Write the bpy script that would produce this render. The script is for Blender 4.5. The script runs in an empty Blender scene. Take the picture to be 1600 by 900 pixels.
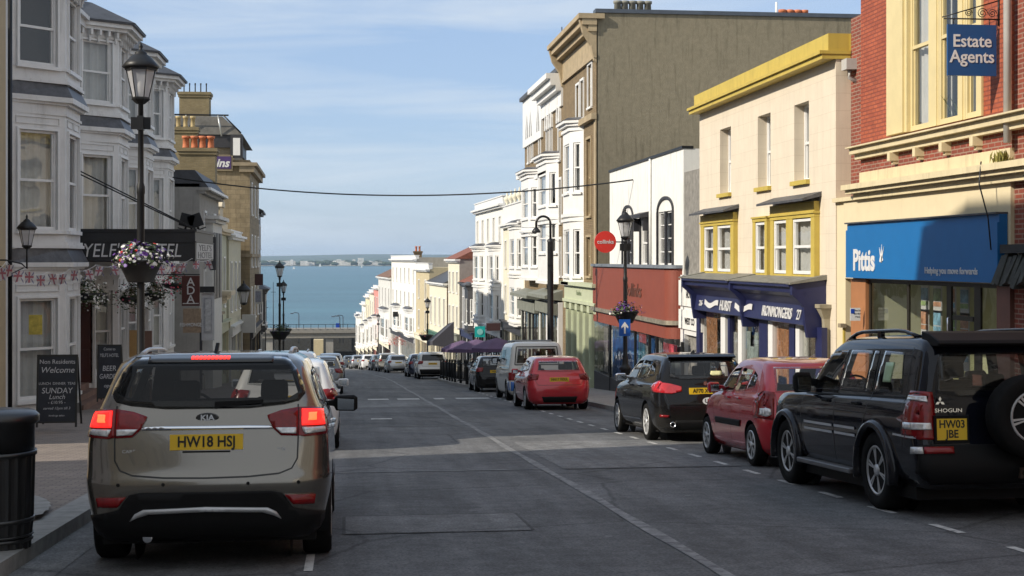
import bpy, bmesh, math, random
from math import sin, cos, pi, radians, atan, atan2, sqrt
from mathutils import Vector, Matrix
from mathutils.bvhtree import BVHTree
from mathutils.geometry import delaunay_2d_cdt
random.seed(7)
SC = bpy.context.scene
COL = SC.collection

# ---------------------------------------------------------------- camera
FPX = 2200.0; CAMH = 1.56; YAW = atan(260 / FPX); SA = sin(YAW); CA = cos(YAW)
cd = bpy.data.cameras.new('camera'); cam = bpy.data.objects.new('camera', cd); COL.objects.link(cam)
cam.location = (0, 0, CAMH); cam.rotation_euler = (pi / 2, 0, -YAW)
cd.sensor_width = 36; cd.lens = 36 * FPX / 1600; cd.shift_y = -45 / 1600
cd.clip_start = 0.1; cd.clip_end = 60000
SC.camera = cam

# ---------------------------------------------------------------- light
SUN_EL = radians(31.0); SUN_AZ = radians(251.0)      # azimuth clockwise from +Y (the sea side)
w = bpy.data.worlds.new('World'); SC.world = w; w.use_nodes = True
nt = w.node_tree; nt.nodes.clear()
def wn(t, **k):
    n = nt.nodes.new(t)
    for a, b in k.items(): setattr(n, a, b)
    return n
sky = wn('ShaderNodeTexSky', sky_type='NISHITA', sun_disc=False, sun_elevation=SUN_EL, sun_rotation=SUN_AZ,
         altitude=30, air_density=1.0, dust_density=0.6, ozone_density=2.2)
bg = wn('ShaderNodeBackground'); bg.inputs['Strength'].default_value = 0.15
out = wn('ShaderNodeOutputWorld')
tc = wn('ShaderNodeTexCoord'); mp = wn('ShaderNodeMapping'); mp.inputs['Scale'].default_value = (1.5, 1.5, 14.0)
mp.inputs['Rotation'].default_value = (0.12, 0.05, 0.5)
n1 = wn('ShaderNodeTexNoise'); n1.inputs['Scale'].default_value = 2.2; n1.inputs['Detail'].default_value = 8; n1.inputs['Roughness'].default_value = 0.55
n1.inputs['Distortion'].default_value = 0.6
rp = wn('ShaderNodeValToRGB'); rp.color_ramp.elements[0].position = 0.40; rp.color_ramp.elements[0].color = (0.05,)*3+(1,); rp.color_ramp.elements[1].position = 0.62; rp.color_ramp.elements[1].color = (0.8,)*3+(1,)
mx = wn('ShaderNodeMixRGB'); mx.inputs['Color2'].default_value = (4.1, 4.6, 5.15, 1)
L = nt.links.new
L(tc.outputs['Generated'], mp.inputs['Vector']); L(mp.outputs['Vector'], n1.inputs['Vector']); L(n1.outputs['Fac'], rp.inputs['Fac'])
# the cirrus is thicker to the left (north-west) and clears to the right (north-east)
sep = wn('ShaderNodeSeparateXYZ'); L(tc.outputs['Generated'], sep.inputs[0])
mr = wn('ShaderNodeMapRange'); mr.inputs['From Min'].default_value = 0.42; mr.inputs['From Max'].default_value = 0.12
mr.inputs['To Min'].default_value = 0.25; mr.inputs['To Max'].default_value = 0.9
L(sep.outputs['X'], mr.inputs['Value'])
mm = wn('ShaderNodeMath', operation='MULTIPLY'); L(rp.outputs['Color'], mm.inputs[0]); L(mr.outputs['Result'], mm.inputs[1])
# unseen white cloud added overhead and to the south to neutralise the blue fill
mr2 = wn('ShaderNodeMapRange'); mr2.inputs['From Min'].default_value = 0.35; mr2.inputs['From Max'].default_value = -0.25; mr2.inputs['To Min'].default_value = 0.; mr2.inputs['To Max'].default_value = 0.85
L(sep.outputs['Y'], mr2.inputs['Value']); pass
blu = wn('ShaderNodeMixRGB', blend_type='MULTIPLY'); blu.inputs['Fac'].default_value = 1.; blu.inputs['Color2'].default_value = (.90, .92, 1.06, 1); L(sky.outputs['Color'], blu.inputs['Color1'])
air = wn('ShaderNodeMixRGB'); air.inputs['Fac'].default_value = .6; air.inputs['Color2'].default_value = (2.15, 2.95, 4.15, 1); L(blu.outputs['Color'], air.inputs['Color1'])
L(mm.outputs[0], mx.inputs['Fac']); L(air.outputs['Color'], mx.inputs['Color1'])
m3 = wn('ShaderNodeMixRGB'); m3.inputs['Color2'].default_value = (4.3, 4.55, 4.85, 1); L(mr2.outputs['Result'], m3.inputs['Fac']); L(mx.outputs['Color'], m3.inputs['Color1'])
L(m3.outputs['Color'], bg.inputs['Color']); L(bg.outputs[0], out.inputs['Surface'])
sd = bpy.data.lights.new('sun', 'SUN'); sd.energy = 4.6; sd.angle = radians(0.55); sd.color = (1.0, 0.905, 0.76)
so = bpy.data.objects.new('sun', sd); COL.objects.link(so)
sv = Vector((sin(SUN_AZ) * cos(SUN_EL), cos(SUN_AZ) * cos(SUN_EL), sin(SUN_EL)))
so.rotation_euler = sv.to_track_quat('Z', 'Y').to_euler()
SC.view_settings.view_transform = 'Standard'; SC.view_settings.look = 'None'
SC.view_settings.exposure = 0.20; SC.view_settings.gamma = 1.0
SC.cycles.max_bounces = 7; SC.cycles.diffuse_bounces = 3; SC.cycles.glossy_bounces = 4; SC.cycles.transparent_max_bounces = 12
SC.cycles.volume_bounces = 0; SC.cycles.caustics_reflective = False; SC.cycles.caustics_refractive = False
try: SC.cycles.use_denoising = True
except Exception: pass

# ---------------------------------------------------------------- the lie of the land
SL = 147 / FPX
def gz(y):                                            # road surface height
    if y < 150: return -SL * y
    z = -SL * 150 - 0.078 * (y - 150)
    return max(z, -24.2)
def sh(y):                                            # the street bends left on its way down
    if y < 78: return 0.0
    if y < 122: return -(y - 78) ** 2 * 0.073 / 88
    return -1.606 - 0.073 * (y - 122)
KL, KR, FR, FL = -2.39, 7.0, 10.0, -7.7              # left kerb, right kerb, right fronts, left fronts
def y_at(px, X):                                      # distance along the street of a point at lateral X seen at column px
    t = (px - 800) / FPX
    y = X * (CA - t * SA) / (SA + t * CA)
    for _ in range(12):
        y = 0.5 * y + 0.5 * (X + sh(y)) * (CA - t * SA) / (SA + t * CA)
    return y
def dep(X, Y): return X * SA + Y * CA
def z_at(py, D): return CAMH + (405 - py) * D / FPX
def x_at(px, Y):
    t = (px - 800) / FPX
    return Y * (SA + t * CA) / (CA - t * SA)

# ---------------------------------------------------------------- materials
MATS = {}
def newmat(name):
    m = bpy.data.materials.new(name); m.use_nodes = True
    return m, m.node_tree, m.node_tree.nodes['Principled BSDF']
def hexc(r, g, b): return ((r/255)**2.2, (g/255)**2.2, (b/255)**2.2)
def nd(nt, t, ins=None, **k):
    n = nt.nodes.new(t)
    for a, b in k.items(): setattr(n, a, b)
    for a, b in (ins or {}).items(): n.inputs[a].default_value = b
    return n
def M(name, col=(.5, .5, .5), rough=.7, metal=0., var=.12, scale=2.5, bump=0., bscale=60., stain=0., coat=0., spec=None, streak=True):
    if name in MATS: return MATS[name]
    m, t, p = newmat(name)
    p.inputs['Roughness'].default_value = rough; p.inputs['Metallic'].default_value = metal
    if coat: p.inputs['Coat Weight'].default_value = coat; p.inputs['Coat Roughness'].default_value = .04
    if spec is not None: p.inputs['Specular IOR Level'].default_value = spec
    tcn = nd(t, 'ShaderNodeTexCoord')
    if var > 0:
        n = nd(t, 'ShaderNodeTexNoise', {'Scale': scale, 'Detail': 6., 'Roughness': .65})
        t.links.new(tcn.outputs['Object'], n.inputs['Vector'])
        r = nd(t, 'ShaderNodeMapRange', {'From Min': .3, 'From Max': .7, 'To Min': 1 - var, 'To Max': 1 + var})
        t.links.new(n.outputs['Fac'], r.inputs['Value'])
        c = nd(t, 'ShaderNodeVectorMath', operation='SCALE'); c.inputs[0].default_value = col
        t.links.new(r.outputs['Result'], c.inputs['Scale'])
        last = c.outputs[0]
        if stain > 0:
            mpn = nd(t, 'ShaderNodeMapping'); mpn.inputs['Scale'].default_value = (3.2, 3.2, .35)
            t.links.new(tcn.outputs['Object'], mpn.inputs['Vector'])
            n2 = nd(t, 'ShaderNodeTexNoise', {'Scale': 1.6, 'Detail': 7., 'Roughness': .7})
            t.links.new(mpn.outputs[0], n2.inputs['Vector'])
            r2 = nd(t, 'ShaderNodeMapRange', {'From Min': .52, 'From Max': .78, 'To Min': 0., 'To Max': stain})
            t.links.new(n2.outputs['Fac'], r2.inputs['Value'])
            mxn = nd(t, 'ShaderNodeMixRGB'); mxn.inputs['Color2'].default_value = (col[0]*.22+.01, col[1]*.21+.01, col[2]*.19+.008, 1)
            t.links.new(last, mxn.inputs['Color1']); t.links.new(r2.outputs['Result'], mxn.inputs['Fac'])
            last = mxn.outputs[0]
        t.links.new(last, p.inputs['Base Color'])
    else:
        p.inputs['Base Color'].default_value = (*col, 1)
    if bump:
        nb = nd(t, 'ShaderNodeTexNoise', {'Scale': bscale, 'Detail': 4.})
        t.links.new(tcn.outputs['Object'], nb.inputs['Vector'])
        b = nd(t, 'ShaderNodeBump', {'Strength': bump, 'Distance': .02})
        t.links.new(nb.outputs['Fac'], b.inputs['Height']); t.links.new(b.outputs[0], p.inputs['Normal'])
    MATS[name] = m
    return m
def BRICK(name, c1, c2, mortar, bw=.225, bh=.075, ms=.012, rough=.85, var=.25, bump=.5, flat=False, stain=0.):
    if name in MATS: return MATS[name]
    m, t, p = newmat(name); p.inputs['Roughness'].default_value = rough
    tcn = nd(t, 'ShaderNodeTexCoord'); s = nd(t, 'ShaderNodeSeparateXYZ'); t.links.new(tcn.outputs['Object'], s.inputs[0])
    cb = nd(t, 'ShaderNodeCombineXYZ')
    if flat:
        t.links.new(s.outputs['X'], cb.inputs['X']); t.links.new(s.outputs['Y'], cb.inputs['Y'])
    else:
        a = nd(t, 'ShaderNodeMath', operation='ADD'); t.links.new(s.outputs['X'], a.inputs[0]); t.links.new(s.outputs['Y'], a.inputs[1])
        t.links.new(a.outputs[0], cb.inputs['X']); t.links.new(s.outputs['Z'], cb.inputs['Y'])
    b = nd(t, 'ShaderNodeTexBrick', {'Scale': 1., 'Mortar Size': ms, 'Brick Width': bw, 'Row Height': bh, 'Mortar Smooth': .3, 'Bias': 0.})
    b.inputs['Color1'].default_value = (*c1, 1); b.inputs['Color2'].default_value = (*c2, 1); b.inputs['Mortar'].default_value = (*mortar, 1)
    t.links.new(cb.outputs[0], b.inputs['Vector'])
    n = nd(t, 'ShaderNodeTexNoise', {'Scale': 1.3, 'Detail': 8., 'Roughness': .7}); t.links.new(tcn.outputs['Object'], n.inputs['Vector'])
    r = nd(t, 'ShaderNodeMapRange', {'From Min': .3, 'From Max': .7, 'To Min': 1 - var, 'To Max': 1 + var * .6}); t.links.new(n.outputs['Fac'], r.inputs['Value'])
    c = nd(t, 'ShaderNodeVectorMath', operation='SCALE'); t.links.new(b.outputs['Color'], c.inputs[0]); t.links.new(r.outputs['Result'], c.inputs['Scale'])
    last = c.outputs[0]
    if stain:
        mpn = nd(t, 'ShaderNodeMapping'); mpn.inputs['Scale'].default_value = (3.5, 3.5, .3); t.links.new(tcn.outputs['Object'], mpn.inputs['Vector'])
        n2 = nd(t, 'ShaderNodeTexNoise', {'Scale': 1.6, 'Detail': 8., 'Roughness': .72}); t.links.new(mpn.outputs[0], n2.inputs['Vector'])
        r2 = nd(t, 'ShaderNodeMapRange', {'From Min': .5, 'From Max': .75, 'To Min': 0., 'To Max': stain}); t.links.new(n2.outputs['Fac'], r2.inputs['Value'])
        mxn = nd(t, 'ShaderNodeMixRGB'); mxn.inputs['Color2'].default_value = (c1[0]*.35, c1[1]*.32, c1[2]*.28, 1); t.links.new(last, mxn.inputs['Color1']); t.links.new(r2.outputs['Result'], mxn.inputs['Fac']); last = mxn.outputs[0]
    t.links.new(last, p.inputs['Base Color'])
    bu = nd(t, 'ShaderNodeBump', {'Strength': bump, 'Distance': .01}, invert=True); t.links.new(b.outputs['Fac'], bu.inputs['Height']); t.links.new(bu.outputs[0], p.inputs['Normal'])
    MATS[name] = m
    return m
def GLASS(name='window_glass', tint=.75, refl=1.0, rough=.0):
    if name in MATS: return MATS[name]
    m, t, p = newmat(name); o = t.nodes['Material Output']
    tr = nd(t, 'ShaderNodeBsdfTransparent'); tr.inputs[0].default_value = (tint, tint * 1.01, tint, 1)
    gl = nd(t, 'ShaderNodeBsdfGlossy'); gl.inputs['Roughness'].default_value = rough; gl.inputs['Color'].default_value = (1, 1, 1, 1)
    ge = nd(t, 'ShaderNodeNewGeometry'); dt = nd(t, 'ShaderNodeVectorMath', operation='DOT_PRODUCT'); t.links.new(ge.outputs['Incoming'], dt.inputs[0]); t.links.new(ge.outputs['Normal'], dt.inputs[1])
    ab = nd(t, 'ShaderNodeMath', operation='ABSOLUTE'); t.links.new(dt.outputs['Value'], ab.inputs[0]); om = nd(t, 'ShaderNodeMath', operation='SUBTRACT'); om.inputs[0].default_value = 1.; t.links.new(ab.outputs[0], om.inputs[1])
    pw = nd(t, 'ShaderNodeMath', operation='POWER'); pw.inputs[1].default_value = 4.5; t.links.new(om.outputs[0], pw.inputs[0]); r = nd(t, 'ShaderNodeMapRange', {'From Min': 0., 'From Max': 1., 'To Min': .07 * refl, 'To Max': .9})
    t.links.new(pw.outputs[0], r.inputs['Value'])
    tcn = nd(t, 'ShaderNodeTexCoord'); n = nd(t, 'ShaderNodeTexNoise', {'Scale': 1.2}); t.links.new(tcn.outputs['Object'], n.inputs['Vector'])
    b = nd(t, 'ShaderNodeBump', {'Strength': .06, 'Distance': .1}); t.links.new(n.outputs['Fac'], b.inputs['Height']); t.links.new(b.outputs[0], gl.inputs['Normal'])
    x = nd(t, 'ShaderNodeMixShader'); t.links.new(r.outputs['Result'], x.inputs[0]); t.links.new(tr.outputs[0], x.inputs[1]); t.links.new(gl.outputs[0], x.inputs[2])
    t.links.new(x.outputs[0], o.inputs['Surface'])
    MATS[name] = m
    return m
def EMIT(name, col, s, base=None):
    if name in MATS: return MATS[name]
    m, t, p = newmat(name); p.inputs['Base Color'].default_value = (*(base or col), 1)
    p.inputs['Emission Color'].default_value = (*col, 1); p.inputs['Emission Strength'].default_value = s; p.inputs['Roughness'].default_value = .2
    MATS[name] = m
    return m

# ---------------------------------------------------------------- mesh building
ORG = {}
class MB:
    def __init__(s, f=None): s.V = []; s.F = []; s.m = []; s.f = f; s.sm = []
    def v(s, p):
        s.V.append(tuple(s.f(*p)) if s.f else tuple(p)); return len(s.V) - 1
    def face(s, ids, m=0, sm=False): s.F.append(ids); s.m.append(m); s.sm.append(sm)
    def poly(s, pts, m=0): s.face([s.v(p) for p in pts], m)
    def box(s, a0, a1, b0, b1, c0, c1, m=0):
        i = [s.v(p) for p in ((a0,b0,c0),(a1,b0,c0),(a1,b1,c0),(a0,b1,c0),(a0,b0,c1),(a1,b0,c1),(a1,b1,c1),(a0,b1,c1))]
        for q in ((0,3,2,1),(4,5,6,7),(0,1,5,4),(1,2,6,5),(2,3,7,6),(3,0,4,7)): s.face([i[k] for k in q], m)
    def prism(s, bot, off, m=0):                      # polygon swept by a vector
        n = len(bot); a = [s.v(p) for p in bot]; b = [s.v((p[0]+off[0], p[1]+off[1], p[2]+off[2])) for p in bot]
        s.face(a[::-1], m); s.face(b, m)
        for i in range(n): s.face([a[i], a[(i+1) % n], b[(i+1) % n], b[i]], m)
    def loft(s, rings, m=0, cap=True, sm=False, closed=True):
        ids = [[s.v(p) for p in r] for r in rings]; n = len(ids[0])
        for a, b in zip(ids, ids[1:]):
            for i in range(n if closed else n - 1): s.face([a[i], a[(i+1) % n], b[(i+1) % n], b[i]], m, sm)
        if cap: s.face(ids[0][::-1], m); s.face(ids[-1], m)
    def lathe(s, c, prof, seg=16, m=0, sm=True, axis='z'):
        if axis == 'y' and prof[0][0] < .01 and len(prof) <= 5: sm = False
        rings = []
        for r, h in prof:
            ring = []
            for k in range(seg):
                a = 2 * pi * k / seg
                if axis == 'z': ring.append((c[0] + r*cos(a), c[1] + r*sin(a), c[2] + h))
                elif axis == 'x': ring.append((c[0] + h, c[1] + r*cos(a), c[2] + r*sin(a)))
                else: ring.append((c[0] + r*sin(a), c[1] + h, c[2] + r*cos(a)))
            rings.append(ring)
        s.loft(rings, m, True, sm)
    def tube(s, path, r, seg=8, m=0):
        P = [Vector(p) for p in path]; rings = []
        for i, p in enumerate(P):
            d = (P[min(i+1, len(P)-1)] - P[max(i-1, 0)]).normalized()
            up = Vector((0, 0, 1)) if abs(d.z) < .9 else Vector((0, 1, 0))
            a = d.cross(up).normalized(); b = d.cross(a)
            rr = r[i] if isinstance(r, (list, tuple)) else r
            rings.append([tuple(p + a*rr*cos(2*pi*k/seg) + b*rr*sin(2*pi*k/seg)) for k in range(seg)])
        s.loft(rings, m, True, True)
    def build(s, name, mats, parent=None, bevel=0, recalc=True):
        me = bpy.data.meshes.new(name)
        o = bpy.data.objects.new(name, me); COL.objects.link(o)
        org = (0, 0, 0)
        if parent is not None:
            o.parent = parent; org = ORG.get(parent.name, (0, 0, 0)); ORG[o.name] = org
        me.from_pydata([(a-org[0], b-org[1], c-org[2]) for a, b, c in s.V], [], s.F)
        if not isinstance(mats, (list, tuple)): mats = [mats]
        for m in mats: me.materials.append(m)
        me.polygons.foreach_set('material_index', s.m); me.polygons.foreach_set('use_smooth', s.sm)
        if recalc:
            bm = bmesh.new(); bm.from_mesh(me); bmesh.ops.recalc_face_normals(bm, faces=bm.faces)
            if bevel: bmesh.ops.bevel(bm, geom=bm.edges[:], offset=bevel, segments=1, affect='EDGES')
            bm.to_mesh(me); bm.free()
        return o
def tag(o, label=None, cat=None, group=None, kind=None):
    if label: o['label'] = label
    if cat: o['category'] = cat
    if group: o['group'] = group
    if kind: o['kind'] = kind
    return o
def thing(name, label, cat, loc, group=None, rot=(0, 0, 0), local=False):
    o = bpy.data.objects.new(name, None); COL.objects.link(o); o.location = loc; o.rotation_euler = rot; o.empty_display_size = .3
    ORG[o.name] = (0, 0, 0) if local else tuple(loc)
    return tag(o, label, cat, group)
def single(mb, name, mats, label, cat, loc, group=None, **k): # a thing that is one mesh, its origin at its base
    mb.V = [(a-loc[0], b-loc[1], c-loc[2]) for a, b, c in mb.V]
    o = mb.build(name, mats, **k); o.location = loc
    return tag(o, label, cat, group)
def copy_tree(o, parent=None):
    c = o.copy(); COL.objects.link(c)
    if parent is not None: c.parent = parent
    for ch in list(o.children): copy_tree(ch, c)
    return c
_tc = {}
def text(s, size, wall_f, name, mat, parent, ext=.004, bold=0., sx=1., shear=0., align='CENTER', spacing=1.):
    """lettering as a mesh; wall_f maps (across, up, out) to a point"""
    key = (s, bold, shear, align, spacing)
    if key not in _tc:
        cu = bpy.data.curves.new('t', 'FONT'); cu.body = s; cu.size = 1; cu.offset = bold; cu.shear = shear
        cu.align_x = align; cu.align_y = 'CENTER'; cu.extrude = .5; cu.resolution_u = 3; cu.space_character = spacing
        ob = bpy.data.objects.new('t', cu); COL.objects.link(ob)
        dg = bpy.context.evaluated_depsgraph_get(); me = bpy.data.meshes.new_from_object(ob.evaluated_get(dg))
        _tc[key] = ([tuple(v.co) for v in me.vertices], [tuple(p.vertices) for p in me.polygons])
        bpy.data.objects.remove(ob); bpy.data.curves.remove(cu); bpy.data.meshes.remove(me)
    V, F_ = _tc[key]; mb = MB()
    for x, y, z in V: mb.V.append(tuple(wall_f(x * size * sx, y * size, (z + .5) * ext)))
    for f in F_: mb.face(list(f))
    return mb.build(name, mat, parent)

class Wall:                                           # a vertical plane: u along, d outwards, z up
    def __init__(s, x0, y0, dx, dy, nx, ny):
        l = sqrt(dx*dx+dy*dy); s.x0, s.y0, s.dx, s.dy = x0, y0, dx/l, dy/l
        l = sqrt(nx*nx+ny*ny); s.nx, s.ny = nx/l, ny/l
    def f(s, u, d, z): return (s.x0 + s.dx*u + s.nx*d, s.y0 + s.dy*u + s.ny*d, z)
    def mb(s): return MB(s.f)
def seg_wall(p, q, inside):                           # wall from p to q whose outside faces away from a point
    dx, dy = q[0]-p[0], q[1]-p[1]; nx, ny = dy, -dx
    if (inside[0]-p[0])*nx + (inside[1]-p[1])*ny > 0: nx, ny = -nx, -ny
    w_ = Wall(p[0], p[1], dx, dy, nx, ny); w_.len = sqrt(dx*dx+dy*dy); return w_
def panel(mb, w_, u0, u1, z0, z1, ops, reveal=.16, niche=.5, mw=0, mr_=1, mrev=None):
    us = sorted({u0, u1, *[o[0] for o in ops], *[o[1] for o in ops]}); zs = sorted({z0, z1, *[o[2] for o in ops], *[o[3] for o in ops]})
    us = [u for u in us if u0 <= u <= u1]; zs = [z for z in zs if z0 <= z <= z1]
    f = mb.f; mb.f = w_.f
    for a, b in zip(us, us[1:]):
        for c, d in zip(zs, zs[1:]):
            um, zm = (a+b)/2, (c+d)/2
            if any(o[0] < um < o[1] and o[2] < zm < o[3] for o in ops): continue
            mb.poly([(a,0,c),(b,0,c),(b,0,d),(a,0,d)], mw)
    for o in ops:
        a, b, c, d = o[:4]; q = mw if mrev is None else mrev
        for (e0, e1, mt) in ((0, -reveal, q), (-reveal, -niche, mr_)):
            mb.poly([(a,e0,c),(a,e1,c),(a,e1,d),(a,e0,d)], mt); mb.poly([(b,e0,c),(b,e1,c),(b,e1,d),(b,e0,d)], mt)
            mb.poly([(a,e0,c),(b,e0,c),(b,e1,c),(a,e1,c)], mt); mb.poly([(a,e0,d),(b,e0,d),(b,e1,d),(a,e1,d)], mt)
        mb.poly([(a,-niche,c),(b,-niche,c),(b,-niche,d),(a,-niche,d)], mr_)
    mb.f = f
def WOB(x, y): return .012 * sin(x * 31) + .02 * sin(x * 17 + y)
def window(root, w_, o, rec=.10, fw=.06, style='sash', frame=None, curtain='net', sill=True, sillmat=None, cols=1, name='window', arch=False, casing=None):
    u0, u1, z0, z1 = o[:4]; frame = frame or M('white_paint'); mb = w_.mb()
    e = -rec
    g = .003
    a, b, c, d = u0 + g, u1 - g, z0 + g, z1 - g
    mb.box(a, a+fw, e-.05, e+.03, c, d); mb.box(b-fw, b, e-.05, e+.03, c, d)
    mb.box(a+fw, b-fw, e-.05, e+.028, d-fw, d); mb.box(a+fw, b-fw, e-.05, e+.028, c, c+fw*1.3)
    if style == 'sash':
        zm = (z0+z1)/2; mb.box(a+fw, b-fw, e-.06, e+.02, zm-.03, zm+.03)
        mb.box(a+fw, a+fw+.035, e-.055, e+.008, zm+.03, d-fw); mb.box(b-fw-.035, b-fw, e-.055, e+.008, zm+.03, d-fw)
        mb.box(a+fw, a+fw+.035, e-.07, e-.015, c+fw*1.3, zm-.03); mb.box(b-fw-.035, b-fw, e-.07, e-.015, c+fw*1.3, zm-.03)
    elif style == 'grid':
        for k in (1, 2, 3): zz = c + (d-c)*k/4; mb.box(a+fw, b-fw, e-.04, e+.012, zz-.015, zz+.015)
    for k in range(1, cols):
        uu = a + (b-a)*k/cols; mb.box(uu-.014, uu+.014, e-.045, e+.015, c+fw, d-fw)
    if casing:
        mb.box(u0-casing, u0-.002, -.02, .05, z0-.02, z1+casing); mb.box(u1+.002, u1+casing, -.02, .05, z0-.02, z1+casing); mb.box(u0-.002, u1+.002, -.02, .048, z1+.002, z1+casing)
    wo = mb.build(name, frame, root)
    mb = w_.mb(); mb.poly([(a+fw*.6,e-.02,c+fw*.6),(b-fw*.6,e-.02,c+fw*.6),(b-fw*.6,e-.02,d-fw*.6),(a+fw*.6,e-.02,d-fw*.6)])
    mb.build('pane', GLASS(), wo)
    if curtain:
        mb = w_.mb(); 
        if curtain == 'net': spans = [(a, b, z0, z1)]
        elif curtain == 'half': spans = [(a, b, z0, z0+(z1-z0)*.55)]
        elif curtain == 'blind': spans = [(a, b, z0+(z1-z0)*random.uniform(.3, .6), z1)]
        else: wd = (b-a)*.28; spans = [(a, a+wd, z0, z1), (b-wd, b, z0, z1)]
        for s0, s1, t0, t1 in spans:
            n = max(6, int((s1-s0)/.05)); ph = random.random()*9
            for k in range(n):
                ua, ub = s0+(s1-s0)*k/n, s0+(s1-s0)*(k+1)/n
                da = e-.15+.03*sin(k*1.3+ph)+.02*sin(k*.55+ph); db = e-.15+.03*sin((k+1)*1.3+ph)+.02*sin((k+1)*.55+ph)
                mb.poly([(ua,da,t0),(ub,db,t0),(ub,db,t1),(ua,da,t1)])
        mb.build('blind' if curtain == 'blind' else 'curtain', M('blind_cloth', (.5,.47,.38), .9) if curtain == 'blind' else M('net_curtain', (.68,.68,.66), .95, var=.07, scale=3), wo)
    if sill:
        mb = w_.mb(); mb.box(u0-.07, u1+.07, -rec*.6, .09, z0-.09, z0-.003)
        mb.build('sill', sillmat or frame, wo)
    return wo
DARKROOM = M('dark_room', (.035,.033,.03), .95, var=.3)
def shell(mb, w_, u0, u1, z0, z1, depth, m=0, mt=None, sides=(True, True)):   # sides, back and flat top behind a front panel
    f = mb.f; mb.f = w_.f; mt = m if mt is None else mt
    if sides[0]: mb.poly([(u0,0,z0),(u0,-depth,z0),(u0,-depth,z1),(u0,0,z1)], m)
    if sides[1]: mb.poly([(u1,0,z0),(u1,-depth,z0),(u1,-depth,z1),(u1,0,z1)], m)
    mb.poly([(u0,-depth,z0),(u1,-depth,z0),(u1,-depth,z1),(u0,-depth,z1)], m)
    mb.poly([(u0,0,z1),(u1,0,z1),(u1,-depth,z1),(u0,-depth,z1)], mt)
    mb.f = f
def pots(root, cx, cy, z0, n, sx, sy, h, mat, r=.13, along='x', stackmat=None):
    """chimney: stack with corbelled cap, then pots along one axis"""
    mb = MB(); mb.box(cx-sx, cx+sx, cy-sy, cy+sy, z0, z0+h); mb.box(cx-sx-.06, cx+sx+.06, cy-sy-.06, cy+sy+.06, z0+h-.28, z0+h-.14)
    mb.box(cx-sx-.11, cx+sx+.11, cy-sy-.11, cy+sy+.11, z0+h-.139, z0+h+.02)
    st = mb.build('chimney', stackmat, root)
    for k in range(n):
        t = (k+.5)/n*2-1; px_, py_ = (cx+t*(sx-.05), cy) if along == 'x' else (cx, cy+t*(sy-.05))
        mb = MB(); mb.lathe((px_, py_, z0+h+.02), [(r*1.05,0),(r*.9,.08),(r*.8,.45),(r*1.1,.47),(r*1.1,.58),(r*.75,.58),(r*.7,.3)], 10)
        mb.build('chimney_pot', mat, st)
    return st
# ---------------------------------------------------------------- base materials
M('white_paint', (.72,.72,.71), .5, var=.06, stain=.12)
def asphalt(name, base, lite=1.3, joints=True):
    m, t, p = newmat(name); p.inputs['Roughness'].default_value = .82; p.inputs['Specular IOR Level'].default_value = .35
    tcn = nd(t, 'ShaderNodeTexCoord')
    def noise(sc, mapping=None, det=5.):
        n = nd(t, 'ShaderNodeTexNoise', {'Scale': sc, 'Detail': det, 'Roughness': .65})
        if mapping:
            q = nd(t, 'ShaderNodeMapping'); q.inputs['Scale'].default_value = mapping; t.links.new(tcn.outputs['Object'], q.inputs['Vector']); t.links.new(q.outputs[0], n.inputs['Vector'])
        else: t.links.new(tcn.outputs['Object'], n.inputs['Vector'])
        return n
    def rng(n, a, b, lo, hi):
        r = nd(t, 'ShaderNodeMapRange', {'From Min': a, 'From Max': b, 'To Min': lo, 'To Max': hi}); t.links.new(n.outputs[0], r.inputs['Value']); return r
    def mul(a, b):
        q = nd(t, 'ShaderNodeMath', operation='MULTIPLY'); t.links.new(a.outputs[0], q.inputs[0]); t.links.new(b.outputs[0], q.inputs[1]); return q
    a = rng(noise(.35), .32, .68, .70, 1.26); b = rng(noise(1.1, (2.4, .10, 1)), .32, .68, .76, 1.26); c = rng(noise(45., None, 8.), .35, .65, .55, 1.5); d = rng(noise(5., None, 10.), .32, .7, .74, 1.26)
    k = mul(mul(a, b), mul(c, d))
    # fine cracks
    vo = nd(t, 'ShaderNodeTexVoronoi', {'Scale': .33}, feature='DISTANCE_TO_EDGE'); q = nd(t, 'ShaderNodeMixRGB', {'Fac': .12}); nn = noise(2.2)
    t.links.new(tcn.outputs['Object'], q.inputs[1]); t.links.new(nn.outputs['Color'], q.inputs[2]); t.links.new(q.outputs[0], vo.inputs['Vector'])
    cr = rng(vo, .0, .012, .55, 1.); k = mul(k, cr)
    # scattered pale specks and spots
    v2 = nd(t, 'ShaderNodeTexVoronoi', {'Scale': 1.1}); t.links.new(tcn.outputs['Object'], v2.inputs['Vector'])
    sp = nd(t, 'ShaderNodeMapRange', {'From Min': .05, 'From Max': .03, 'To Min': 1., 'To Max': 1.7}); t.links.new(v2.outputs['Distance'], sp.inputs['Value']); k = mul(k, sp)
    s = nd(t, 'ShaderNodeVectorMath', operation='SCALE'); s.inputs[0].default_value = base; t.links.new(k.outputs[0], s.inputs['Scale']); t.links.new(s.outputs[0], p.inputs['Base Color'])
    bu = nd(t, 'ShaderNodeBump', {'Strength': .6, 'Distance': .006}); nb = noise(170., None, 2.); t.links.new(nb.outputs[0], bu.inputs['Height']); t.links.new(bu.outputs[0], p.inputs['Normal'])
    MATS[name] = m; return m
asphalt('asphalt', (.110,.112,.115)); asphalt('asphalt_patch', (.155,.157,.158)); asphalt('asphalt_dark', (.070,.070,.070))
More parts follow.
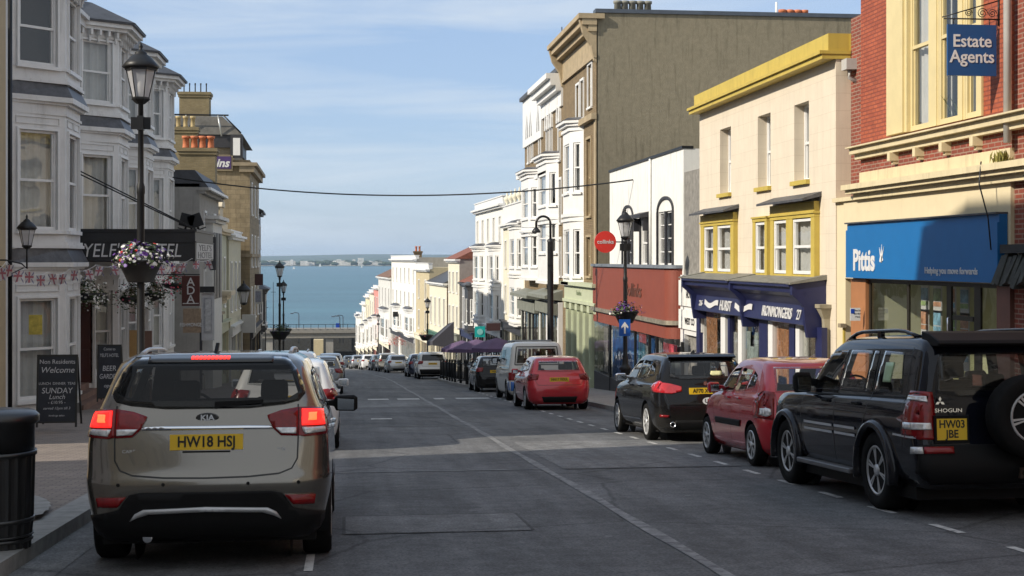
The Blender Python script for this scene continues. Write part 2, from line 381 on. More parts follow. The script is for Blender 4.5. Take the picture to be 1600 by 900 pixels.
def worn(name, col, lo, hi, under='asphalt', sc=9.):
    m, t, p = newmat(name); p.inputs['Roughness'].default_value = .75; tcn = nd(t, 'ShaderNodeTexCoord')
    n = nd(t, 'ShaderNodeTexNoise', {'Scale': sc, 'Detail': 8., 'Roughness': .75}); t.links.new(tcn.outputs['Object'], n.inputs['Vector'])
    r = nd(t, 'ShaderNodeMapRange', {'From Min': lo, 'From Max': hi}); t.links.new(n.outputs[0], r.inputs['Value'])
    x = nd(t, 'ShaderNodeMixRGB'); x.inputs[1].default_value = (.09,.093,.1,1); x.inputs[2].default_value = (*col, 1)
    t.links.new(r.outputs[0], x.inputs[0]); t.links.new(x.outputs[0], p.inputs['Base Color']); MATS[name] = m; return m
worn('line_paint', (.55,.55,.53), .33, .52); worn('centre_paint', (.32,.32,.31), .40, .66, sc=6.); worn('joint_paint', (.24,.24,.235), .42, .62, sc=3.)
BRICK('pavement_brick', (.20,.165,.145), (.27,.225,.19), (.10,.09,.08), .21, .105, .007, .85, .25, .35, flat=True)
BRICK('pavement_slab', (.27,.25,.22), (.33,.30,.27), (.13,.12,.11), .6, .6, .008, .85, .2, .3, flat=True)
M('kerb_stone', (.27,.265,.25), .8, var=.25, scale=6, bump=.3, stain=.3)

# ---------------------------------------------------------------- ground
def strip(name, xa, xb, y0, y1, dz, mat, step=3., bend=True, dzb=None, kind='structure'):
    mb = MB(); n = max(1, int((y1 - y0) / step)); prev = None
    for i in range(n + 1):
        y = y0 + (y1 - y0) * i / n; s = sh(y) if bend else 0
        a = xa(y) if callable(xa) else xa; b = xb(y) if callable(xb) else xb
        cur = (mb.v((a + s, y, gz(y) + dz)), mb.v((b + s, y, gz(y) + (dz if dzb is None else dzb))))
        if prev: mb.face([prev[0], prev[1], cur[1], cur[0]])
        prev = cur
    return tag(mb.build(name, MATS[mat]), kind=kind)
mb = MB(); rows = [-300, -60, 0] + list(range(5, 325, 5)) + [345, 400, 30000]
prev = None
for y in rows:
    z = gz(max(y, -60)) - .06 if y <= 320 else -32
    cur = [mb.v((x, y, z if abs(x) < 60 else z - 1.0)) for x in (-20000, -60, 60, 20000)]
    if prev:
        for k in range(3): mb.face([prev[k], prev[k+1], cur[k+1], cur[k]])
    prev = cur
tag(mb.build('ground', M('earth', (.16,.15,.12), .95, var=.3, scale=.2)), kind='structure')
strip('road', KL, KR, -30, 300, 0, 'asphalt')
strip('pavement', -9.5, KL - .30, -30, 300, .17, 'pavement_brick', dzb=.12)
strip('pavement', KR + .16, 11.5, -30, 300, .12, 'pavement_slab', dzb=.16)
def kerb(name, x0, x1, y0, y1):
    mb = MB(); prev = None; y = y0
    while y <= y1 + .01:
        s = sh(y); z = gz(y); cur = [mb.v(p) for p in ((x0+s, y, z-.05), (x0+s, y, z+.122), (x1+s, y, z+.122), (x1+s, y, z-.05))]
        if prev:
            for k in range(3): mb.face([prev[k], prev[k+1], cur[k+1], cur[k]])
        prev = cur; y += 2.
    return tag(mb.build(name, MATS['kerb_stone']), kind='structure')
kerb('kerb', KL - .30, KL, -30, 298); kerb('kerb', KR, KR + .16, -30, 298)
# drainage channel beside the left kerb and the dropped band of setts on the pavement
strip('gutter', KL + .002, KL + .34, -6, 60, .004, 'asphalt_patch')
mb = MB(); pts = []
for k in range(15):
    a = k / 14; pts.append((-4.9 + 2.15*sin(a*pi/2), 15.6 - 2.9*(1-cos(a*pi/2))))
for (x, y), (x2, y2) in zip(pts, pts[1:]):
    z = lambda yy: gz(yy) + .165
    mb.poly([(x-.07, y-.13, z(y)), (x2-.1, y2-.1, z(y2)), (x2+.1, y2+.1, z(y2)), (x+.07, y+.13, z(y))])
tag(mb.build('paving_band', MATS['kerb_stone']), kind='structure')
# build-out on the right with its kerb
mb = MB(); bo = [(7.0, 59), (6.0, 60.5), (5.35, 64), (5.2, 69), (5.2, 80), (7.0, 84)]
mb.prism([(x+sh(y), y, gz(y)-.1) for x, y in bo], (0, 0, .225))
tag(mb.build('kerb_buildout', MATS['kerb_stone']), kind='structure')
# markings
def mark(x0, x1, y0, y1, mat='line_paint', dz=.006, name='road_marking'):
    return strip(name, x0, x1, y0, y1, dz, mat, step=1.5)
mb = MB()
def dash(mb, x0, x1, y0, y1, dz=.006):
    s = sh(y0); mb.poly([(x0+s, y0, gz(y0)+dz), (x1+s, y0, gz(y0)+dz), (x1+s, y1, gz(y1)+dz), (x0+s, y1, gz(y1)+dz)])
y = 9.9
while y < 125:
    if not 57.5 < y < 85: dash(mb, 5.14, 5.22, y, y + .62)
    y += 1.48
tag(mb.build('parking_bay_marking', MATS['line_paint']), kind='structure')
mb = MB(); y = 10.6
for yy in (10.65, 11.9): pass
dash(mb, -.30, -.235, 10.2, 11.05)
y = 21.0
while y < 110: dash(mb, -.30, -.23, y, y + .62); y += 1.2
tag(mb.build('parking_bay_marking', MATS['line_paint']), kind='structure')
# worn centre line: slightly wandering band
mb = MB(); prev = None; y = 5.
while y < 190:
    s = sh(y); wv = .012*sin(y*.5) + .008*sin(y*1.3); hw = .055 + .01*sin(y*1.7)
    cur = (mb.v((2.64+s+wv-hw, y, gz(y)+.006)), mb.v((2.64+s+wv+hw, y, gz(y)+.006)))
    if prev: mb.face([prev[0], prev[1], cur[1], cur[0]])
    prev = cur; y += .5
tag(mb.build('centre_line', MATS['centre_paint']), kind='structure')
for x0, x1 in ((.75, 1.45), (1.75, 2.5), (3.0, 3.35), (3.75, 4.9)):
    mark(x0, x1, 47.6, 48.7)
mark(.6, 1.1, 33.5, 34.0); mark(-.2, .6, 49.6, 49.75)
mark(-.25, 2.62, 18.55, 18.66, 'joint_paint', name='road_joint'); mark(2.9, 5.3, 18.5, 18.6, 'asphalt_dark', name='road_joint')
mark(0.3, 3.2, 30.2, 30.35, 'joint_paint', name='road_joint'); mark(.4, 4.0, 37.5, 37.7, 'joint_paint', name='road_joint')
strip('road_patch', 0.0, 1.62, 12.25, 13.55, .005, 'asphalt_patch'); strip('road_patch', 2.9, 7.2, 18.6, 24.4, .004, 'asphalt_patch')
strip('road_patch', -.2, 2.6, 41, 46.5, .004, 'asphalt_patch')
for r in ((0.0,1.62,12.21,12.25),(0.0,1.62,13.55,13.59),(-.03,0.0,12.25,13.55),(1.62,1.65,12.25,13.55)): strip('road_joint', *r, .006, 'asphalt_dark')

# ---------------------------------------------------------------- sea, far shore, hills
m, t, p = newmat('sea_water'); p.inputs['Base Color'].default_value = (.030,.085,.095,1); p.inputs['Roughness'].default_value = .30; p.inputs['IOR'].default_value = 1.33
tcn = nd(t, 'ShaderNodeTexCoord'); q = nd(t, 'ShaderNodeMapping'); q.inputs['Scale'].default_value = (.10, .22, 1)
t.links.new(tcn.outputs['Object'], q.inputs[0]); n = nd(t, 'ShaderNodeTexNoise', {'Scale': 1., 'Detail': 7., 'Roughness': .62}); t.links.new(q.outputs[0], n.inputs['Vector'])
b = nd(t, 'ShaderNodeBump', {'Strength': 1., 'Distance': 1.1}); t.links.new(n.outputs[0], b.inputs['Height']); t.links.new(b.outputs[0], p.inputs['Normal'])
q2 = nd(t, 'ShaderNodeMapping'); q2.inputs['Scale'].default_value = (.0012, .007, 1); t.links.new(tcn.outputs['Object'], q2.inputs[0])
n2 = nd(t, 'ShaderNodeTexNoise', {'Scale': 1., 'Detail': 6., 'Roughness': .6}); t.links.new(q2.outputs[0], n2.inputs['Vector'])
cr = nd(t, 'ShaderNodeValToRGB'); cr.color_ramp.elements[0].position = .42; cr.color_ramp.elements[0].color = (.022,.090,.120,1); cr.color_ramp.elements[1].position = .58; cr.color_ramp.elements[1].color = (.042,.140,.175,1)
t.links.new(n2.outputs[0], cr.inputs[0]); t.links.new(cr.outputs[0], p.inputs['Base Color'])
mb = MB(); mb.poly([(-9000, 322, -26), (9000, 322, -26), (9000, 5600, -26), (-9000, 5600, -26)]); tag(mb.build('sea', m), kind='structure')
def ridge(name, y, depth, base, hf, mat, x0=-5200, x1=5200, n=130):
    mb = MB(); rings = []
    for i in range(n + 1):
        x = x0 + (x1-x0)*i/n; h = hf(x); rings.append([(x, y, base), (x, y+depth*.25, base+h*.6), (x, y+depth*.6, base+h), (x, y+depth, base)])
    mb.loft(rings, 0, True, True); return tag(mb.build(name, mat), kind='structure')
ridge('hills', 10500, 3000, -27, lambda x: 66 + 7*sin(x/700.) + 4*sin(x/260.+1) + (9 if x < -700 else 0)*min(1, (-700-x)/900.), M('hill_fields', (.075,.10,.07), .95, var=.35, scale=.004))
ridge('far_shore', 5480, 2600, -27, lambda x: 5.5 + 2*sin(x/90.) , M('shore_land', (.10,.11,.07), .95, var=.3, scale=.01))
mb = MB()
rs = random.Random(3)
for i in range(420):
    x = rs.uniform(-1900, 1500); y = rs.uniform(5520, 6300); r = rs.uniform(12, 30)
    mb.lathe((x, y, -22), [(r*.6, 0), (r, r*.28), (r*.75, r*.55), (r*.2, r*.72)], 7, sm=False)
tag(mb.build('far_woodland', M('far_leaves', (.035,.055,.03), .95, var=.3, scale=.02)), kind='stuff', label='dark tree masses along the far shore across the water', cat='woodland')
mb = MB()
for i in range(150):
    x = rs.uniform(-700, 700); y = rs.uniform(5600, 6500); s_ = rs.uniform(8, 26); mb.box(x, x+s_*1.6, y, y+s_, -24, -24+rs.uniform(8, 22))
tag(mb.build('far_town', M('town_pale', (.6,.58,.54), .8, var=.3, scale=.05)), kind='stuff', label='scattered pale roofs and walls of the town on the far shore', cat='town')
def fb(px0, px1, ytop, D, mat, gable=False):
    X0, X1 = x_at(px0, D), x_at(px1, D); z1 = z_at(ytop, dep(X0, D)); mb = MB(); mb.box(X0, X1, D, D+40, -24, z1)
    if gable: mb.prism([(X0-1, D-1, z1), (X1+1, D-1, z1), ((X0+X1)/2, D-1, z1+5)], (0, 42, 0), 1)
    n = max(2, int((z1+24)/6)); 
    for k in range(n): mb.box(X0+2, X1-2, D-.3, D-.05, -21+k*(z1+22)/n, -21+k*(z1+22)/n+1.6, 1)
    loc = ((X0+X1)/2, D, -24); V = mb
    return mb, loc
FW, FB_, FR_ = M('far_white', (.8,.8,.77), .7, var=.04), M('far_brick', (.30,.16,.12), .8), M('far_slate', (.10,.11,.12), .7)
for k, (a, b_, yt, mat, lab) in enumerate([
    (559.5,568,403.2,'w','widest and tallest white block on the far shore across the water'), (551,555,405.5,'w','narrow white tower block just left of the widest white block on the far shore'),
    (526,533,405.5,'w','white block with a stepped neighbour halfway along the far shore'), (520.5,525,407.5,'w','low white block left of the stepped white block on the far shore'),
    (454,457.5,405.8,'w','slim white tower far left on the opposite shore beside the lamp heads'), (420,428,410.8,'w','long low white shed at the left end of the far shore'),
    (577,580,407.6,'w','thin pale tower between the white block and the brick terraces of the far shore'), (582,589,411.2,'b','brick terrace right of the thin pale tower on the far shore'),
    (591,597,410.6,'b','brick block in the middle of the brick row on the far shore'), (602,611,411,'b','brick block at the right end of the far shore next to the white town house'),
    (431,440,412.2,'w','pale low row beside the lamp head on the far shore')]):
    mb, loc = fb(a, b_, yt, 5700 + 12*k, None, mat == 'b')
    single(mb, 'far_building', [FW if mat == 'w' else FB_, FR_], lab, 'building', loc, 'buildings on the far shore')
# ---------------------------------------------------------------- building materials
M('hotel_paint', (.66,.655,.64), .6, var=.07, stain=.4); M('lead_flashing', (.09,.09,.096), .5, .3, var=.35, scale=5, stain=.3)
M('slate', (.055,.058,.066), .55, var=.3, scale=4); M('cream_render', (.62,.54,.40), .8, var=.05, stain=.08); M('beige_render', (.42,.33,.20), .8, var=.08, stain=.2)
M('dark_door', (.07,.02,.015), .4, var=.2); M('wood', (.33,.17,.07), .5, var=.25); M('black_fascia', (.016,.016,.018), .5, var=.3); M('iron', (.015,.016,.018), .45, .3, var=.3)
M('stone_trim', (.27,.22,.15), .85, var=.2, bump=.3, stain=.4); M('render_grey', (.30,.29,.27), .85, var=.12, stain=.35); M('terracotta', (.50,.16,.07), .75, var=.25, scale=8); M('buff_pot', (.42,.33,.17), .8, var=.2)
M('grey_white_render', (.60,.60,.58), .75, var=.08, stain=.3); M('sage_paint', (.40,.42,.30), .6, var=.08, stain=.25); M('dark_paint', (.03,.03,.035), .5, var=.2)
BRICK('buff_brick', (.25,.19,.10), (.32,.245,.135), (.17,.14,.09)); BRICK('ashlar', (.21,.165,.10), (.27,.215,.135), (.15,.12,.08), .55, .27, .010, var=.35, bump=.3, stain=.5)
BRICK('red_brick', (.30,.085,.05), (.22,.06,.04), (.20,.14,.11)); BRICK('brown_brick', (.19,.135,.07), (.25,.18,.10), (.13,.10,.06))
def canted_bay(root, W_, u0, u1, dp, cant, floors, mat, bands, frame=None, hood=None, zb=None, curt='net', cass=0., fw=.06, flat=False):
    """bay with three faces per storey; floors = (z0, z1, window z0, window z1); bands = (z0, z1, proud, material)"""
    P = [(u0, 0), (u0+cant, dp), (u1-cant, dp), (u1, 0)]; Pw = [W_.f(u, d, 0) for u, d in P]; inn = W_.f((u0+u1)/2, -1, 0)
    mb = MB(); wins = []
    for (z0, z1, a, b) in floors:
        for k in range(3):
            sw = seg_wall(Pw[k], Pw[k+1], inn); m_ = .19 if k != 1 else .2; op = [(m_*sw.len**.5, sw.len-m_*sw.len**.5, a, b)] if b > a else []
            panel(mb, sw, 0, sw.len, z0, z1, op, .10, .34)
            if op: wins.append((sw, op[0]))
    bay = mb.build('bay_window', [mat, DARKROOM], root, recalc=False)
    for i, (sw, op) in enumerate(wins): window(bay, sw, op, rec=.07, fw=fw, frame=frame, curtain=curt if random.random() < .85 else None, sill=True, casing=cass or None)
    for bi, (z0, z1, e, bm_) in enumerate(bands):
        mb = MB(); q = [(u0-e*.4, -.02), (u0+cant-e*.42, dp+e), (u1-cant+e*.42, dp+e), (u1+e*.4, -.02)]
        e2 = e if not isinstance(z1, tuple) else z1[1]; zz = z1 if not isinstance(z1, tuple) else z1[0]
        q2 = [(u0-e2*.4, -.02), (u0+cant-e2*.42, dp+e2), (u1-cant+e2*.42, dp+e2), (u1+e2*.4, -.02)]
        mb.loft([[W_.f(u, d, z0) for u, d in q], [W_.f(u, d, zz) for u, d in q2]]); mb.build('lead_roof' if bm_ is MATS['lead_flashing'] or bm_ is MATS['slate'] else 'cornice', bm_, bay)
    return bay, P
# ---------------------------------------------------------------- the hotel (left)
HX = FL; HF = -6.65; hy0 = y_at(14, -7.5); HW_ = Wall(HX, 0, 0, 1, 1, 0)
hB = [y_at(p, HF) for p in (102, 185, 227, 262)]; D1 = dep(HF, hB[0]); hz = lambda py: z_at(py, D1)
hend = hB[3] + 3.1; g0 = gz(hend) - .1
hotel = thing('hotel', 'white painted four-bay Victorian hotel with stacked bay windows on the left of the street', 'hotel', (HX, hy0, gz(hy0)))
mb = MB(); zt = hz(-28) + .35
ops = []
for i, b in enumerate(hB):
    ops_y = b + 1.9 + 1.05 + .35
    if i < 3:
        for a, c_ in ((620, 465), (360, 207), (107, -12)): ops.append((ops_y, min(ops_y + .75, hB[i+1]-1.35), hz(a), hz(c_)))
ops = [o for o in ops if o[1]-o[0] > .35]
panel(mb, HW_, hy0, hend, g0, zt, ops, .12, .45); shell(mb, HW_, hy0, hend, g0, zt, 8)
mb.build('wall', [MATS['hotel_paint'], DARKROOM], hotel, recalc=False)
for o in ops: window(hotel, HW_, o, sill=True, casing=.07, curtain='net')
for i, b in enumerate(hB):
    yy = [(g0 if i > 1 else gz(b)-.1, hz(425), hz(620), hz(465)), (hz(425), hz(172), hz(360), hz(207)), (hz(172), hz(-30), hz(107), hz(-10))]
    W_w, LF = MATS['hotel_paint'], MATS['lead_flashing']
    zf = hz(-30)
    bands = [(hz(437), hz(431), .04, W_w), (hz(421), hz(417), .10, W_w), (hz(417), hz(410), .20, W_w), (hz(410), (hz(388), .03), .19, LF), (hz(388), hz(383), .10, W_w), (hz(383), hz(378), .06, W_w), (hz(366), hz(361), .05, W_w),
             (hz(182), hz(178), .04, W_w), (hz(166), hz(162), .10, W_w), (hz(162), hz(154), .20, W_w), (hz(154), (hz(133), .03), .19, LF), (hz(133), hz(128), .10, W_w), (hz(128), hz(123), .06, W_w), (hz(112), hz(107), .05, W_w),
             (hz(-16), hz(-20), .05, W_w), (zf, zf+.10, .28, W_w), (zf+.10, zf+.22, .42, W_w), (zf+.22, zf+.28, .50, MATS['slate'])]
    if i == 0: bands.insert(0, (gz(b)-.1, hz(640), .03, MATS['dark_paint']))
    bay, P = canted_bay(hotel, HW_, b-1.05, b+1.9+1.05, HF-HX, 1.05, yy, W_w, bands, frame=MATS['white_paint'], cass=.05)
    # hipped slate roof over the bay and eave brackets, panel mouldings
    mb = MB(); e = .52; u0, u1 = b-1.05, b+2.95
    q = [(u0-.2, -.02), (u0+.83, HF-HX+e), (u1-.83, HF-HX+e), (u1+.2, -.02)]
    mb.loft([[HW_.f(u, d, zf+.28) for u, d in q], [HW_.f(u0+.5, -.6, zf+.95), HW_.f(u0+1.5, .2, zf+.98), HW_.f(u1-1.5, .2, zf+.98), HW_.f(u1-.5, -.6, zf+.95)]])
    mb.build('roof', MATS['slate'], bay)
    mb = MB(); inn = HW_.f((u0+u1)/2, -1, 0); Pw = [HW_.f(u, d, 0) for u, d in P]
    for k in range(3):
        sw = seg_wall(Pw[k], Pw[k+1], inn); mb.f = sw.f; n = 5
        for j in range(n):
            uu = sw.len*(j+.5)/n; mb.box(uu-.035, uu+.035, 0, .20, zf-.16, zf-.002); mb.box(uu-.03, uu+.03, 0, .10, zf-.34, zf-.162)
        for zc in (hz(192), hz(449)):
            for (a_, b_) in (((.16, sw.len-.16),) if k != 1 else ((.2, sw.len/2-.06), (sw.len/2+.06, sw.len-.2))):
                zz0, zz1 = zc-.09, zc+.09
                for bx in ((a_, b_, zz0, zz0+.02), (a_, b_, zz1-.02, zz1), (a_, a_+.02, zz0+.02, zz1-.02), (b_-.02, b_, zz0+.02, zz1-.02)): mb.box(bx[0], bx[1], .0, .022, bx[2], bx[3])
        mb.box(.0, .09, 0, .03, hz(430), hz(440)); 
    mb.f = None; mb.build('eave_bracket_row', W_w, bay)
mb = HW_.mb(); mb.box(hy0, hend, -.1, .28, zt-.32, zt-.12); mb.box(hy0, hend, -8, .4, zt-.12, zt); mb.build('cornice', MATS['hotel_paint'], hotel)
mb = MB(); mb.loft([[HW_.f(u, d, z) for u, d, z in ((hy0, .4, zt+.003), (hy0, -2.5, zt+1.2), (hy0, -8, zt+.003))], [HW_.f(u, d, z) for u, d, z in ((hend, .4, zt+.003), (hend, -2.5, zt+1.2), (hend, -8, zt+.003))]]); mb.build('roof', MATS['slate'], hotel)
mb = MB(); mb.tube([(HX+.2, hy0+.1, gz(31)), (HX+.2, hy0+.1, zt)], .05); mb.build('drainpipe', MATS['iron'], hotel)
# entrance between the first two bays: steps, open dark door, porch posts
ye = hB[1] - 2.2
mb = MB()
for k in range(4): mb.box(-7.7, -6.55+.0-.22*k, ye-2.7+.0, ye+.6, gz(ye)+.14+.16*k, gz(ye)+.14+.16*(k+1) - (.001 if k else 0))
mb.build('steps', M('brick_step', (.20,.12,.09), .85, var=.25), hotel)
mb = MB(); mb.box(-7.62, -7.12, ye+.62, ye+.68, gz(ye)+.75, gz(ye)+3.1); d_ = mb.build('door', MATS['dark_door'], hotel)
mb = MB(); mb.box(-7.55, -7.2, ye+.60, ye+.618, gz(ye)+1.0, gz(ye)+1.7); mb.box(-7.55, -7.2, ye+.60, ye+.618, gz(ye)+1.9, gz(ye)+2.9); mb.build('door_panel', MATS['dark_door'], d_)
mb = MB(); mb.box(-7.16, -7.05, ye+.62, ye+.72, gz(ye)+.15, gz(ye)+3.2); mb.box(-7.65, -7.05, ye+.62, ye+.72, gz(ye)+3.15, gz(ye)+3.28); mb.build('door_frame', MATS['white_paint'], hotel)
pb = thing('plant_board', 'pale plywood board leaning below the hotel window behind the lamp post', 'board', (-6.2, 44, gz(44)+.14))
X0, X1 = x_at(202, 44.2), x_at(216, 44.2); mb = MB(); mb.box(X0, X1, 44.2, 44.24, gz(44)+.14, z_at(516, dep(X0, 44.2))); mb.build('board', M('plywood', (.52,.32,.13), .7, var=.15), pb)
X0, X1 = x_at(225, 44.2), x_at(237, 44.2); mb = MB(); mb.box(X0, X1, 44.25, 44.29, gz(44)+.14, z_at(517, dep(X0, 44.2))); mb.build('board', M('plywood_dark', (.22,.13,.10), .7, var=.15), pb)
# ---- canopy of the hotel
yc0 = 37.6; Xo = x_at(305, yc0); zc1, zc0 = z_at(358, dep(Xo, yc0)), z_at(408, dep(Xo, yc0)); zcm = z_at(378, dep(Xo, yc0)); yc1 = y_at(333, Xo)
can = thing('entrance_canopy', 'black hotel entrance canopy with white capital lettering, hung over the pavement on stays', 'canopy', (HX, yc0, zc0))
mb = MB(); mb.box(HX+.3, Xo, yc0, yc1, zc0, zc1-.07); mb.box(HX+.3, Xo+.04, yc0-.04, yc1+.04, zc1-.07, zc1); mb.box(HX+.3, Xo+.03, yc0-.03, yc1+.03, zcm-.01, zcm+.015); mb.build('canopy_box', MATS['black_fascia'], can)
for tx, a, b in (("YELF'S HOTEL", 0, 1),):
    xa, xb = x_at(122, yc0), x_at(289, yc0)
    text(tx, .50, lambda u, v, o_: ((xa+xb)/2+u, yc0-.004-o_, (zc0+zcm)/2+.01+v), 'canopy_letters', M('sign_white', (.62,.62,.62), .5, var=.05), can, .006, .0, sx=(xb-xa)/(.50*6.6), shear=.18)
mb = MB(); mb.box(Xo, Xo+.02, yc0+.15, yc1-.15, zc0+.05, zcm-.02); pl = mb.build('end_panel', M('panel_grey', (.45,.45,.44), .6, var=.06), can)
for k, tx in enumerate(("YELF'S", 'HOTEL')): text(tx, .24, lambda u, v, o_: (Xo+.021+o_, (yc0+yc1)/2+u, (zc0+zcm)/2+.10-.20*k+v), 'canopy_letters', M('sign_grey', (.10,.10,.10), .6, var=.05), pl, .006, .0, sx=(yc1-yc0-.9)/(.24*3.1))
for k in range(2):
    mb = MB(); a_ = (HX+.1, yc0+.3+3.*k*.3, z_at(250-4*k, dep(HX, yc0))); mb.tube([a_, (Xo-.1, yc0+.3+.9*k, zc1+.02)], .02, 6); mb.build('stay', MATS['iron'], can)
for k, px_ in enumerate((289, 311)):
    X_ = x_at(px_, yc0+1.4); fl = thing('floodlight', 'black floodlight on top of the canopy, ' + ('the one nearer the wall' if k == 0 else 'the one at its outer corner'), 'floodlight', (X_, yc0+1.4, zc1), 'floodlights on the canopy', rot=(0, .25-.6*k, 0), local=True)
    mb = MB(); mb.box(-.16, .16, -.1, .12, .12, .42); mb.box(-.19, .19, -.13, -.1, .09, .45); mb.build('housing', MATS['iron'], fl, bevel=.01)
    mb = MB(); mb.tube([(0, 0, 0), (0, 0, .14)], .03); mb.box(-.2, .2, -.03, .03, 0, .03); mb.build('bracket', MATS['iron'], fl)
# ---- beige house on the left edge and unseen houses, for street shade and car reflections
def plain_house(name, label, X, ya, yb, ztop, mat, nx, rows, shade_z=None, pitch=True, base=None):
    W_ = Wall(X, 0, 0, 1, nx, 0); r = thing(name, label, 'house', (X, ya, gz(ya))); mb = MB(); ops = []
    n = max(1, int((yb-ya)/3.0)); z0 = gz(yb)-.2
    for z in rows:
        for k in range(n):
            uc = ya+(yb-ya)*(k+.5)/n; ops.append((uc-.5, uc+.5, z, z+1.75))
    ops = [o for o in ops if o[3] < ztop-.3]
    panel(mb, W_, ya, yb, z0, ztop, ops, .12, .5); shell(mb, W_, ya, yb, z0, ztop, 8); mb.build('wall', [mat, DARKROOM], r, recalc=False)
    for o in ops: window(r, W_, o, curtain='net' if random.random() < .7 else 'drapes')
    mb = W_.mb(); mb.box(ya, yb, -.1, .25, ztop-.25, ztop-.003); mb.box(ya-.05, yb+.05, -.2, .35, ztop+.003, ztop+.1); mb.build('cornice', MATS['white_paint'], r)
    if pitch:
        mb = MB(); mb.loft([[W_.f(u, d, z) for d, z in ((.3, ztop+.1), (-3.8, ztop+2.3), (-8, ztop+.1))] for u in (ya, yb)]); mb.build('roof', MATS['slate'], r)
    return r, W_
r, _ = plain_house('house', 'beige rendered house at the left edge of the street, before the hotel', -7.35, 22.7, y_at(9, -7.35), 8.6, MATS['beige_render'], 1, (-.9, 2.2, 5.0), pitch=False)
plain_house('house', 'white terraced house beside the camera on the left, out of the picture', FL+.3, 3.0, 15.9, 13.2, MATS['white_paint'], 1, (.3, 3.4, 6.2, 9.2), pitch=True)
plain_house('house', 'cream terraced house behind the camera on the left, out of the picture', FL+.3, -16, 2.9, 10.2, MATS['cream_render'], 1, (.9, 4.2, 7.0), pitch=True)
plain_house('house', 'grey terraced house behind the camera on the right, out of the picture', FR, -14, 5.9, 8.5, MATS['render_grey'], -1, (.8, 3.9, 6.4))  # this and the next two: put in out of view for the cars to reflect
plain_house('house', 'white terraced house far behind the camera on the right, out of the picture', FR, -38, -14.1, 10.5, MATS['white_paint'], -1, (1.9, 5, 8))
plain_house('house', 'buff terraced house far behind the camera on the left, out of the picture', FL+.3, -40, -16.1, 11.5, MATS['buff_brick'], 1, (1.9, 5, 8))
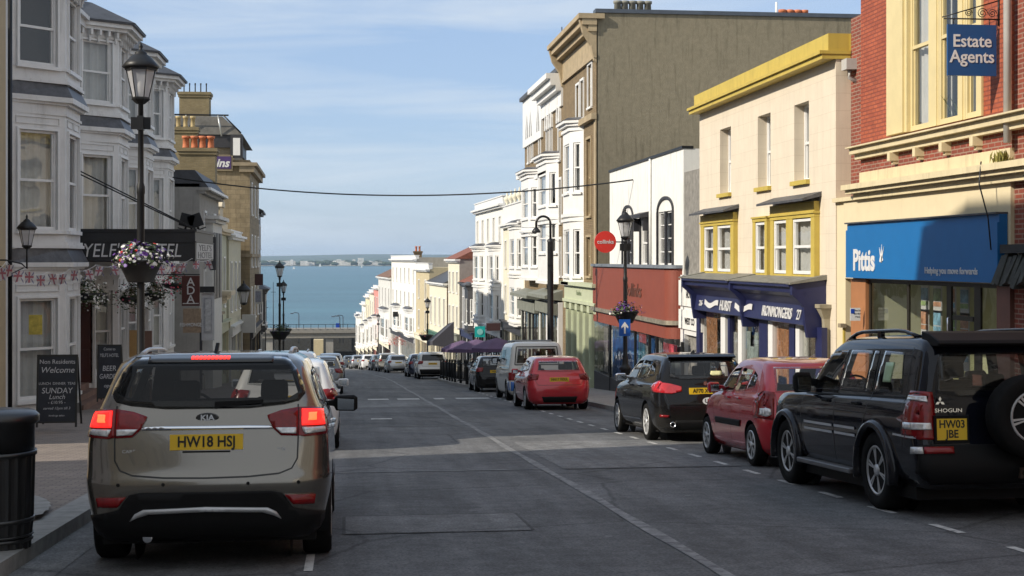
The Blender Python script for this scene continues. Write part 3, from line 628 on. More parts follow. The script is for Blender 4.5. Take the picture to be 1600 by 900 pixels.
# ---- generic terrace building
def terrace(name, label, X, ya, yb, ztop, mat, side=1, trim=None, n=2, bays=(), shop=None, roof='flat', depth=9, pot=None, frame=None, curt='net', fl_h=None, win_h=1.7, winw=.85, cat='house', roofmat=None, shop_h=3.0, sidemat=None, hood=False, parapet=.0, arch=False, bay_hood=True, group=None):
    p = (X+sh(ya), ya); q = (X+sh(yb), yb); inn = (X+side*5+sh(ya), (ya+yb)/2); W_ = seg_wall(p, q, inn); Lw = W_.len; trim = trim or MATS['white_paint']; frame = frame or MATS['white_paint']
    g = gz(yb)-.15; gs = gz(ya)+.12; r = thing(name, label, cat, (p[0], ya, gz(ya)), group); zs = gs+shop_h
    nf = max(1, round((ztop-zs-.5)/(fl_h or 2.9))); fh = (ztop-.45-zs)/nf; ops = []; bayspans = [(b0*Lw, b1*Lw, f_) for b0, b1, f_ in bays]
    for f_ in range(nf):
        z0 = zs+fh*f_+.42*fh/2.9; z1 = min(z0+win_h*fh/2.9, zs+fh*(f_+1)-.3)
        for k in range(n):
            uc = Lw*(k+.5)/n
            if any(b0-.2 < uc < b1+.2 and f_ < ff for b0, b1, ff in bayspans): continue
            ops.append((uc-winw/2, uc+winw/2, z0, z1))
    shopops = []
    if shop: shopops = [(.35, Lw*.62, gs+.45, zs-.75), (Lw*.68, Lw-.3, gs+.05, zs-.75)] if Lw > 3 else [(.3, Lw-.3, gs+.4, zs-.75)]
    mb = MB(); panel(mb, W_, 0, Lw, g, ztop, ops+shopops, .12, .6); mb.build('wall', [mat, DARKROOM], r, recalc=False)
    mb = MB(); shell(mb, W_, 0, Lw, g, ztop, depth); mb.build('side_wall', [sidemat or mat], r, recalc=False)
    for o in ops: window(r, W_, o, frame=frame, curtain=curt if random.random() < .75 else None, sill=True, casing=.09)
    for k, o in enumerate(shopops):
        mb = W_.mb(); mb.poly([(o[0],-.1,o[2]),(o[1],-.1,o[2]),(o[1],-.1,o[3]),(o[0],-.1,o[3])]); pn = mb.build('shop_window', GLASS(), r)
        mb = W_.mb(); m_ = max(1, int((o[1]-o[0])/1.1))
        for j in range(m_+1): uu = o[0]+.03+(o[1]-o[0]-.06)*j/m_; mb.box(uu-.03, uu+.03, -.14, -.06, o[2], o[3])
        mb.box(o[0], o[1], -.14, -.062, o[2]+.001, o[2]+.06); mb.box(o[0], o[1], -.14, -.062, o[3]-.06, o[3]-.001); mb.build('frame', shop[1], pn)
        mb = W_.mb()
        for j in range(m_*3): uu = o[0]+.15+random.random()*(o[1]-o[0]-.5); hh = .3+random.random()*.9; mb.box(uu, uu+.25, -.5, -.35, o[2], o[2]+hh)
        mb.build('display', M(random.choice(['goods_red', 'goods_pale', 'goods_teal']), {'goods_red': (.35,.08,.07), 'goods_pale': (.5,.48,.42), 'goods_teal': (.08,.25,.28)}[random.choice(['goods_red', 'goods_pale', 'goods_teal'])], .8, var=.5, scale=6), pn)
    if shop:
        mb = W_.mb(); mb.box(.1, Lw-.1, 0, .14, zs-.68, zs-.2); mb.box(.02, Lw-.02, 0, .3, zs-.2, zs-.1); fa = mb.build('fascia', shop[0], r)
        mb = W_.mb()
        for uu in (.0, Lw-.24): mb.box(uu+.01, uu+.23, .002, .1, gs-.1, zs-.1); mb.box(uu-.01, uu+.25, .004, .2, zs-.6, zs-.11)
        mb.build('pilaster', shop[1], r)
    mb = W_.mb(); mb.box(-.05, Lw+.05, -.05, .22, ztop-.4, ztop-.28); mb.box(-.1, Lw+.1, -.06, .36, ztop-.279, ztop-.15)
    if roof == 'flat': mb.box(-.02, Lw+.02, -.3, .06, ztop-.149, ztop+parapet+.05); mb.box(-.06, Lw+.06, -.34, .12, ztop+parapet+.051, ztop+parapet+.12)
    mb.build('cornice', trim, r)
    if roof == 'pitched':
        mb = MB(); h_ = depth*.24; mb.loft([[W_.f(u, d, z) for d, z in ((.3, ztop-.12), (-depth/2, ztop+h_), (-depth, ztop-.1))] for u in (-.08, Lw+.08)]); mb.build('roof', roofmat or MATS['slate'], r)
    elif roof == 'gable':                              # gable turned to the street
        mb = MB(); mb.prism([W_.f(-.05, .1, ztop-.1), W_.f(Lw+.05, .1, ztop-.1), W_.f(Lw/2, .1, ztop+Lw*.42)], (-W_.nx*depth, -W_.ny*depth, 0)); mb.build('roof', roofmat or MATS['slate'], r)
        mb = MB(); mb.prism([W_.f(.15, .12, ztop-.1), W_.f(Lw-.15, .12, ztop-.1), W_.f(Lw/2, .12, ztop+Lw*.42-.15)], (W_.nx*.06, W_.ny*.06, 0)); mb.build('gable', mat, r)
    for b0, b1, ff in bayspans:
        fl = []; bands = []
        for f_ in range(ff):
            z0 = zs+fh*f_; a = z0+.45*fh/2.9; fl.append((z0, z0+fh, a, min(a+win_h*fh/2.9, z0+fh-.35)))
            bands.append((z0+.02, z0+.12, .10, trim)); bands.append((z0+fh-.16, z0+fh-.06, .08, trim))
        zt_ = zs+fh*ff; bands += [(zs-.16, zs+.019, .02, trim), (zt_+.001, zt_+.1, .16, trim), (zt_+.101, zt_+.2, .26, trim), (zt_+.2, (zt_+.4, -.15), .24, MATS['lead_flashing'])]
        canted_bay(r, W_, b0, b1, .45, .4, fl, trim if bay_hood else mat, bands, frame=frame, curt=curt)
    if pot:
        for (fu, dd, npot, hh, pm) in pot:
            c = W_.f(Lw*fu, -dd, 0); pots(r, c[0], c[1], ztop-.5, npot, .62 if npot > 2 else .45, .32, hh, pm, along='x', stackmat=sidemat or MATS['brown_brick'])
    return r, W_, zs, gs
# ---- left row beyond the hotel
y5 = hend + .1
xs5 = x_at(313, y5+1.2)
zt5 = z_at(287, dep(xs5, y5+1))
r, W5, zs, gs = terrace('house', 'grey rendered house with dark mansard roof next to the hotel', xs5, y5+.9, y5+9.5, zt5, MATS['render_grey'], -1, n=2, shop=(MATS['stone_trim'], MATS['dark_paint']), roof='none', depth=7, sidemat=MATS['render_grey'], trim=MATS['render_grey'])
mb = MB(); q = [(0, .35), (8.6, .35), (8.6, -5), (0, -5)]
mb.loft([[W5.f(u, d, zt5-.14) for u, d in q], [W5.f(u, d*.6-.4, zt5+.55) for u, d in q]]); mb.build('roof', MATS['slate'], r)
mb = W5.mb(); mb.box(0, 8.6, .2, .45, zt5-.25, zt5-.145); mb.build('gutter', MATS['white_paint'], r)
pots(r, x_at(310, y5+8.7), y5+8.7, 3.5, 4, .80, .5, z_at(233, dep(-7, y5+8.7))-3.5, MATS['terracotta'], .17, stackmat=BRICK('stock_brick', (.21,.165,.085), (.25,.20,.11), (.2,.165,.10)))
# white projecting shop bay with cornice
sb = thing('shop_bay', 'tall white two-storey shop bay with a deep cornice beside the grey rendered house', 'shopfront', (xs5, y5+3, gz(y5+3)))
Xb = x_at(345, y5+7); mb = MB(); yb0, yb1 = y5+3.2, y5+7.6; zb1 = z_at(337, dep(Xb, yb0)); mb.box(xs5-.3, Xb, yb0, yb1, gz(yb1), zb1-.3); mb.build('wall', MATS['grey_white_render'], sb)
mb = MB(); mb.box(xs5-.4, Xb+.15, yb0-.15, yb1+.15, zb1-.299, zb1-.15); mb.box(xs5-.4, Xb+.3, yb0-.3, yb1+.3, zb1-.149, zb1); mb.build('cornice', MATS['grey_white_render'], sb)
Ws = Wall(Xb, 0, 0, 1, 1, 0); mb = Ws.mb()
for k in range(3): mb.box(yb0+.35+k*1.3, yb0+1.3+k*1.3, .004, .03, gz(yb0)+3.9, zb1-.7)
mb.build('window', CG if 'CG' in globals() else MATS['dark_paint'], sb)
mb = MB(); mb.box(xs5+.2, xs5+.45, yb0-.02, yb0, zb1-2.3, zb1-.9); mb.build('window', MATS['dark_paint'], sb)
# ornate cream and sage fronts
y6 = y5 + 9.7
r6, W6, _, _ = terrace('house', 'sage and cream fronted shop with a small pediment and balcony on the left', -6.05, y6, y6+6.2, z_at(352, dep(-6.05, y6)), MATS['sage_paint'], -1, trim=MATS['cream_render'], n=2, shop=(MATS['sage_paint'], M('cream_paint', (.50,.46,.32), .6, var=.1)), depth=8, parapet=.2)
mb = W6.mb(); zz = z_at(352, dep(-6.05, y6)); mb.box(.6, 2.4, -.5, .15, zz+.1, zz+.9); mb.loft([[(.5,-.5,zz+.9),(2.5,-.5,zz+.9),(2.1,-.5,zz+1.15),(1.5,-.5,zz+1.25),(.9,-.5,zz+1.15)],[(.5,.25,zz+.9),(2.5,.25,zz+.9),(2.1,.25,zz+1.15),(1.5,.25,zz+1.25),(.9,.25,zz+1.15)]]); mb.build('pediment', MATS['cream_render'], r6)
mb = W6.mb(); mb.box(.3, 3.0, 0, .7, zz-3.3, zz-3.1); mb.box(.4, 2.9, 0, .5, zz-3.5, zz-3.301); mb.box(.5, 2.8, 0, .3, zz-3.7, zz-3.501); mb.build('balcony', MATS['cream_render'], r6)
y7 = y6 + 6.4
terrace('house', 'pale cream house with tall windows and cornice next to the sage front on the left', -5.95, y7, y7+8.5, z_at(362, dep(-6, y7)), M('pale_cream', (.50,.48,.36), .7, var=.08, stain=.3), -1, n=3, shop=(MATS['grey_white_render'], MATS['grey_white_render']), depth=8)
# tall stone building with ruined mansard
y8 = y7 + 9.0; X8 = x_at(391, y8); D8 = dep(X8, y8); zz8 = z_at(262, D8); za8 = z_at(247, D8)
r8, W8, _, _ = terrace('building', 'tall buff stone building with a dark mansard storey and iron frames on its roof', X8, y8, y8+12, z_at(250, D8), MATS['ashlar'], -1, trim=MATS['stone_trim'], n=3, shop=(MATS['dark_paint'], MATS['dark_paint']), depth=13, sidemat=MATS['ashlar'], roof='none', frame=MATS['white_paint'], cat='building', winw=.95)
zt8 = z_at(250, D8); zm8 = z_at(231, D8); zr8 = z_at(181, D8)
mb = W8.mb(); mb.box(.2, 11.5, -12.5, -.9, zt8+.003, zm8); mb.build('attic_wall', MATS['stone_trim'], r8)
mb = W8.mb(); mb.box(.0, 11.6, -12.6, -.8, zm8+.002, z_at(211, D8)); mb.build('attic_storey', MATS['dark_paint'], r8)
mb = W8.mb(); zq = z_at(211, D8)
mb.loft([[(u, d, zq) for u, d in ((-.1,-.4),(11.8,-.4),(11.8,-12.8),(-.1,-12.8))], [(u, d, zr8) for u, d in ((.5,-1.6),(10.6,-1.6),(10.6,-12.2),(.5,-12.2))]]); mb.build('roof', M('weathered_slate', (.10,.095,.085), .6, var=.45, scale=1.5, stain=.5), r8)
for d in (-1.6, -3.4, -6.2, -9.4, -12): mb = W8.mb(); mb.tube([(-.15, d, zq-.1), (-.15, d-.2, zr8)], .05, 6); mb.build('roof_frame', M('bright_metal', (.5,.52,.52), .35, .6, var=.3) if d > -4 else MATS['iron'], r8)
mb = W8.mb(); mb.tube([(-.15, -1.2, zr8), (-.15, -12.5, zr8)], .05, 6); mb.tube([(-.15, -.5, zq+.1), (-.15, -1.5, zr8)], .05, 6); mb.build('roof_frame', MATS['iron'], r8)
Xw = x_at(370, y8); mb = MB(); mb.box(Xw-.35, Xw+.35, y8-.14, y8-.02, zt8+.1, zm8+.75); fr_ = mb.build('dormer_window', MATS['dark_paint'], r8); mb = MB(); mb.box(Xw-.2, Xw+.2, y8-.17, y8-.142, zm8-.45, zm8+.55); mb.build('pane', MATS['white_paint'], fr_)
mb = W8.mb(); mb.box(-.3, 12, -1.0, .42, zt8-.35, zt8-.151); mb.box(-.2, 12, -.6, .25, zt8-.7, zt8-.351); mb.box(-.05, 12, -.02, .12, zt8-5.6, zt8-5.4); mb.box(-.06, -.002, -3.2, .1, zt8-5.6, zt8-5.4); mb.build('cornice', MATS['stone_trim'], r8)
Xs0, Xs1 = x_at(334, y8-.2), x_at(361, y8-.2); zs0, zs1 = z_at(264, D8), z_at(245, D8)
ps = thing('wall_sign', 'purple sign with white italic letters high on the side of the tall stone building', 'sign', ((Xs0+Xs1)/2, y8-.2, zs0)); mb = MB(); mb.box(Xs0, Xs1, y8-.2, y8-.1, zs0, zs1); mb.build('sign_board', M('purple_board', (.06,.03,.13), .5), ps)
text('ins', .66, lambda u, v, o_: ((Xs0+Xs1)/2+u, y8-.205-o_, (zs0+zs1)/2-.05+v), 'sign_letters', MATS['sign_white'], ps, .01, .03, shear=.3)
mb = MB(); mb.box(Xs0-.1, Xs1+.08, y8-.16, y8-.02, zs0-.12, zs0-.003); mb.box(Xs1+.002, Xs1+.1, y8-.17, y8-.02, zs0-.003, zs1+.05); mb.build('sign_frame', MATS['stone_trim'], ps)
Xc = x_at(305, y8+1.5); pots(r8, Xc, y8+1.5, zt8-1, 5, .85, .6, z_at(146, dep(Xc, y8+1.5))-zt8+1, MATS['iron'], .04, stackmat=MATS['stock_brick'])
Xc = x_at(306, y8-1.2); pots(r6, Xc, y7-.6, 3.0, 5, .95, .4, z_at(200, dep(Xc, y7-.6))-3.0, MATS['buff_pot'], .13, stackmat=MATS['stock_brick'])
y9 = y8 + 12.4
terrace('house', 'narrow dark timbered house beyond the tall stone building on the left', x_at(403, y9)-sh(y9), y9, y9+7, z_at(325, dep(-6, y9)), MATS['dark_paint'], -1, trim=MATS['dark_paint'], n=2, roof='pitched', shop=(MATS['dark_paint'], MATS['grey_white_render']), depth=4, bays=((.15,.85,1),))
terrace('house', 'low white shop at the foot of the left row', -6.4, y9+8, y9+18, z_at(400, dep(-7, y9+8)), MATS['grey_white_render'], -1, n=3, roof='pitched', shop=(MATS['dark_paint'], MATS['white_paint']), depth=8)
terrace('house', 'last pale house of the left row above the bridge', -6.2, y9+19, y9+36, z_at(455, dep(-9, y9+19)), MATS['grey_white_render'], -1, n=4, roof='pitched', shop=(MATS['dark_paint'], MATS['white_paint']), depth=8)
# ---------------------------------------------------------------- right side
RW = Wall(FR, 0, 0, 1, -1, 0)
Y_ = lambda px, X=FR: y_at(px, X)
def Z_(px, py, X=FR): return z_at(py, dep(X, y_at(px, X)))
M('cream_stone', (.62,.53,.34), .8, var=.08, stain=.4); M('cream_frame', (.62,.52,.28), .55, var=.06); M('sign_blue', (.008,.13,.36), .45, var=.05); M('orange_tile', (.36,.16,.07), .5, var=.12)
BRICK('painted_red_brick', (.42,.105,.045), (.33,.075,.034), (.24,.06,.035), .225, .075, .014, .7, .22, .8, stain=.35); BRICK('dark_red_brick', (.27,.06,.035), (.19,.045,.03), (.30,.20,.15), .225, .075, .012, .85, .2, .5)
# ---- estate agent's brick building
u0, u1 = Y_(1581), Y_(1345); zs1, zs0 = Z_(1345, 229), Z_(1345, 240)
ea = thing('estate_agent_building', 'red brick building with cream window surrounds above the blue estate agent sign', 'building', (FR, u0, gz(u0)))
zsill = Z_(1393, 213); ztp = zsill+3.3
ops = [(Y_(b), Y_(a), zsill, ztp-.35) for a, b in ((1425, 1456), (1470, 1502), (1511, 1531))]
mb = MB(); panel(mb, RW, u0, u1, zs0, 9.5, ops, .04, .7, mrev=2); shell(mb, RW, u0, u1, zs0, 9.5, 9)
mb.build('wall', [MATS['painted_red_brick'], DARKROOM, MATS['cream_frame']], ea, recalc=False)
fm = MATS['cream_frame']
for o in ops: window(ea, RW, o, rec=-.0, frame=fm, curtain='drapes' if o is ops[1] else 'net', fw=.07, sill=False)
mb = RW.mb(); uA, uB = Y_(1537), Y_(1393)
mb.box(uA, ops[2][0]-.002, .003, .04, zsill, ztp); mb.box(ops[0][1]+.002, uB, .003, .10, zsill, ztp); mb.box(ops[0][1]+.1, uB-.1, .10, .14, zsill, ztp-.2); mb.box(uA, uB, .003, .2, ztp, ztp+.3)
for a, b in ((ops[2][1], ops[1][0]), (ops[1][1], ops[0][0])): mb.box(a+.002, b-.002, -.06, .035, zsill, ztp); mb.box(a+.06, b-.06, .035, .055, zsill, ztp)
mb.box(ops[2][0], ops[0][1], -.05, .08, ztp-.34, ztp-.002); mb.build('window_surround', fm, ea)
zc = [Z_(1345, y) for y in (289, 303, 312, 350)]
zbr = Z_(1345, 270)
mb = RW.mb(); mb.box(u0-12, u1+.05, -.2, .22, zs0-.02, zs0+.09); mb.box(u0-12, u1+.06, -.2, .30, zs0+.091, zs1-.02); mb.box(u0-12, u1+.02, -.2, .12, zs0-.12, zs0-.021)
mb.build('sill_course', MATS['cream_stone'], ea)
for px in (1402, 1442, 1484, 1533):
    mb = RW.mb(); uu = Y_(px); mb.box(uu-.06, uu+.06, -.02, .17, zs0-.27, zs0-.121); mb.box(uu-.045, uu+.045, -.02, .1, zs0-.33, zs0-.271); mb.build('bracket', MATS['cream_stone'], ea)
mb = RW.mb(); mb.box(u0, u1, -.3, 0, zbr, zs0-.003); mb.build('brick_band', MATS['dark_red_brick'], ea)
mb = RW.mb(); mb.box(u0, u1+.0, -.3, .03, zc[0]+.002, zbr-.002); mb.build('render_band', MATS['cream_stone'], ea)
mb = RW.mb(); mb.box(u0-12, u1+.25, -.2, .32, zc[0]-.10, zc[0]); mb.box(u0-12, u1+.22, -.2, .24, zc[1], zc[0]-.101); mb.box(u0-12, u1+.1, -.2, .12, zc[2], zc[1]-.001); mb.build('cornice', MATS['cream_stone'], ea)
mb = RW.mb(); zf0 = Z_(1345, 434); mb.box(u0, u1+.9, -.3, .02, zf0-.02, zc[2]-.002); mb.build('fascia_wall', M('cream_wall', (.66,.57,.38), .8, var=.04, stain=.1), ea)
# shopfront: pilaster, frames, glass, pale green room with posters
gsh = gz(23)-.2
mb = RW.mb(); mb.box(Y_(1357), Y_(1334), -.3, .06, gsh-.3, zf0-.02); mb.build('pilaster', MATS['orange_tile'], ea)
mb = RW.mb(); mb.box(u0, Y_(1560), -.3, .03, gsh, zf0-.02); mb.build('pilaster', M('brown_tile', (.16,.07,.05), .5, var=.12), ea)
ua, ub = Y_(1560)+.002, Y_(1357)-.002
mb = RW.mb(); GRN = M('pale_green_room', (.66,.68,.46), .9, var=.05)
mb.poly([(ua,-2.2,gsh),(ub,-2.2,gsh),(ub,-2.2,zf0),(ua,-2.2,zf0)]); mb.poly([(ub,-.036,gsh),(ub,-2.2,gsh),(ub,-2.2,zf0),(ub,-.036,zf0)]); mb.poly([(ua,-.036,gsh),(ua,-2.2,gsh),(ua,-2.2,zf0),(ua,-.036,zf0)]); mb.poly([(ua,-.036,zf0),(ub,-.036,zf0),(ub,-2.2,zf0),(ua,-2.2,zf0)]); mb.poly([(ua,-.036,gsh),(ub,-.036,gsh),(ub,-2.2,gsh),(ua,-2.2,gsh)])
mb.build('shop_interior', GRN, ea, recalc=False)
DB = M('dark_bronze', (.035,.03,.022), .4, .4, var=.15)
mb = RW.mb()
for a, b in ((1357.5, 1360), (1417, 1420), (1479, 1486), (1522, 1532)): mb.box(Y_(b), Y_(a), -.035, .0, gsh, zf0-.02)
mb.box(ua, ub, -.034, -.002, zf0-.09, zf0-.021); mb.box(ua, ub, -.034, -.001, gsh, gsh+.45); zd = Z_(1500, 497); mb.box(Y_(1520)+.002, Y_(1488)-.002, -.033, -.003, zd-.04, zd+.04)
sf = mb.build('shopfront_frame', DB, ea)
mb = RW.mb(); mb.poly([(ua,-.02,gsh+.4),(ub,-.02,gsh+.4),(ub,-.02,zf0-.08),(ua,-.02,zf0-.08)]); mb.build('pane', GLASS(), sf)
mb = RW.mb(); mb.tube([(Y_(1486), .03, zd-.45), (Y_(1486), .06, zd-.42), (Y_(1486), .06, zd-.02), (Y_(1486), .03, zd)], .014, 6); mb.build('door_handle', CHR if 'CHR' in globals() else M('chrome', (.75,.76,.78), .12, 1., var=0), sf)
pc = [('poster_sky', (.25,.5,.65)), ('poster_lawn', (.35,.5,.2)), ('poster_brick', (.55,.3,.18)), ('poster_white', (.7,.72,.7))]
rs = random.Random(4)
for i, px in enumerate((1410, 1429, 1450, 1470)):
    for j, zz in enumerate((Z_(1400, 468), Z_(1400, 505), Z_(1400, 545))):
        uu = Y_(px); mb = RW.mb(); mb.box(uu-.17, uu+.17, -.44, -.42, zz-.26, zz+.26); po = mb.build('poster', MATS.get('poster_white') or M('poster_white', (.7,.72,.7), .6, var=.05), ea)
        nm, cc = pc[(i+j*2) % 3]; mb = RW.mb(); mb.box(uu-.15, uu+.15, -.418, -.412, zz+.0, zz+.22); mb.build('photo', M(nm, cc, .6, var=.6, scale=7), po)
        nm, cc = pc[(i+j+1) % 3]; mb = RW.mb(); mb.box(uu-.15, uu+.15, -.418, -.412, zz-.10, zz-.02); mb.build('photo', M(nm, cc, .6, var=.6, scale=7), po)
mb = RW.mb(); mb.tube([(Y_(1586), .12, zc[0]+.3), (Y_(1586), .12, 9.4)], .06, 10); mb.build('drainpipe', M('grey_pipe', (.45,.44,.42), .6, var=.1), ea)
# big blue sign
sz0, sz1 = Z_(1345, 434), Z_(1345, 350); sa_, sb_ = Y_(1577), Y_(1336)
sg = thing('shop_sign', 'big blue shop sign with white name and small bird over the estate agent window', 'sign', (FR-.02, sa_, sz0))
mb = RW.mb(); mb.box(sa_, sb_, .03, .16, sz0, sz1); mb.box(sa_, sb_, .16, .19, sz0, sz1-.12); mb.build('sign_board', MATS['sign_blue'], sg)
mb = RW.mb(); mb.box(sa_, sb_, .0, .22, sz1+.002, sz1+.03); mb.build('flashing', MATS['lead_flashing'], sg)
# the lettering runs from the far end (left, seen from the street) to the near end
lf = lambda uc, zc_: (lambda u, v, o_: RW.f(uc-u, .192+o_, zc_+v))
ta, tb = Y_(1385.5), Y_(1345.5); zt_ = Z_(1365, 408)
text('Pittis', .56, lf((ta+tb)/2, zt_+.0), 'sign_letters', MATS['sign_white'] if 'sign_white' in MATS else M('sign_white', (.62,.62,.62), .5), sg, .01, .03, sx=(tb-ta)/(.56*2.3))
mb = RW.mb(); ubd = Y_(1393); zb_ = Z_(1393, 400)
for pts in ([(0,-.12),(.08,-.08),(.03,.02),(.02,.22),(-.01,.05)], [(0,-.12),(-.09,-.1),(-.05,.0),(-.10,.16),(-.02,.02)], [(-.02,-.12),(.02,-.12),(.13,.18),(.03,.02)]): mb.prism([(ubd-x, .193, zb_+z) for x, z in pts], (0, .008, 0))
mb.build('bird_logo', WHT if 'WHT' in globals() else MATS['white_paint'], sg)
ta, tb = Y_(1548.5), Y_(1460); text('Helping you move forwards', .155, lf((ta+tb)/2, Z_(1500, 423.5)), 'sign_letters', MATS['sign_white'], sg, .008, .012, sx=(tb-ta)/(.155*11.8))
# hanging sign facing up the street
yh = Y_(1562); Xa, Xb_ = x_at(1480, yh), x_at(1556, yh); Dh = dep(Xa, yh); z0, z1 = z_at(118, Dh), z_at(38, Dh)
hs = thing('hanging_sign', 'dark blue hanging sign with two lines of white lettering on a wrought iron bracket', 'sign', (FR, yh, z0))
mb = MB(); mb.box(Xa, Xb_, yh-.02, yh+.02, z0, z1); mb.build('sign_board', M('navy_sign', (.010,.070,.21), .4, var=.04), hs)
for k, tx in enumerate(('Estate', 'Agents')): text(tx, .27, lambda u, v, o_: ((Xa+Xb_)/2+u, yh-.022-o_, z1-.26-.24*k+v), 'sign_letters', MATS['sign_white'], hs, .006, .014, sx=.95)
mb = MB(); zb_ = z1+.09; mb.tube([(FR+.02, yh, zb_), (Xa-.05, yh, zb_)], .012, 6); mb.tube([(Xa-.08, yh, zb_+.02), (FR+.02, yh, zb_+.30)], .01, 6); mb.tube([(FR-.02, yh, zb_-.1), (FR-.02, yh, zb_+.4)], .014, 6)
for c_, r_ in ((FR-.28, .085), (FR-.50, .06), (FR-.12, .07)):
    P = [(c_+r_*(1-k/30)*cos(k*.5), yh, zb_+.09+r_*(1-k/30)*sin(k*.5)) for k in range(26)]; mb.tube(P, .007, 5)
for x in (Xa+.1, Xb_-.1): mb.tube([(x, yh, z1), (x, yh, zb_)], .008, 5)
mb.build('bracket', MATS['iron'], hs)
# parking notice on the pilaster
yn = Y_(1350)-.0; Xn = x_at(1357, yn-.2); mb = MB(); zz0, zz1 = Z_(1357, 501), Z_(1357, 481); mb.box(FR-.36, FR-.16, yn-.23, yn-.215, zz0, zz1); 
pn = thing('parking_notice', 'small white and blue parking notice fixed beside the estate agent window', 'notice', (FR-.26, yn-.22, zz0)); mb.build('plate', MATS['white_paint'], pn)
mb = MB(); mb.box(FR-.35, FR-.28, yn-.235, yn-.231, zz0+.14, zz1-.02); mb.build('symbol', M('p_blue', (.01,.06,.4), .4), pn)
for k, tx in enumerate(('Mon-Sat', '8am-6pm', '1 hour')): text(tx, .04, lambda u, v, o_: (FR-.22+u, yn-.232-o_, zz1-.05-.06*k+v), 'notice_text', MATS['iron'], pn, .002, 0)
# neighbour to the right: dark brick, folded dark awning, weeds on the ledge
nb = thing('brick_building', 'dark red brick building at the right edge beside the estate agent', 'building', (FR, 8, gz(8)))
mb = MB(); Wn = Wall(FR+.04, 0, 0, 1, -1, 0); ops = [(Y_(1598)-1.3, Y_(1598), Z_(1590, 395), Z_(1590, 290)), (15., 16.2, 3.9, 6.2), (11.5, 12.7, 3.9, 6.2), (14.5, 17.5, -1, 1.6)]
panel(mb, Wn, 6, u0-.003, gz(8)-1.5, 9.5, ops, .14, .5); shell(mb, Wn, 6, u0-.003, gz(8)-1.5, 9.5, 9); mb.build('wall', [MATS['dark_red_brick'], DARKROOM], nb, recalc=False)
for o in ops: window(nb, Wn, o, frame=MATS['white_paint'])
aw = thing('folded_awning', 'dark folded awning with ragged slats at the right edge, beside the blue sign', 'awning', (FR-.3, Y_(1590), Z_(1580, 450)))
mb = MB(); ya_ = Y_(1581); 
for k in range(9):
    yy = ya_-.05-.13*k; zz = 1.22+.03*sin(k*2.1); mb.loft([[(FR+.0, yy-.06, zz+.42), (FR-.16-.02*sin(k), yy-.06, zz+.40), (FR-.16-.02*sin(k), yy+.055, zz+.40), (FR, yy+.055, zz+.42)], [(FR, yy-.06, zz-.05), (FR-.34-.03*sin(k*3), yy-.06, zz-.04-.04*sin(k*1.7)), (FR-.34-.03*sin(k*3), yy+.055, zz-.04), (FR, yy+.055, zz-.05)]])
mb.build('slats', M('old_slats', (.035,.036,.030), .8, var=.5, scale=9), aw)
mb = MB(); mb.box(FR-.2, FR, ya_-1.3, ya_-.02, 1.65, 1.78); mb.build('case', MATS['iron'], aw)
mb = MB(); P = [(FR-.30, Y_(1562), zc[0]+.05), (FR-.36, Y_(1565), zc[0]-.3), (FR-.26, Y_(1569), 2.2), (FR-.26, Y_(1574), 1.7)]; mb.tube(P, .012, 5)
single(mb, 'loose_cable', MATS['iron'], 'black loose cable hanging from the ledge past the right end of the blue sign', 'cable', (FR-.3, Y_(1565), 1.6))
def tuft(name, label, cat, x, y, z, n, r, h, mat, seed=1, group=None):
    rs = random.Random(seed); mb = MB()
    for i in range(n):
        a = rs.random()*6.28; l = h*(.5+rs.random()*.6); ox, oy = rs.gauss(0, r*.45), rs.gauss(0, r*.45); lean = rs.random()*.6; w_ = .012+.02*rs.random()
        p0 = Vector((x+ox, y+oy, z)); p1 = p0+Vector((cos(a)*l*lean, sin(a)*l*lean, l)); s_ = Vector((-sin(a), cos(a), 0))*w_; m_ = (p0+p1)/2+Vector((0,0,l*.15))
        mb.poly([p0-s_*.4, m_-s_, p1, m_+s_])
    return single(mb, name, mat, label, cat, (x, y, z), group, recalc=False)
M('leaf_green', (.06,.10,.025), .7, var=.4, scale=20); M('leaf_yellow', (.22,.20,.05), .8, var=.4, scale=20)
tuft('weed', 'yellow green weeds growing on the ledge at the top right of the blue sign', 'weed', FR-.1, Y_(1575), zc[0], 60, .16, .2, MATS['leaf_yellow'])
tuft('potted_plant', 'green plant inside the open window behind the hanging sign', 'plant', FR+.35, (Y_(1500)+Y_(1470))/2+.1, zsill, 120, .16, .55, MATS['leaf_green'], 5)
# ---- cream building with yellow parapet
c0, c1 = Y_(1306), Y_(1093); cr = thing('cream_building', 'cream rendered building with yellow parapet and yellow framed windows', 'building', (FR, c0, gz(c0)))
CR = BRICK('cream_block', (.67,.59,.47), (.66,.58,.46), (.56,.48,.37), .9, .36, .005, .75, .07, .2, stain=.22); YE = M('yellow_paint', (.50,.38,.075), .6, var=.08, stain=.3)
zt = Z_(1304, 53); zcb = Z_(1304, 93); zcm = Z_(1304, 84)
ops2 = [(Y_(b), Y_(a), Z_((a+b)/2, yb), Z_((a+b)/2, yt)) for a, b, yt, yb in ((1125, 1142, 200, 302), (1184, 1204, 179, 292), (1241, 1264, 161, 282))]
wz0, wz1 = Z_(1248, 428), Z_(1248, 343); ops1 = []
for a, b in ((1106, 1121), (1127, 1148), (1187, 1202), (1216, 1236), (1246, 1275)): ops1.append((Y_(b), Y_(a), wz0, wz1))
mb = MB(); panel(mb, RW, c0, c1, gz(c1)-.3, zcb, ops2+ops1, .34, .8); shell(mb, RW, c0, c1, gz(c1)-.3, zcb, 9); mb.build('wall', [CR, DARKROOM], cr, recalc=False)
for o in ops2: window(cr, RW, o, rec=.26, frame=MATS['white_paint'], curtain='net', fw=.05, sill=False); mb = RW.mb(); mb.box(o[0]-.06, o[1]+.06, -.2, .09, o[2]-.10, o[2]-.002); mb.build('sill', YE, cr)
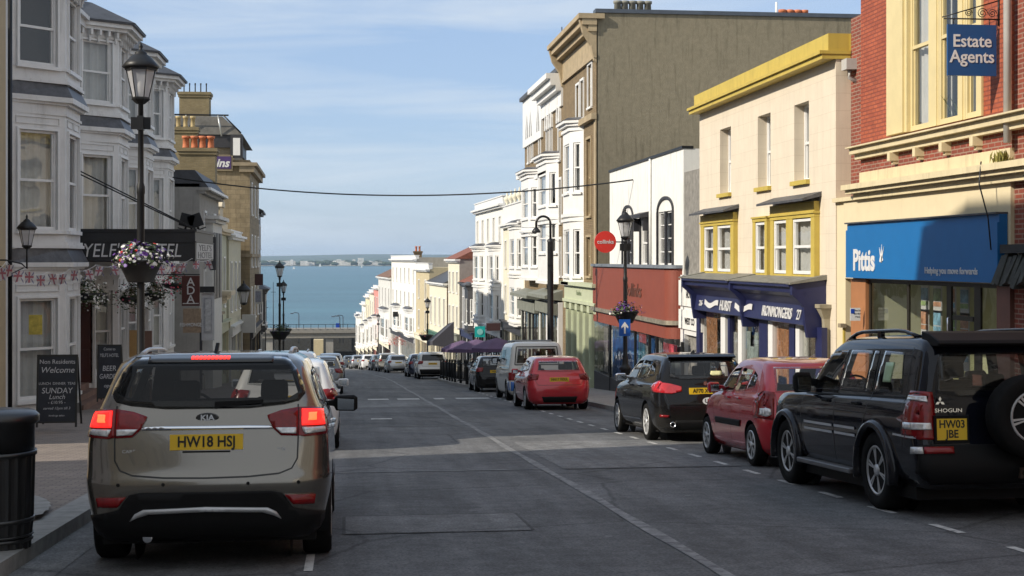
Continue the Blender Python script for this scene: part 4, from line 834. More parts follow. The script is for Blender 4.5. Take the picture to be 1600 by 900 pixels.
for o in ops1: window(cr, RW, o, rec=-.07, frame=MATS['white_paint'], curtain='net', fw=.055, sill=False)
def yel(pa, pb, hood, ztp_):
    ua, ub = Y_(pb), Y_(pa); inside = [o for o in ops1 if o[0] > ua-.02 and o[1] < ub+.02]; mb = RW.mb(); zb = wz0-.3; e = sorted([v for o in inside for v in o[:2]])
    edges = [ua] + e + [ub]
    for k in range(0, len(edges), 2): mb.box(edges[k]+.003, edges[k+1]-.003, .003, .12, zb, wz1+.02)
    mb.box(ua, ub, .003, .13, wz1+.022, ztp_); mb.box(ua-.02, ub+.02, .003, .16, wz1+.1, wz1+.14); mb.box(ua, ub, .003, .115, zb, wz0-.01); fr_ = mb.build('window_surround', YE, cr)
    if hood:
        mb = RW.mb(); mb.loft([[(ua-.12, 0, ztp_+.10), (ua-.12, .42, ztp_), (ua-.12, .42, ztp_+.05), (ua-.12, 0, ztp_+.2)], [(ub+.12, 0, ztp_+.10), (ub+.12, .42, ztp_), (ub+.12, .42, ztp_+.05), (ub+.12, 0, ztp_+.2)]]); mb.build('hood', MATS['lead_flashing'], fr_)
yel(1101, 1153, True, Z_(1130, 334)); yel(1183, 1206, False, wz1+.12); yel(1211, 1281, True, Z_(1248, 318))
mb = RW.mb(); mb.box(c0-.03, c1+.03, -.3, .30, zcb, zcm-.02); mb.box(c0-.05, c1+.05, -.3, .36, zcm-.019, zcm+.05); mb.box(c0-.0, c1+.0, -.3, .16, zcm+.051, zt); mb.box(c0-.02, c1+.02, -9, -.301, zcb+.003, zt-.003); mb.build('parapet', YE, cr)
mb = MB(); mb.box(FR+.1, FR+.32, c0-.35, c0-.05, zcb-.25, zcb-.03); mb.tube([(FR+.22, c0-.2, zcb-.24), (FR+.22, c0-.2, zcb-.4), (FR+.36, c0-.3, zcb-.5)], .05, 8); mb.build('rain_hopper', MATS['grey_pipe'], cr)
# brick link between the two buildings, with cream pier below
lk = thing('brick_link', 'narrow recessed brick wall with cream pier between the cream building and the estate agent', 'wall', (FR+.3, u1, gz(u1)))
mb = MB(); mb.box(FR+.32, FR+5, u1, c0-.01, Z_(1345, 312), zt+.3); mb.build('wall', MATS['dark_red_brick'], lk)
mb = MB(); mb.box(FR+.02, FR+5, u1+.9, c0-.01, gz(c0)-.2, Z_(1345, 312)-.002); mb.build('pier', MATS['cream_wall'], lk)
mb = MB(); zz = Z_(1320, 508); mb.box(FR-.10, FR+.02, u1+.85, c0-.4, zz-.05, zz+.03); mb.build('ledge', MATS['stone_trim'], lk); mb = MB(); mb.box(FR-.02, FR+.019, u1+.9, c0-.45, gz(c0), zz-.06); mb.build('painted_panel', YE, lk)
mb = MB(); mb.box(FR-.08, FR+.3, u1-.0, c0+.0, Z_(1345, 312)-.001, Z_(1345, 312)+.08); mb.build('coping', MATS['cream_stone'], lk)
# ---- navy ironmonger shopfront
NV = M('navy_paint', (.016,.020,.075), .4, var=.12, scale=6); dpj = FR-x_at(1240, Y_(1292)); h0 = Y_(1291); XF = FR-dpj; h1 = y_at(1067, XF)
ir = thing('ironmonger_shopfront', 'navy blue shopfront with lead roof, scroll brackets and white curved lettering', 'shopfront', (FR, h0, gz(h0)))
Dn = dep(XF, h0); zt = z_at(446, Dn); zb1 = zt-.42; zb2 = z_at(509, dep(FR-.34, h0))
mb = RW.mb()
prof = [(.01, zt+.10), (dpj-.05, zt+.04), (dpj+.05, zt+.02), (dpj+.05, zt-.03), (dpj-.04, zt-.06), (dpj-.05, zt-.16), (dpj-.2, zt-.24), (.36, zb1+.02), (.33, zb1-.02), (.40, zb2), (.30, zb2-.03), (.01, zb2-.03)]
segs = [(h0+.14, (h0+h1)/2-.06), ((h0+h1)/2+.06, h1)]
for a, b in segs:
    mb2 = RW.mb(); mb2.loft([[(a, d, z) for d, z in prof], [(b, d, z) for d, z in prof]]); fa = mb2.build('fascia', NV, ir)
    mb2 = RW.mb(); mb2.loft([[(a, .01, zt+.10), (a, dpj+.07, zt+.03), (a, dpj+.07, zt+.05), (a, .01, zt+.19)], [(b, .01, zt+.10), (b, dpj+.07, zt+.03), (b, dpj+.07, zt+.05), (b, .01, zt+.19)]]); mb2.build('lead_roof', M('old_lead', (.20,.195,.17), .6, .2, var=.3, scale=6, stain=.4), fa)
for a in (h0, (h0+h1)/2-.05, h1-.02):                  # end cheek and scroll brackets
    wd = .14
    mb2 = RW.mb(); pr = [(.0, zt+.10), (dpj+.02, zt+.05), (dpj+.02, zt-.2), (dpj-.12, zt-.32), (.48, zt-.46), (.46, zb2+.1), (.40, zb2-.25), (.0, zb2-.25)]
    mb2.loft([[(a, d, z) for d, z in pr], [(a+wd, d, z) for d, z in pr]]); mb2.build('bracket', NV, ir)
    mb2 = RW.mb(); mb2.loft([[(a-.06, 0, zt+.12), (a-.06, dpj+.08, zt+.02), (a-.06, dpj+.08, zt+.06), (a-.06, 0, zt+.22)], [(a+wd+.06, 0, zt+.12), (a+wd+.06, dpj+.08, zt+.02), (a+wd+.06, dpj+.08, zt+.06), (a+wd+.06, 0, zt+.22)]]); mb2.build('bracket_cap', MATS['old_lead'], ir)
lt = (zb1+zb2)/2-.02
def irt(tx, pa, pb, size=.34, bold=.012, dz=0):
    ta, tb = y_at(pb, FR-.40), y_at(pa, FR-.40); wid = {'26': 1.15, 'HURST': 3.3, 'IRONMONGERS': 7.7, '27': 1.15}[tx]
    text(tx, size, lambda u, v, o_: RW.f((ta+tb)/2-u, .372-v*.13+o_, lt+dz+v), 'fascia_letters', MATS['sign_white'], ir, .02, bold, sx=(tb-ta)/(size*wid))
irt('26', 1091, 1097, .2); irt('HURST', 1123, 1142, .36); irt('IRONMONGERS', 1188, 1238, .33); irt('27', 1243, 1251, .3)
for pa, pb in ((1100, 1121), (1147, 1174)):
    ta, tb = y_at(pb, FR-.40), y_at(pa, FR-.40); mb = RW.mb()
    up, lo = [], []
    for k in range(15): t_ = k/14; u = tb-(tb-ta)*t_; v = .05*cos(t_*2*pi+.6); up.append((u, v+.085)); lo.append((u, v-.05))
    ids = []
    for (a, b), (c_, d) in zip(zip(up, lo), zip(up[1:], lo[1:])): mb.poly([(p[0], .392-p[1]*.13, lt+p[1]) for p in (a, b, d, c_)])
    mb.build('ribbon_scroll', MATS['sign_white'], ir, recalc=False)
gg = gz(h1)-.1; zst = zb2-.03
mb = RW.mb(); WPn = [(1088, 1093, NV), (1126, 1133, 0), (1137, 1140, NV), (1153, 1159, 0), (1186, 1199, NV), (1200, 1207, 0), (1233, 1241, NV), (1243, 1249, 0), (1274, 1284, NV)]
for a, b, m_ in WPn: mb = RW.mb(); mb.box(y_at(b, FR-.2), y_at(a, FR-.2), .08, .2, gg, zst); mb.build('shopfront_post', m_ or MATS['white_paint'], ir)
mb = RW.mb(); mb.box(h0+.1, h1-.05, .05, .22, gg, gz(h1)+.9); mb.build('stall_riser', NV, ir)
mb = RW.mb(); mb.poly([(h0+.1,.13,gz(h1)+.8),(h1-.1,.13,gz(h1)+.8),(h1-.1,.13,zst),(h0+.1,.13,zst)]); mb.build('shop_window', GLASS(), ir)
mb = RW.mb(); zc9 = .62; mb.box(h0-.24, h0-.08, .0, .12, gz(h0), zc9-.42); mb.loft([[(h0-.24,0,zc9-.42),(h0-.08,0,zc9-.42),(h0-.08,.12,zc9-.42),(h0-.24,.12,zc9-.42)],[(h0-.24,0,zc9-.3),(h0-.08,0,zc9-.3),(h0-.08,.13,zc9-.3),(h0-.24,.13,zc9-.3)],[(h0-.32,0,zc9-.08),(h0-.02,0,zc9-.08),(h0-.02,.23,zc9-.08),(h0-.32,.23,zc9-.08)]]); mb.box(h0-.33, h0-.01, .0, .25, zc9-.079, zc9); mb.build('pilaster', M('weathered_column', (.28,.25,.18), .8, var=.3, stain=.4), ir)
mb = RW.mb(); mb.poly([(h0,.03,gg),(h1,.03,gg),(h1,.03,zst),(h0,.03,zst)]); mb.build('shop_back', M('dim_interior', (.16,.13,.10), .9, var=.6, scale=1.2), ir, recalc=False)
rs = random.Random(11)
for i, (a, b, cc, z_a, z_b) in enumerate([(1103, 1127, (.42,.20,.09), .0, 1.), (1160, 1166, (.03,.12,.22), .55, .85), (1166, 1184, (.40,.48,.46), .1, .8), (1142, 1152, (.45,.45,.42), .2, .75), (1208, 1232, (.50,.24,.12), .0, 1.), (1250, 1262, (.55,.55,.50), .1, .9), (1265, 1270, (.08,.30,.06), .0, .5), (1172, 1178, (.1,.12,.11), .6, 1.), (1106, 1118, (.30,.27,.24), .0, .35), (1214, 1230, (.40,.42,.45), .0, .3), (1120, 1126, (.08,.06,.05), .1, .9)]):
    mb = RW.mb(); zA = gz(h1)+.9; hh = zst-zA; n = 6; ya_, yb_ = y_at(b, FR-.1), y_at(a, FR-.1)
    mb.loft([[(ya_+(yb_-ya_)*.5*(1-k_), .05, zA+hh*zz), (yb_-(yb_-ya_)*.5*(1-k_), .05, zA+hh*zz), (yb_-(yb_-ya_)*.5*(1-k_), .09, zA+hh*zz), (ya_+(yb_-ya_)*.5*(1-k_), .09, zA+hh*zz)] for k_, zz in ((1., z_a), (.9, z_a+(z_b-z_a)*.5), (.8 if i % 2 else 1., z_b))]); mb.build('goods', M('goods%d' % i, cc, .7, var=.4, scale=7), ir)
# ---- white building with orange shop fascia
w0, w1 = Y_(1068), Y_(955); wb = thing('white_building', 'white rendered building with black trimmed arched windows above the orange fascia', 'building', (FR, w0, gz(w0)))
zwt = Z_(1010, 251); zwb = Z_(1010, 415); WR = M('white_render', (.74,.74,.71), .7, var=.05, stain=.55)
wo = [(Y_(b), Y_(a), zwb+.02, Z_((a+b)/2, yt)) for a, b, yt in ((974, 989, 338), (1002, 1014, 345), (1029, 1052, 330))]
mb = MB(); panel(mb, RW, w0, w1+.3, gz(w1)-.3, zwt, wo, .14, .6); shell(mb, RW, w0, w1+.3, gz(w1)-.3, zwt, 9); mb.build('wall', [WR, DARKROOM], wb, recalc=False)
BKP = MATS['dark_paint']
for k, o in enumerate(wo):
    window(wb, RW, o, rec=.08, frame=MATS['white_paint'], style='grid' if k != 1 else 'sash', cols=2 if k != 1 else 1, curtain=None, sill=False, fw=.05); mb = RW.mb()
    mb.box(o[0]-.10, o[0]-.003, .003, .06, o[2], o[3]); mb.box(o[1]+.003, o[1]+.10, .003, .06, o[2], o[3])
    if k != 1:
        uc, rr = (o[0]+o[1])/2, (o[1]-o[0])/2+.1; A = [(uc+rr*cos(pi*j/14), o[3]+rr*.42*sin(pi*j/14)) for j in range(15)]; B_ = [(uc+(rr-.09)*cos(pi*j/14), o[3]+(rr-.09)*.37*sin(pi*j/14)) for j in range(15)]
        for j in range(14): mb.prism([(A[j][0], .003, A[j][1]), (A[j+1][0], .003, A[j+1][1]), (B_[j+1][0], .003, B_[j+1][1]), (B_[j][0], .003, B_[j][1])], (0, .05, 0))
        mb.box((o[0]+o[1])/2-.07, (o[0]+o[1])/2+.07, -.04, .03, o[2], o[3])
    else:
        mb.loft([[(o[0]-.3, 0, o[3]+.12), (o[0]-.3, .38, o[3]+.08), (o[0]-.3, .38, o[3]+.2), (o[0]-.3, 0, o[3]+.3)], [(o[1]+.3, 0, o[3]+.12), (o[1]+.3, .38, o[3]+.08), (o[1]+.3, .38, o[3]+.2), (o[1]+.3, 0, o[3]+.3)]]); mb.box(o[0]-.2, o[0]-.1, .003, .24, o[3]-.35, o[3]+.1); mb.box(o[1]+.1, o[1]+.2, .003, .24, o[3]-.35, o[3]+.1)
    mb.build('window_trim', BKP, wb)
mb = RW.mb(); mb.box(w0-.02, w1+.32, -.3, .05, zwt+.002, zwt+.08); mb.build('coping', MATS['iron'], wb); mb = RW.mb(); uu = Y_(1018); mb.tube([(uu, .05, zwb), (uu, .05, zwt)], .04, 8); mb.build('drainpipe', WR, wb)
OR = M('orange_fascia', (.22,.055,.035), .55, var=.08, scale=3, stain=.25); o0, o1 = Y_(1066)-.0, Y_(944)
os_ = thing('orange_shopfront', 'shopfront with tall orange-brown fascia, rounded end and blue boards inside the windows', 'shopfront', (FR, o0, gz(o0)))
zo1, zo0 = Z_(1010, 418), Z_(1010, 491); zo2 = Z_(1010, 512); e0 = .45
def rounded(d, z0, z1, u0, u1, mbx):
    pts = [(u1, 0), (u1, d)] + [(u0+d*1.2*(1-sin(a)), d*cos(a)) for a in [pi/2*j/8 for j in range(9)]]; pts = [(u1, 0), (u1, d)] + [(u0+.5-.5*sin(a), d*cos(a)) for a in [pi/2*j/8 for j in range(9)]]
    mbx.prism([(p[0], p[1], z0) for p in pts], (0, 0, z1-z0))
mb = RW.mb(); rounded(e0, zo0, zo1, o0, o1, mb); fa = mb.build('fascia', OR, os_)
mb = RW.mb(); rounded(e0+.08, zo1+.002, zo1+.10, o0-.06, o1+.05, mb); mb.build('fascia_cap', M('blue_grey_lead', (.20,.23,.27), .5, .3, var=.2), fa)
mb = RW.mb(); rounded(e0+.10, zo0-.13, zo0-.002, o0-.08, o1+.05, mb); mb.build('moulding', M('dull_metal', (.42,.38,.30), .4, .6, var=.3, scale=4), fa)
mb = RW.mb(); rounded(e0-.02, zo2-.1, zo0-.132, o0, o1, mb); mb.build('lower_fascia', OR, fa)
ta, tb = y_at(1006, FR-e0), y_at(974, FR-e0); text('Bollinks', .62, lambda u, v, o_: RW.f((ta+tb)/2-u, e0+.003+o_, Z_(990, 452)+v), 'fascia_letters', M('faded_letters', (.13,.05,.035), .6, var=.3), fa, .02, .01, sx=(tb-ta)/(.62*3.9), shear=.15)
gg = gz(o1); mb = RW.mb(); mb.box(o0+.1, o1-.05, .05, e0-.04, gg-.1, gg+.85); mb.build('stall_riser', MATS['dark_paint'], os_)
mb = RW.mb(); mb.poly([(o0+.1,e0-.06,gg+.8),(o1-.06,e0-.06,gg+.8),(o1-.06,e0-.06,zo2-.1),(o0+.1,e0-.06,zo2-.1)]); mb.poly([(o1-.06,.0,gg+.8),(o1-.06,e0-.06,gg+.8),(o1-.06,e0-.06,zo2-.1),(o1-.06,.0,zo2-.1)]); mb.poly([(o0+.1,.0,gg+.8),(o0+.1,e0-.06,gg+.8),(o0+.1,e0-.06,zo2-.1),(o0+.1,.0,zo2-.1)]); mb.build('shop_window', GLASS(), os_, recalc=False)
for px in (951, 990, 1012, 1024, 1063): mb = RW.mb(); uu = y_at(px, FR-e0); mb.box(uu-.05, uu+.05, e0-.1, e0-.02, gg, zo2-.09); mb.build('frame', MATS['iron'], os_)
for i, (a, b, cc, za, zb) in enumerate([(953, 975, (.02,.14,.42), 0, 1), (976, 992, (.02,.11,.34), 0, .95), (993, 1003, (.05,.20,.30), 0, 1), (1004, 1011, (.25,.30,.30), 0, .9), (1013, 1018, (.02,.10,.30), 0, 1), (1020, 1023, (.5,.5,.5), 0, 1), (1025, 1040, (.10,.16,.18), 0, .7), (1041, 1060, (.07,.08,.08), 0, .9), (1000, 1010, (.40,.06,.08), .82, .97), (1038, 1058, (.38,.05,.07), .75, .92)]):
    mb = RW.mb(); hh = zo2-.1-gg-.85; mb.box(y_at(b, FR-.3), y_at(a, FR-.3), .12 if i < 8 else .3, .2 if i < 8 else .33, gg+.85+hh*za, gg+.85+hh*zb); mb.build('display_board', M('board%d' % i, cc, .6, var=.55, scale=4), os_)
# white door bay with two notices between orange and navy shops
db = thing('white_doorway', 'narrow white doorway with two white nameboards between the orange and navy shopfronts', 'doorway', (FR, h1+.1, gz(h1)))
q0, q1 = h1+.12, w0-.02; Wd = Wall(FR-.1, 0, 0, 1, -1, 0); zz = Z_(1080, 430); mb = MB(); panel(mb, Wd, q0, q1, gz(q1)-.1, zz, [(q0+.45, q1-.5, gz(q1), gz(q1)+2.1)], .2, .5); shell(mb, Wd, q0, q1, gz(q1)-.1, zz, .35); mb.build('wall', [MATS['white_paint'], M('grey_door', (.22,.21,.2), .6)], db, recalc=False)
for k, (ya, yb, tx) in enumerate(((438, 478, 'HOTEL'), (484, 514, 'WEST CO'))):
    mb = Wd.mb(); z0, z1 = Z_(1078, yb), Z_(1078, ya); mb.box(q0+.02, q1-.02, .01, .06, z0, z1); b_ = mb.build('nameboard', WR, db); text(tx, .26, lambda u, v, o_: Wd.f((q0+q1)/2-u, .062+o_, (z0+z1)/2-.05+v), 'board_letters', MATS['iron'], b_, .006, .03)
mb = MB(); mb.box(FR+.02, FR+4, c1-.02+.04, w0-.02, gz(w0), Z_(1085, 265)); single(mb, 'side_wall', M('grey_rubble', (.22,.21,.19), .9, var=.3, scale=5, bump=.5), 'grey rough side wall with drainpipe between the white building and the cream one', 'wall', (FR, c1, gz(w0)))
# ---- tall brown building with bare gable
b0, b1 = Y_(932), Y_(880); bb = thing('tall_brick_building', 'tall brown building with bare pebble-dashed gable, bracketed cornice and white bays', 'building', (FR, b0, gz(b0)))
zg = Z_(932, 20); PD = M('pebbledash', (.215,.19,.135), .95, var=.14, scale=5, bump=1., bscale=30, stain=.75)
mb = MB(); mb.box(FR+.05, FR+13.5, b0, b0+.3, gz(b0)-.5, zg); mb.build('gable_wall', PD, bb)
mb = MB(); mb.box(FR-.05, FR+13.6, b0-.08, b0+.5, zg+.002, zg+.16); mb.build('coping', M('coping_blue', (.06,.075,.10), .5, var=.2), bb)
BM = MATS['brown_brick']; TM = M('tan_stone', (.36,.285,.18), .8, var=.2, stain=.25)
zfl = [Z_(932, y) for y in (600, 448, 345, 200, 95)]
def Zb(py): return Z_(905, py)
aw_ = [(Y_(b)+.0, Y_(a), Zb(yb), Zb(yt)) for a, b, yt, yb in ((901, 905.5, 132, 188), (908, 912.5, 130, 188), (919.5, 925.5, 115, 178), (917, 924, 225, 340), (917, 924, 372, 430))]
mb = MB(); panel(mb, RW, b0, b1, gz(b1)-.3, zg-.3, aw_, .2, .6); shell(mb, RW, b0+.31, b1, gz(b1)-.3, zg-.3, 12, sides=(False, True)); mb.build('wall', [BM, DARKROOM], bb, recalc=False)
for k, o in enumerate(aw_): window(bb, RW, o, frame=TM if k > 2 else MATS['white_paint'], casing=.1, curtain=None)
mb = RW.mb()
zk = zg-1.35
mb.box(b0-.05, b1, .003, .12, zk-.45, zk-.3); mb.box(b0-.1, b1, .003, .35, zg-.75, zg-.5); mb.box(b0-.15, b1+.05, .003, .6, zg-.499, zg-.25); mb.box(b0-.2, b1+.05, -.3, .75, zg-.249, zg-.05); mb.box(b0, b1, .003, .08, zk-.3, zg-.76)
for k in (0, 1):
    uu = b0-.02 if k == 0 else b1-.3; mb.loft([[(uu, d, z) for d, z in ((0, zg-2.0), (.10, zg-1.9), (.22, zg-1.3), (.55, zg-.8), (.7, zg-.25), (0, zg-.25))], [(uu+.28, d, z) for d, z in ((0, zg-2.0), (.10, zg-1.9), (.22, zg-1.3), (.55, zg-.8), (.7, zg-.25), (0, zg-.25))]])
zz = Zb(192); mb.box(b0-.04, b1, .003, .22, zz-.25, zz); mb.box(b0-.02, b0+.35, .003, .05, gz(b0), zz-.251); mb.build('cornice', TM, bb)
def tall_bay(root, ua, ub, levels, hoodz, mat=MATS['white_paint'], curt='net', zb=None):
    bands = []
    for (z0, z1, a, b) in levels: bands += [(z0, z0+.14, .10, mat), (z1-.2, z1-.08, .08, mat)]
    bands += [(hoodz, hoodz+.12, .18, mat), (hoodz+.12, hoodz+.24, .30, mat), (hoodz+.24, (hoodz+.36, .1), .33, MATS['lead_flashing'])]
    bay, P = canted_bay(root, RW, ua, ub, .5, .5, levels, mat, bands, curt=curt, fw=.07)
    return bay
# bay positions (columns of the near cant's wall edge and the far end)
def lv(px, ys): return [Z_(px, y, FR-.5) for y in ys]
a, b = Y_(912), Y_(884); z = lv(893, (196, 222, 300, 338, 358, 432, 446)); tall_bay(bb, a, a+3.0, [(z[3], z[0], z[2], z[1]), (z[6], z[3]-.001, z[5], z[4])], z[0])
for i, px in enumerate((965, 976, 988, 1000, 1012)):
    X = x_at(px, b0+1.2); mb = MB(); mb.lathe((X, b0+1.2, zg+.1), [(.16,0),(.14,.5),(.18,.52),(.18,.62),(.1,.62)], 10); mb.build('chimney_pot', M('grey_pot', (.22,.22,.19), .8, var=.2), bb)
for i, px in enumerate((1213, 1222, 1234, 1246, 1257)):
    X = x_at(px, b0+2.2); mb = MB(); mb.lathe((X, b0+2.2, zg+.0), [(.15,0),(.13,.55),(.17,.58),(.17,.68),(.1,.68)] if i else [(.05,0),(.05,1.0),(.04,1.0)], 10); mb.build('chimney_pot' if i else 'flue', MATS['terracotta'] if i else MATS['white_paint'], bb)
# sage shopfront below
SG = M('sage_green', (.47,.51,.36), .55, var=.06, stain=.1); s0, s1 = y_at(934, FR-.35), y_at(884, FR-.35)
gs_ = thing('sage_shopfront', 'pale sage green shopfront with tall fluted pilasters below the brown building', 'shopfront', (FR, s0, gz(s0)))
zz1 = Z_(910, 447, FR-.35); zz0 = Z_(910, 470, FR-.35); mb = RW.mb(); mb.box(s0, s1, .003, .42, zz0, zz1); mb.box(s0-.1, s1+.1, .003, .60, zz1+.001, zz1+.14); mb.box(s0-.05, s1+.05, .003, .5, zz0-.12, zz0-.001); mb.build('fascia', SG, gs_)
ta, tb = s0+2, s1-2; text('Hamiltons', .3, lambda u, v, o_: RW.f((s0+s1)/2-u, .422+o_, (zz0+zz1)/2+v), 'fascia_letters', M('sage_letters', (.20,.24,.15), .6), gs_, .01, .0)
mb = RW.mb(); mb.box(s0, s1, .0, .12, gz(s1)-.1, zz0-.12); mb.build('wall', SG, gs_)
n = 5
for k in range(n+1):
    uu = s0+(s1-s0-.5)*k/n; mb = RW.mb(); mb.box(uu, uu+.5, .12, .34, gz(uu)+.05, zz0-.12); 
    for j in range(3): mb.box(uu+.07+.14*j, uu+.13+.14*j, .34, .37, gz(uu)+.6, zz0-.5)
    mb.box(uu-.03, uu+.53, .12, .44, zz0-.42, zz0-.121); mb.box(uu-.03, uu+.53, .12, .40, gz(uu)+.02, gz(uu)+.5); mb.build('pilaster', SG, gs_)
    if k < n:
        mb = RW.mb(); mb.box(uu+.55, uu+(s1-s0-.5)/n-.05, .121, .15, gz(uu)+.9, zz0-.6); mb.build('window', CG if 'CG' in globals() else MATS['dark_paint'], gs_)
mb = MB(); X = FR; q0, q1 = o1+.03, s0-.05
dw = thing('side_doorway', 'dark doorway in a white frame between the sage and orange shopfronts', 'doorway', (FR, q0, gz(q0)))
mb = MB(); zz = Z_(940, 462); panel(mb, Wall(FR-.12, 0, 0, 1, -1, 0), q0, q1, gz(q1)-.1, zz, [(q0+.35, q1-.3, gz(q1)+.05, zz-1.1)], .1, .5); shell(mb, Wall(FR-.12, 0, 0, 1, -1, 0), q0, q1, gz(q1)-.1, zz, .3); mb.build('wall', [MATS['white_paint'], DARKROOM], dw, recalc=False)
# ---- two brown brick houses with white bays
for i, (pa, pb, ytop, bays_, hood_y, label) in enumerate([(880, 849, 116, (867, 852), 243, 'brown brick house with white bracketed cornice and white bay next to the tall building'), (849, 820, 150, (840, 826), 268, 'brown brick house with plain white upper wall and white bay, farther from the tall building')]):
    ya, yb = Y_(pa), Y_(pb); r = thing('brick_house', label, 'house', (FR, ya, gz(ya)), 'brown brick houses with white bays'); zt = Z_(pb+2, ytop+ (8 if i else 20))
    px = (pa+pb)/2; mb = MB(); ops = []
    W_, H_ = (lambda f: ya+(yb-ya)*f), (lambda f: f)
    z3a, z3b = Z_(px, 255-5*i), Z_(px, 195+14*i)
    for f in (.16, .56, .76): ops.append((W_(f)-.3, W_(f)+.3, z3a, z3b))
    zl = Z_(px, 458)
    ops += [(W_(.12)-.3, W_(.12)+.3, Z_(px, 350), Z_(px, 285)), (W_(.12)-.3, W_(.12)+.3, Z_(px, 430), Z_(px, 375)), (W_(.2), W_(.8), gz(ya)+.5, gz(ya)+2.5)]
    panel(mb, RW, ya, yb, gz(yb)-.2, zt, ops, .12, .5); shell(mb, RW, ya, yb, gz(yb)-.2, zt, 11); mb.build('wall', [BM, DARKROOM], r, recalc=False)
    for k, o in enumerate(ops):
        window(r, RW, o, casing=.12, curtain='net' if k % 2 else None)
        if k < 3:                                     # pointed white hood moulds
            uc = (o[0]+o[1])/2; mb = RW.mb(); mb.loft([[(uc+dx*k2, .0, o[3]+dz), (uc+dx*k2, .12, o[3]+dz)] + [(uc+dx*k2*.5, .12, o[3]+dz), (uc+dx*k2*.5, 0, o[3]+dz)] for dx, dz, k2 in ((.5,-.1,1),(.45,.4,1),(.2,.9,1),(.05,1.25,1))]); mb.loft([[(uc-dx, .0, o[3]+dz), (uc-dx, .12, o[3]+dz), (uc-dx*.5, .12, o[3]+dz), (uc-dx*.5, 0, o[3]+dz)] for dx, dz in ((.5,-.1),(.45,.4),(.2,.9),(.05,1.25))]); mb.box(uc-.07, uc+.07, .0, .1, o[3]+1.1, o[3]+1.6); mb.build('hood_mould', MATS['white_paint'], r)
    mb = RW.mb()
    if i == 0:
        mb.box(ya, yb, .003, .1, zt-1.6, zt-.9); mb.box(ya, yb, .003, .35, zt-.9, zt-.65); mb.box(ya, yb+.1, .003, .6, zt-.649, zt-.35); mb.box(ya, yb+.1, -.3, .8, zt-.349, zt-.1)
    else: mb.box(ya, yb, .003, .12, zt-2.6, zt+.0)
    mb.box(ya+2.2, yb, .003, .5, Z_(px, 275), Z_(px, 268)); mb.build('cornice', MATS['white_paint'], r)
    mb = RW.mb(); mb.box(ya, yb+.1, -.5, .3, zt+.002, zt+.2); mb.build('roof', MATS['slate'], r)
    z = lv(px, (hood_y, hood_y+22, hood_y+75 - 4*i, hood_y+98-4*i, 345+8*i, 395+22*i, 445-6*i)); uu = Y_((873, 843)[i])
    tall_bay(r, uu, uu+4.2, [(z[3], z[0], z[2], z[1]), (z[6], z[3]-.001, z[5], z[4]-.05)], z[0])
    mb = RW.mb(); GP = M('grey_green_paint', (.19,.20,.17), .6, var=.2, stain=.3)
    Wsf = Wall(FR-.22, 0, 0, 1, -1, 0); so = [(W_(.06), W_(.36), gz(yb)+.9, zl-1.), (W_(.42), W_(.56), gz(yb)+.2, zl-1.), (W_(.62), W_(.94), gz(yb)+.9, zl-1.)]
    mb2 = MB(); panel(mb2, Wsf, ya+.05, yb-.05, gz(yb)-.2, zl-.36, so, .08, .2); shell(mb2, Wsf, ya+.05, yb-.05, gz(yb)-.2, zl-.36, .21); mb2.build('shopfront', [GP if i else MATS['white_paint'], MATS['dim_interior']], r, recalc=False)
    for o in so: window(r, Wsf, o, rec=.04, style='plain', cols=2, frame=MATS['dark_paint'] if i else GP, curtain=None, sill=False, name='shop_window')
    mb.box(ya+.1, yb-.1, .24, .45, zl-.95, zl-.42); mb.loft([[(u, .0, zl+.2), (u, .85, zl-.05), (u, .85, zl-.2), (u, 0, zl-.3)] for u in (ya+.1, yb-.1)]); mb.build('shop_fascia', GP, r)
# ---- white terraces beyond
pa, pb = 820, 787; ya = Y_(pa)+.05; yb = Y_(pb)
r, Wq, zq, gq = terrace('house', 'ornate cream house with balustrade and urns between the brick houses and white one', FR, ya, yb, Z_(800, 345), M('warm_white', (.70,.66,.53), .7, var=.05, stain=.15), 1, n=4, bays=((.05,.40,2),), shop=(MATS['dark_paint'], MATS['grey_green_paint']), depth=9, parapet=.9)
for k in range(5):
    u = Wq.len*(k+.5)/5; mb = MB(); mb.lathe(Wq.f(u, -.1, Z_(800, 345)+1.0), [(.14,0),(.06,.12),(.2,.35),(.22,.5),(.08,.6),(.03,.9)], 10); mb.build('urn', MATS['warm_white'], r)
ya = yb+.1; yb = Y_(743)
r, Wq, zq, gq = terrace('house', 'bright white square-topped house with two-storey bays standing out against the sea', FR, ya, yb, Z_(760, 322), M('bright_white', (.78,.77,.72), .7, var=.04, stain=.1), 1, n=5, bays=((.08,.30,2),(.62,.88,2)), shop=(MATS['white_paint'], MATS['dark_paint']), depth=11, parapet=.25, win_h=1.9)
ya = yb+.1; yb = Y_(722); zt = z_at(440, dep(9.5, ya))
r, Wq, zq, gq = terrace('house', 'grey painted shop with navy bay and red tiled roof beyond the bright white house', FR, ya, yb, zt, M('mid_grey_paint', (.33,.34,.36), .7, var=.06), 1, n=4, bays=((.05,.4,1),), shop=(MATS['navy_paint'], MATS['iron']), depth=9, roof='pitched', roofmat=M('red_tile', (.20,.075,.05), .8, var=.3, scale=5), trim=MATS['dark_paint'])
ya = yb+.1; yb = Y_(704)
r, Wq, zq, gq = terrace('house', 'white house with grey slate hipped roof and tall chimney, left of the grey shop', FR-.2, ya, yb, z_at(402, dep(9.2, ya)), MATS['warm_white'], 1, n=3, shop=(MATS['grey_green_paint'], MATS['grey_green_paint']), depth=8, roof='pitched', roofmat=MATS['red_tile'], pot=((.1, 3.4, 2, 3.2, MATS['terracotta']),), sidemat=MATS['render_grey'])
ya = yb+.1; yb = Y_(676)
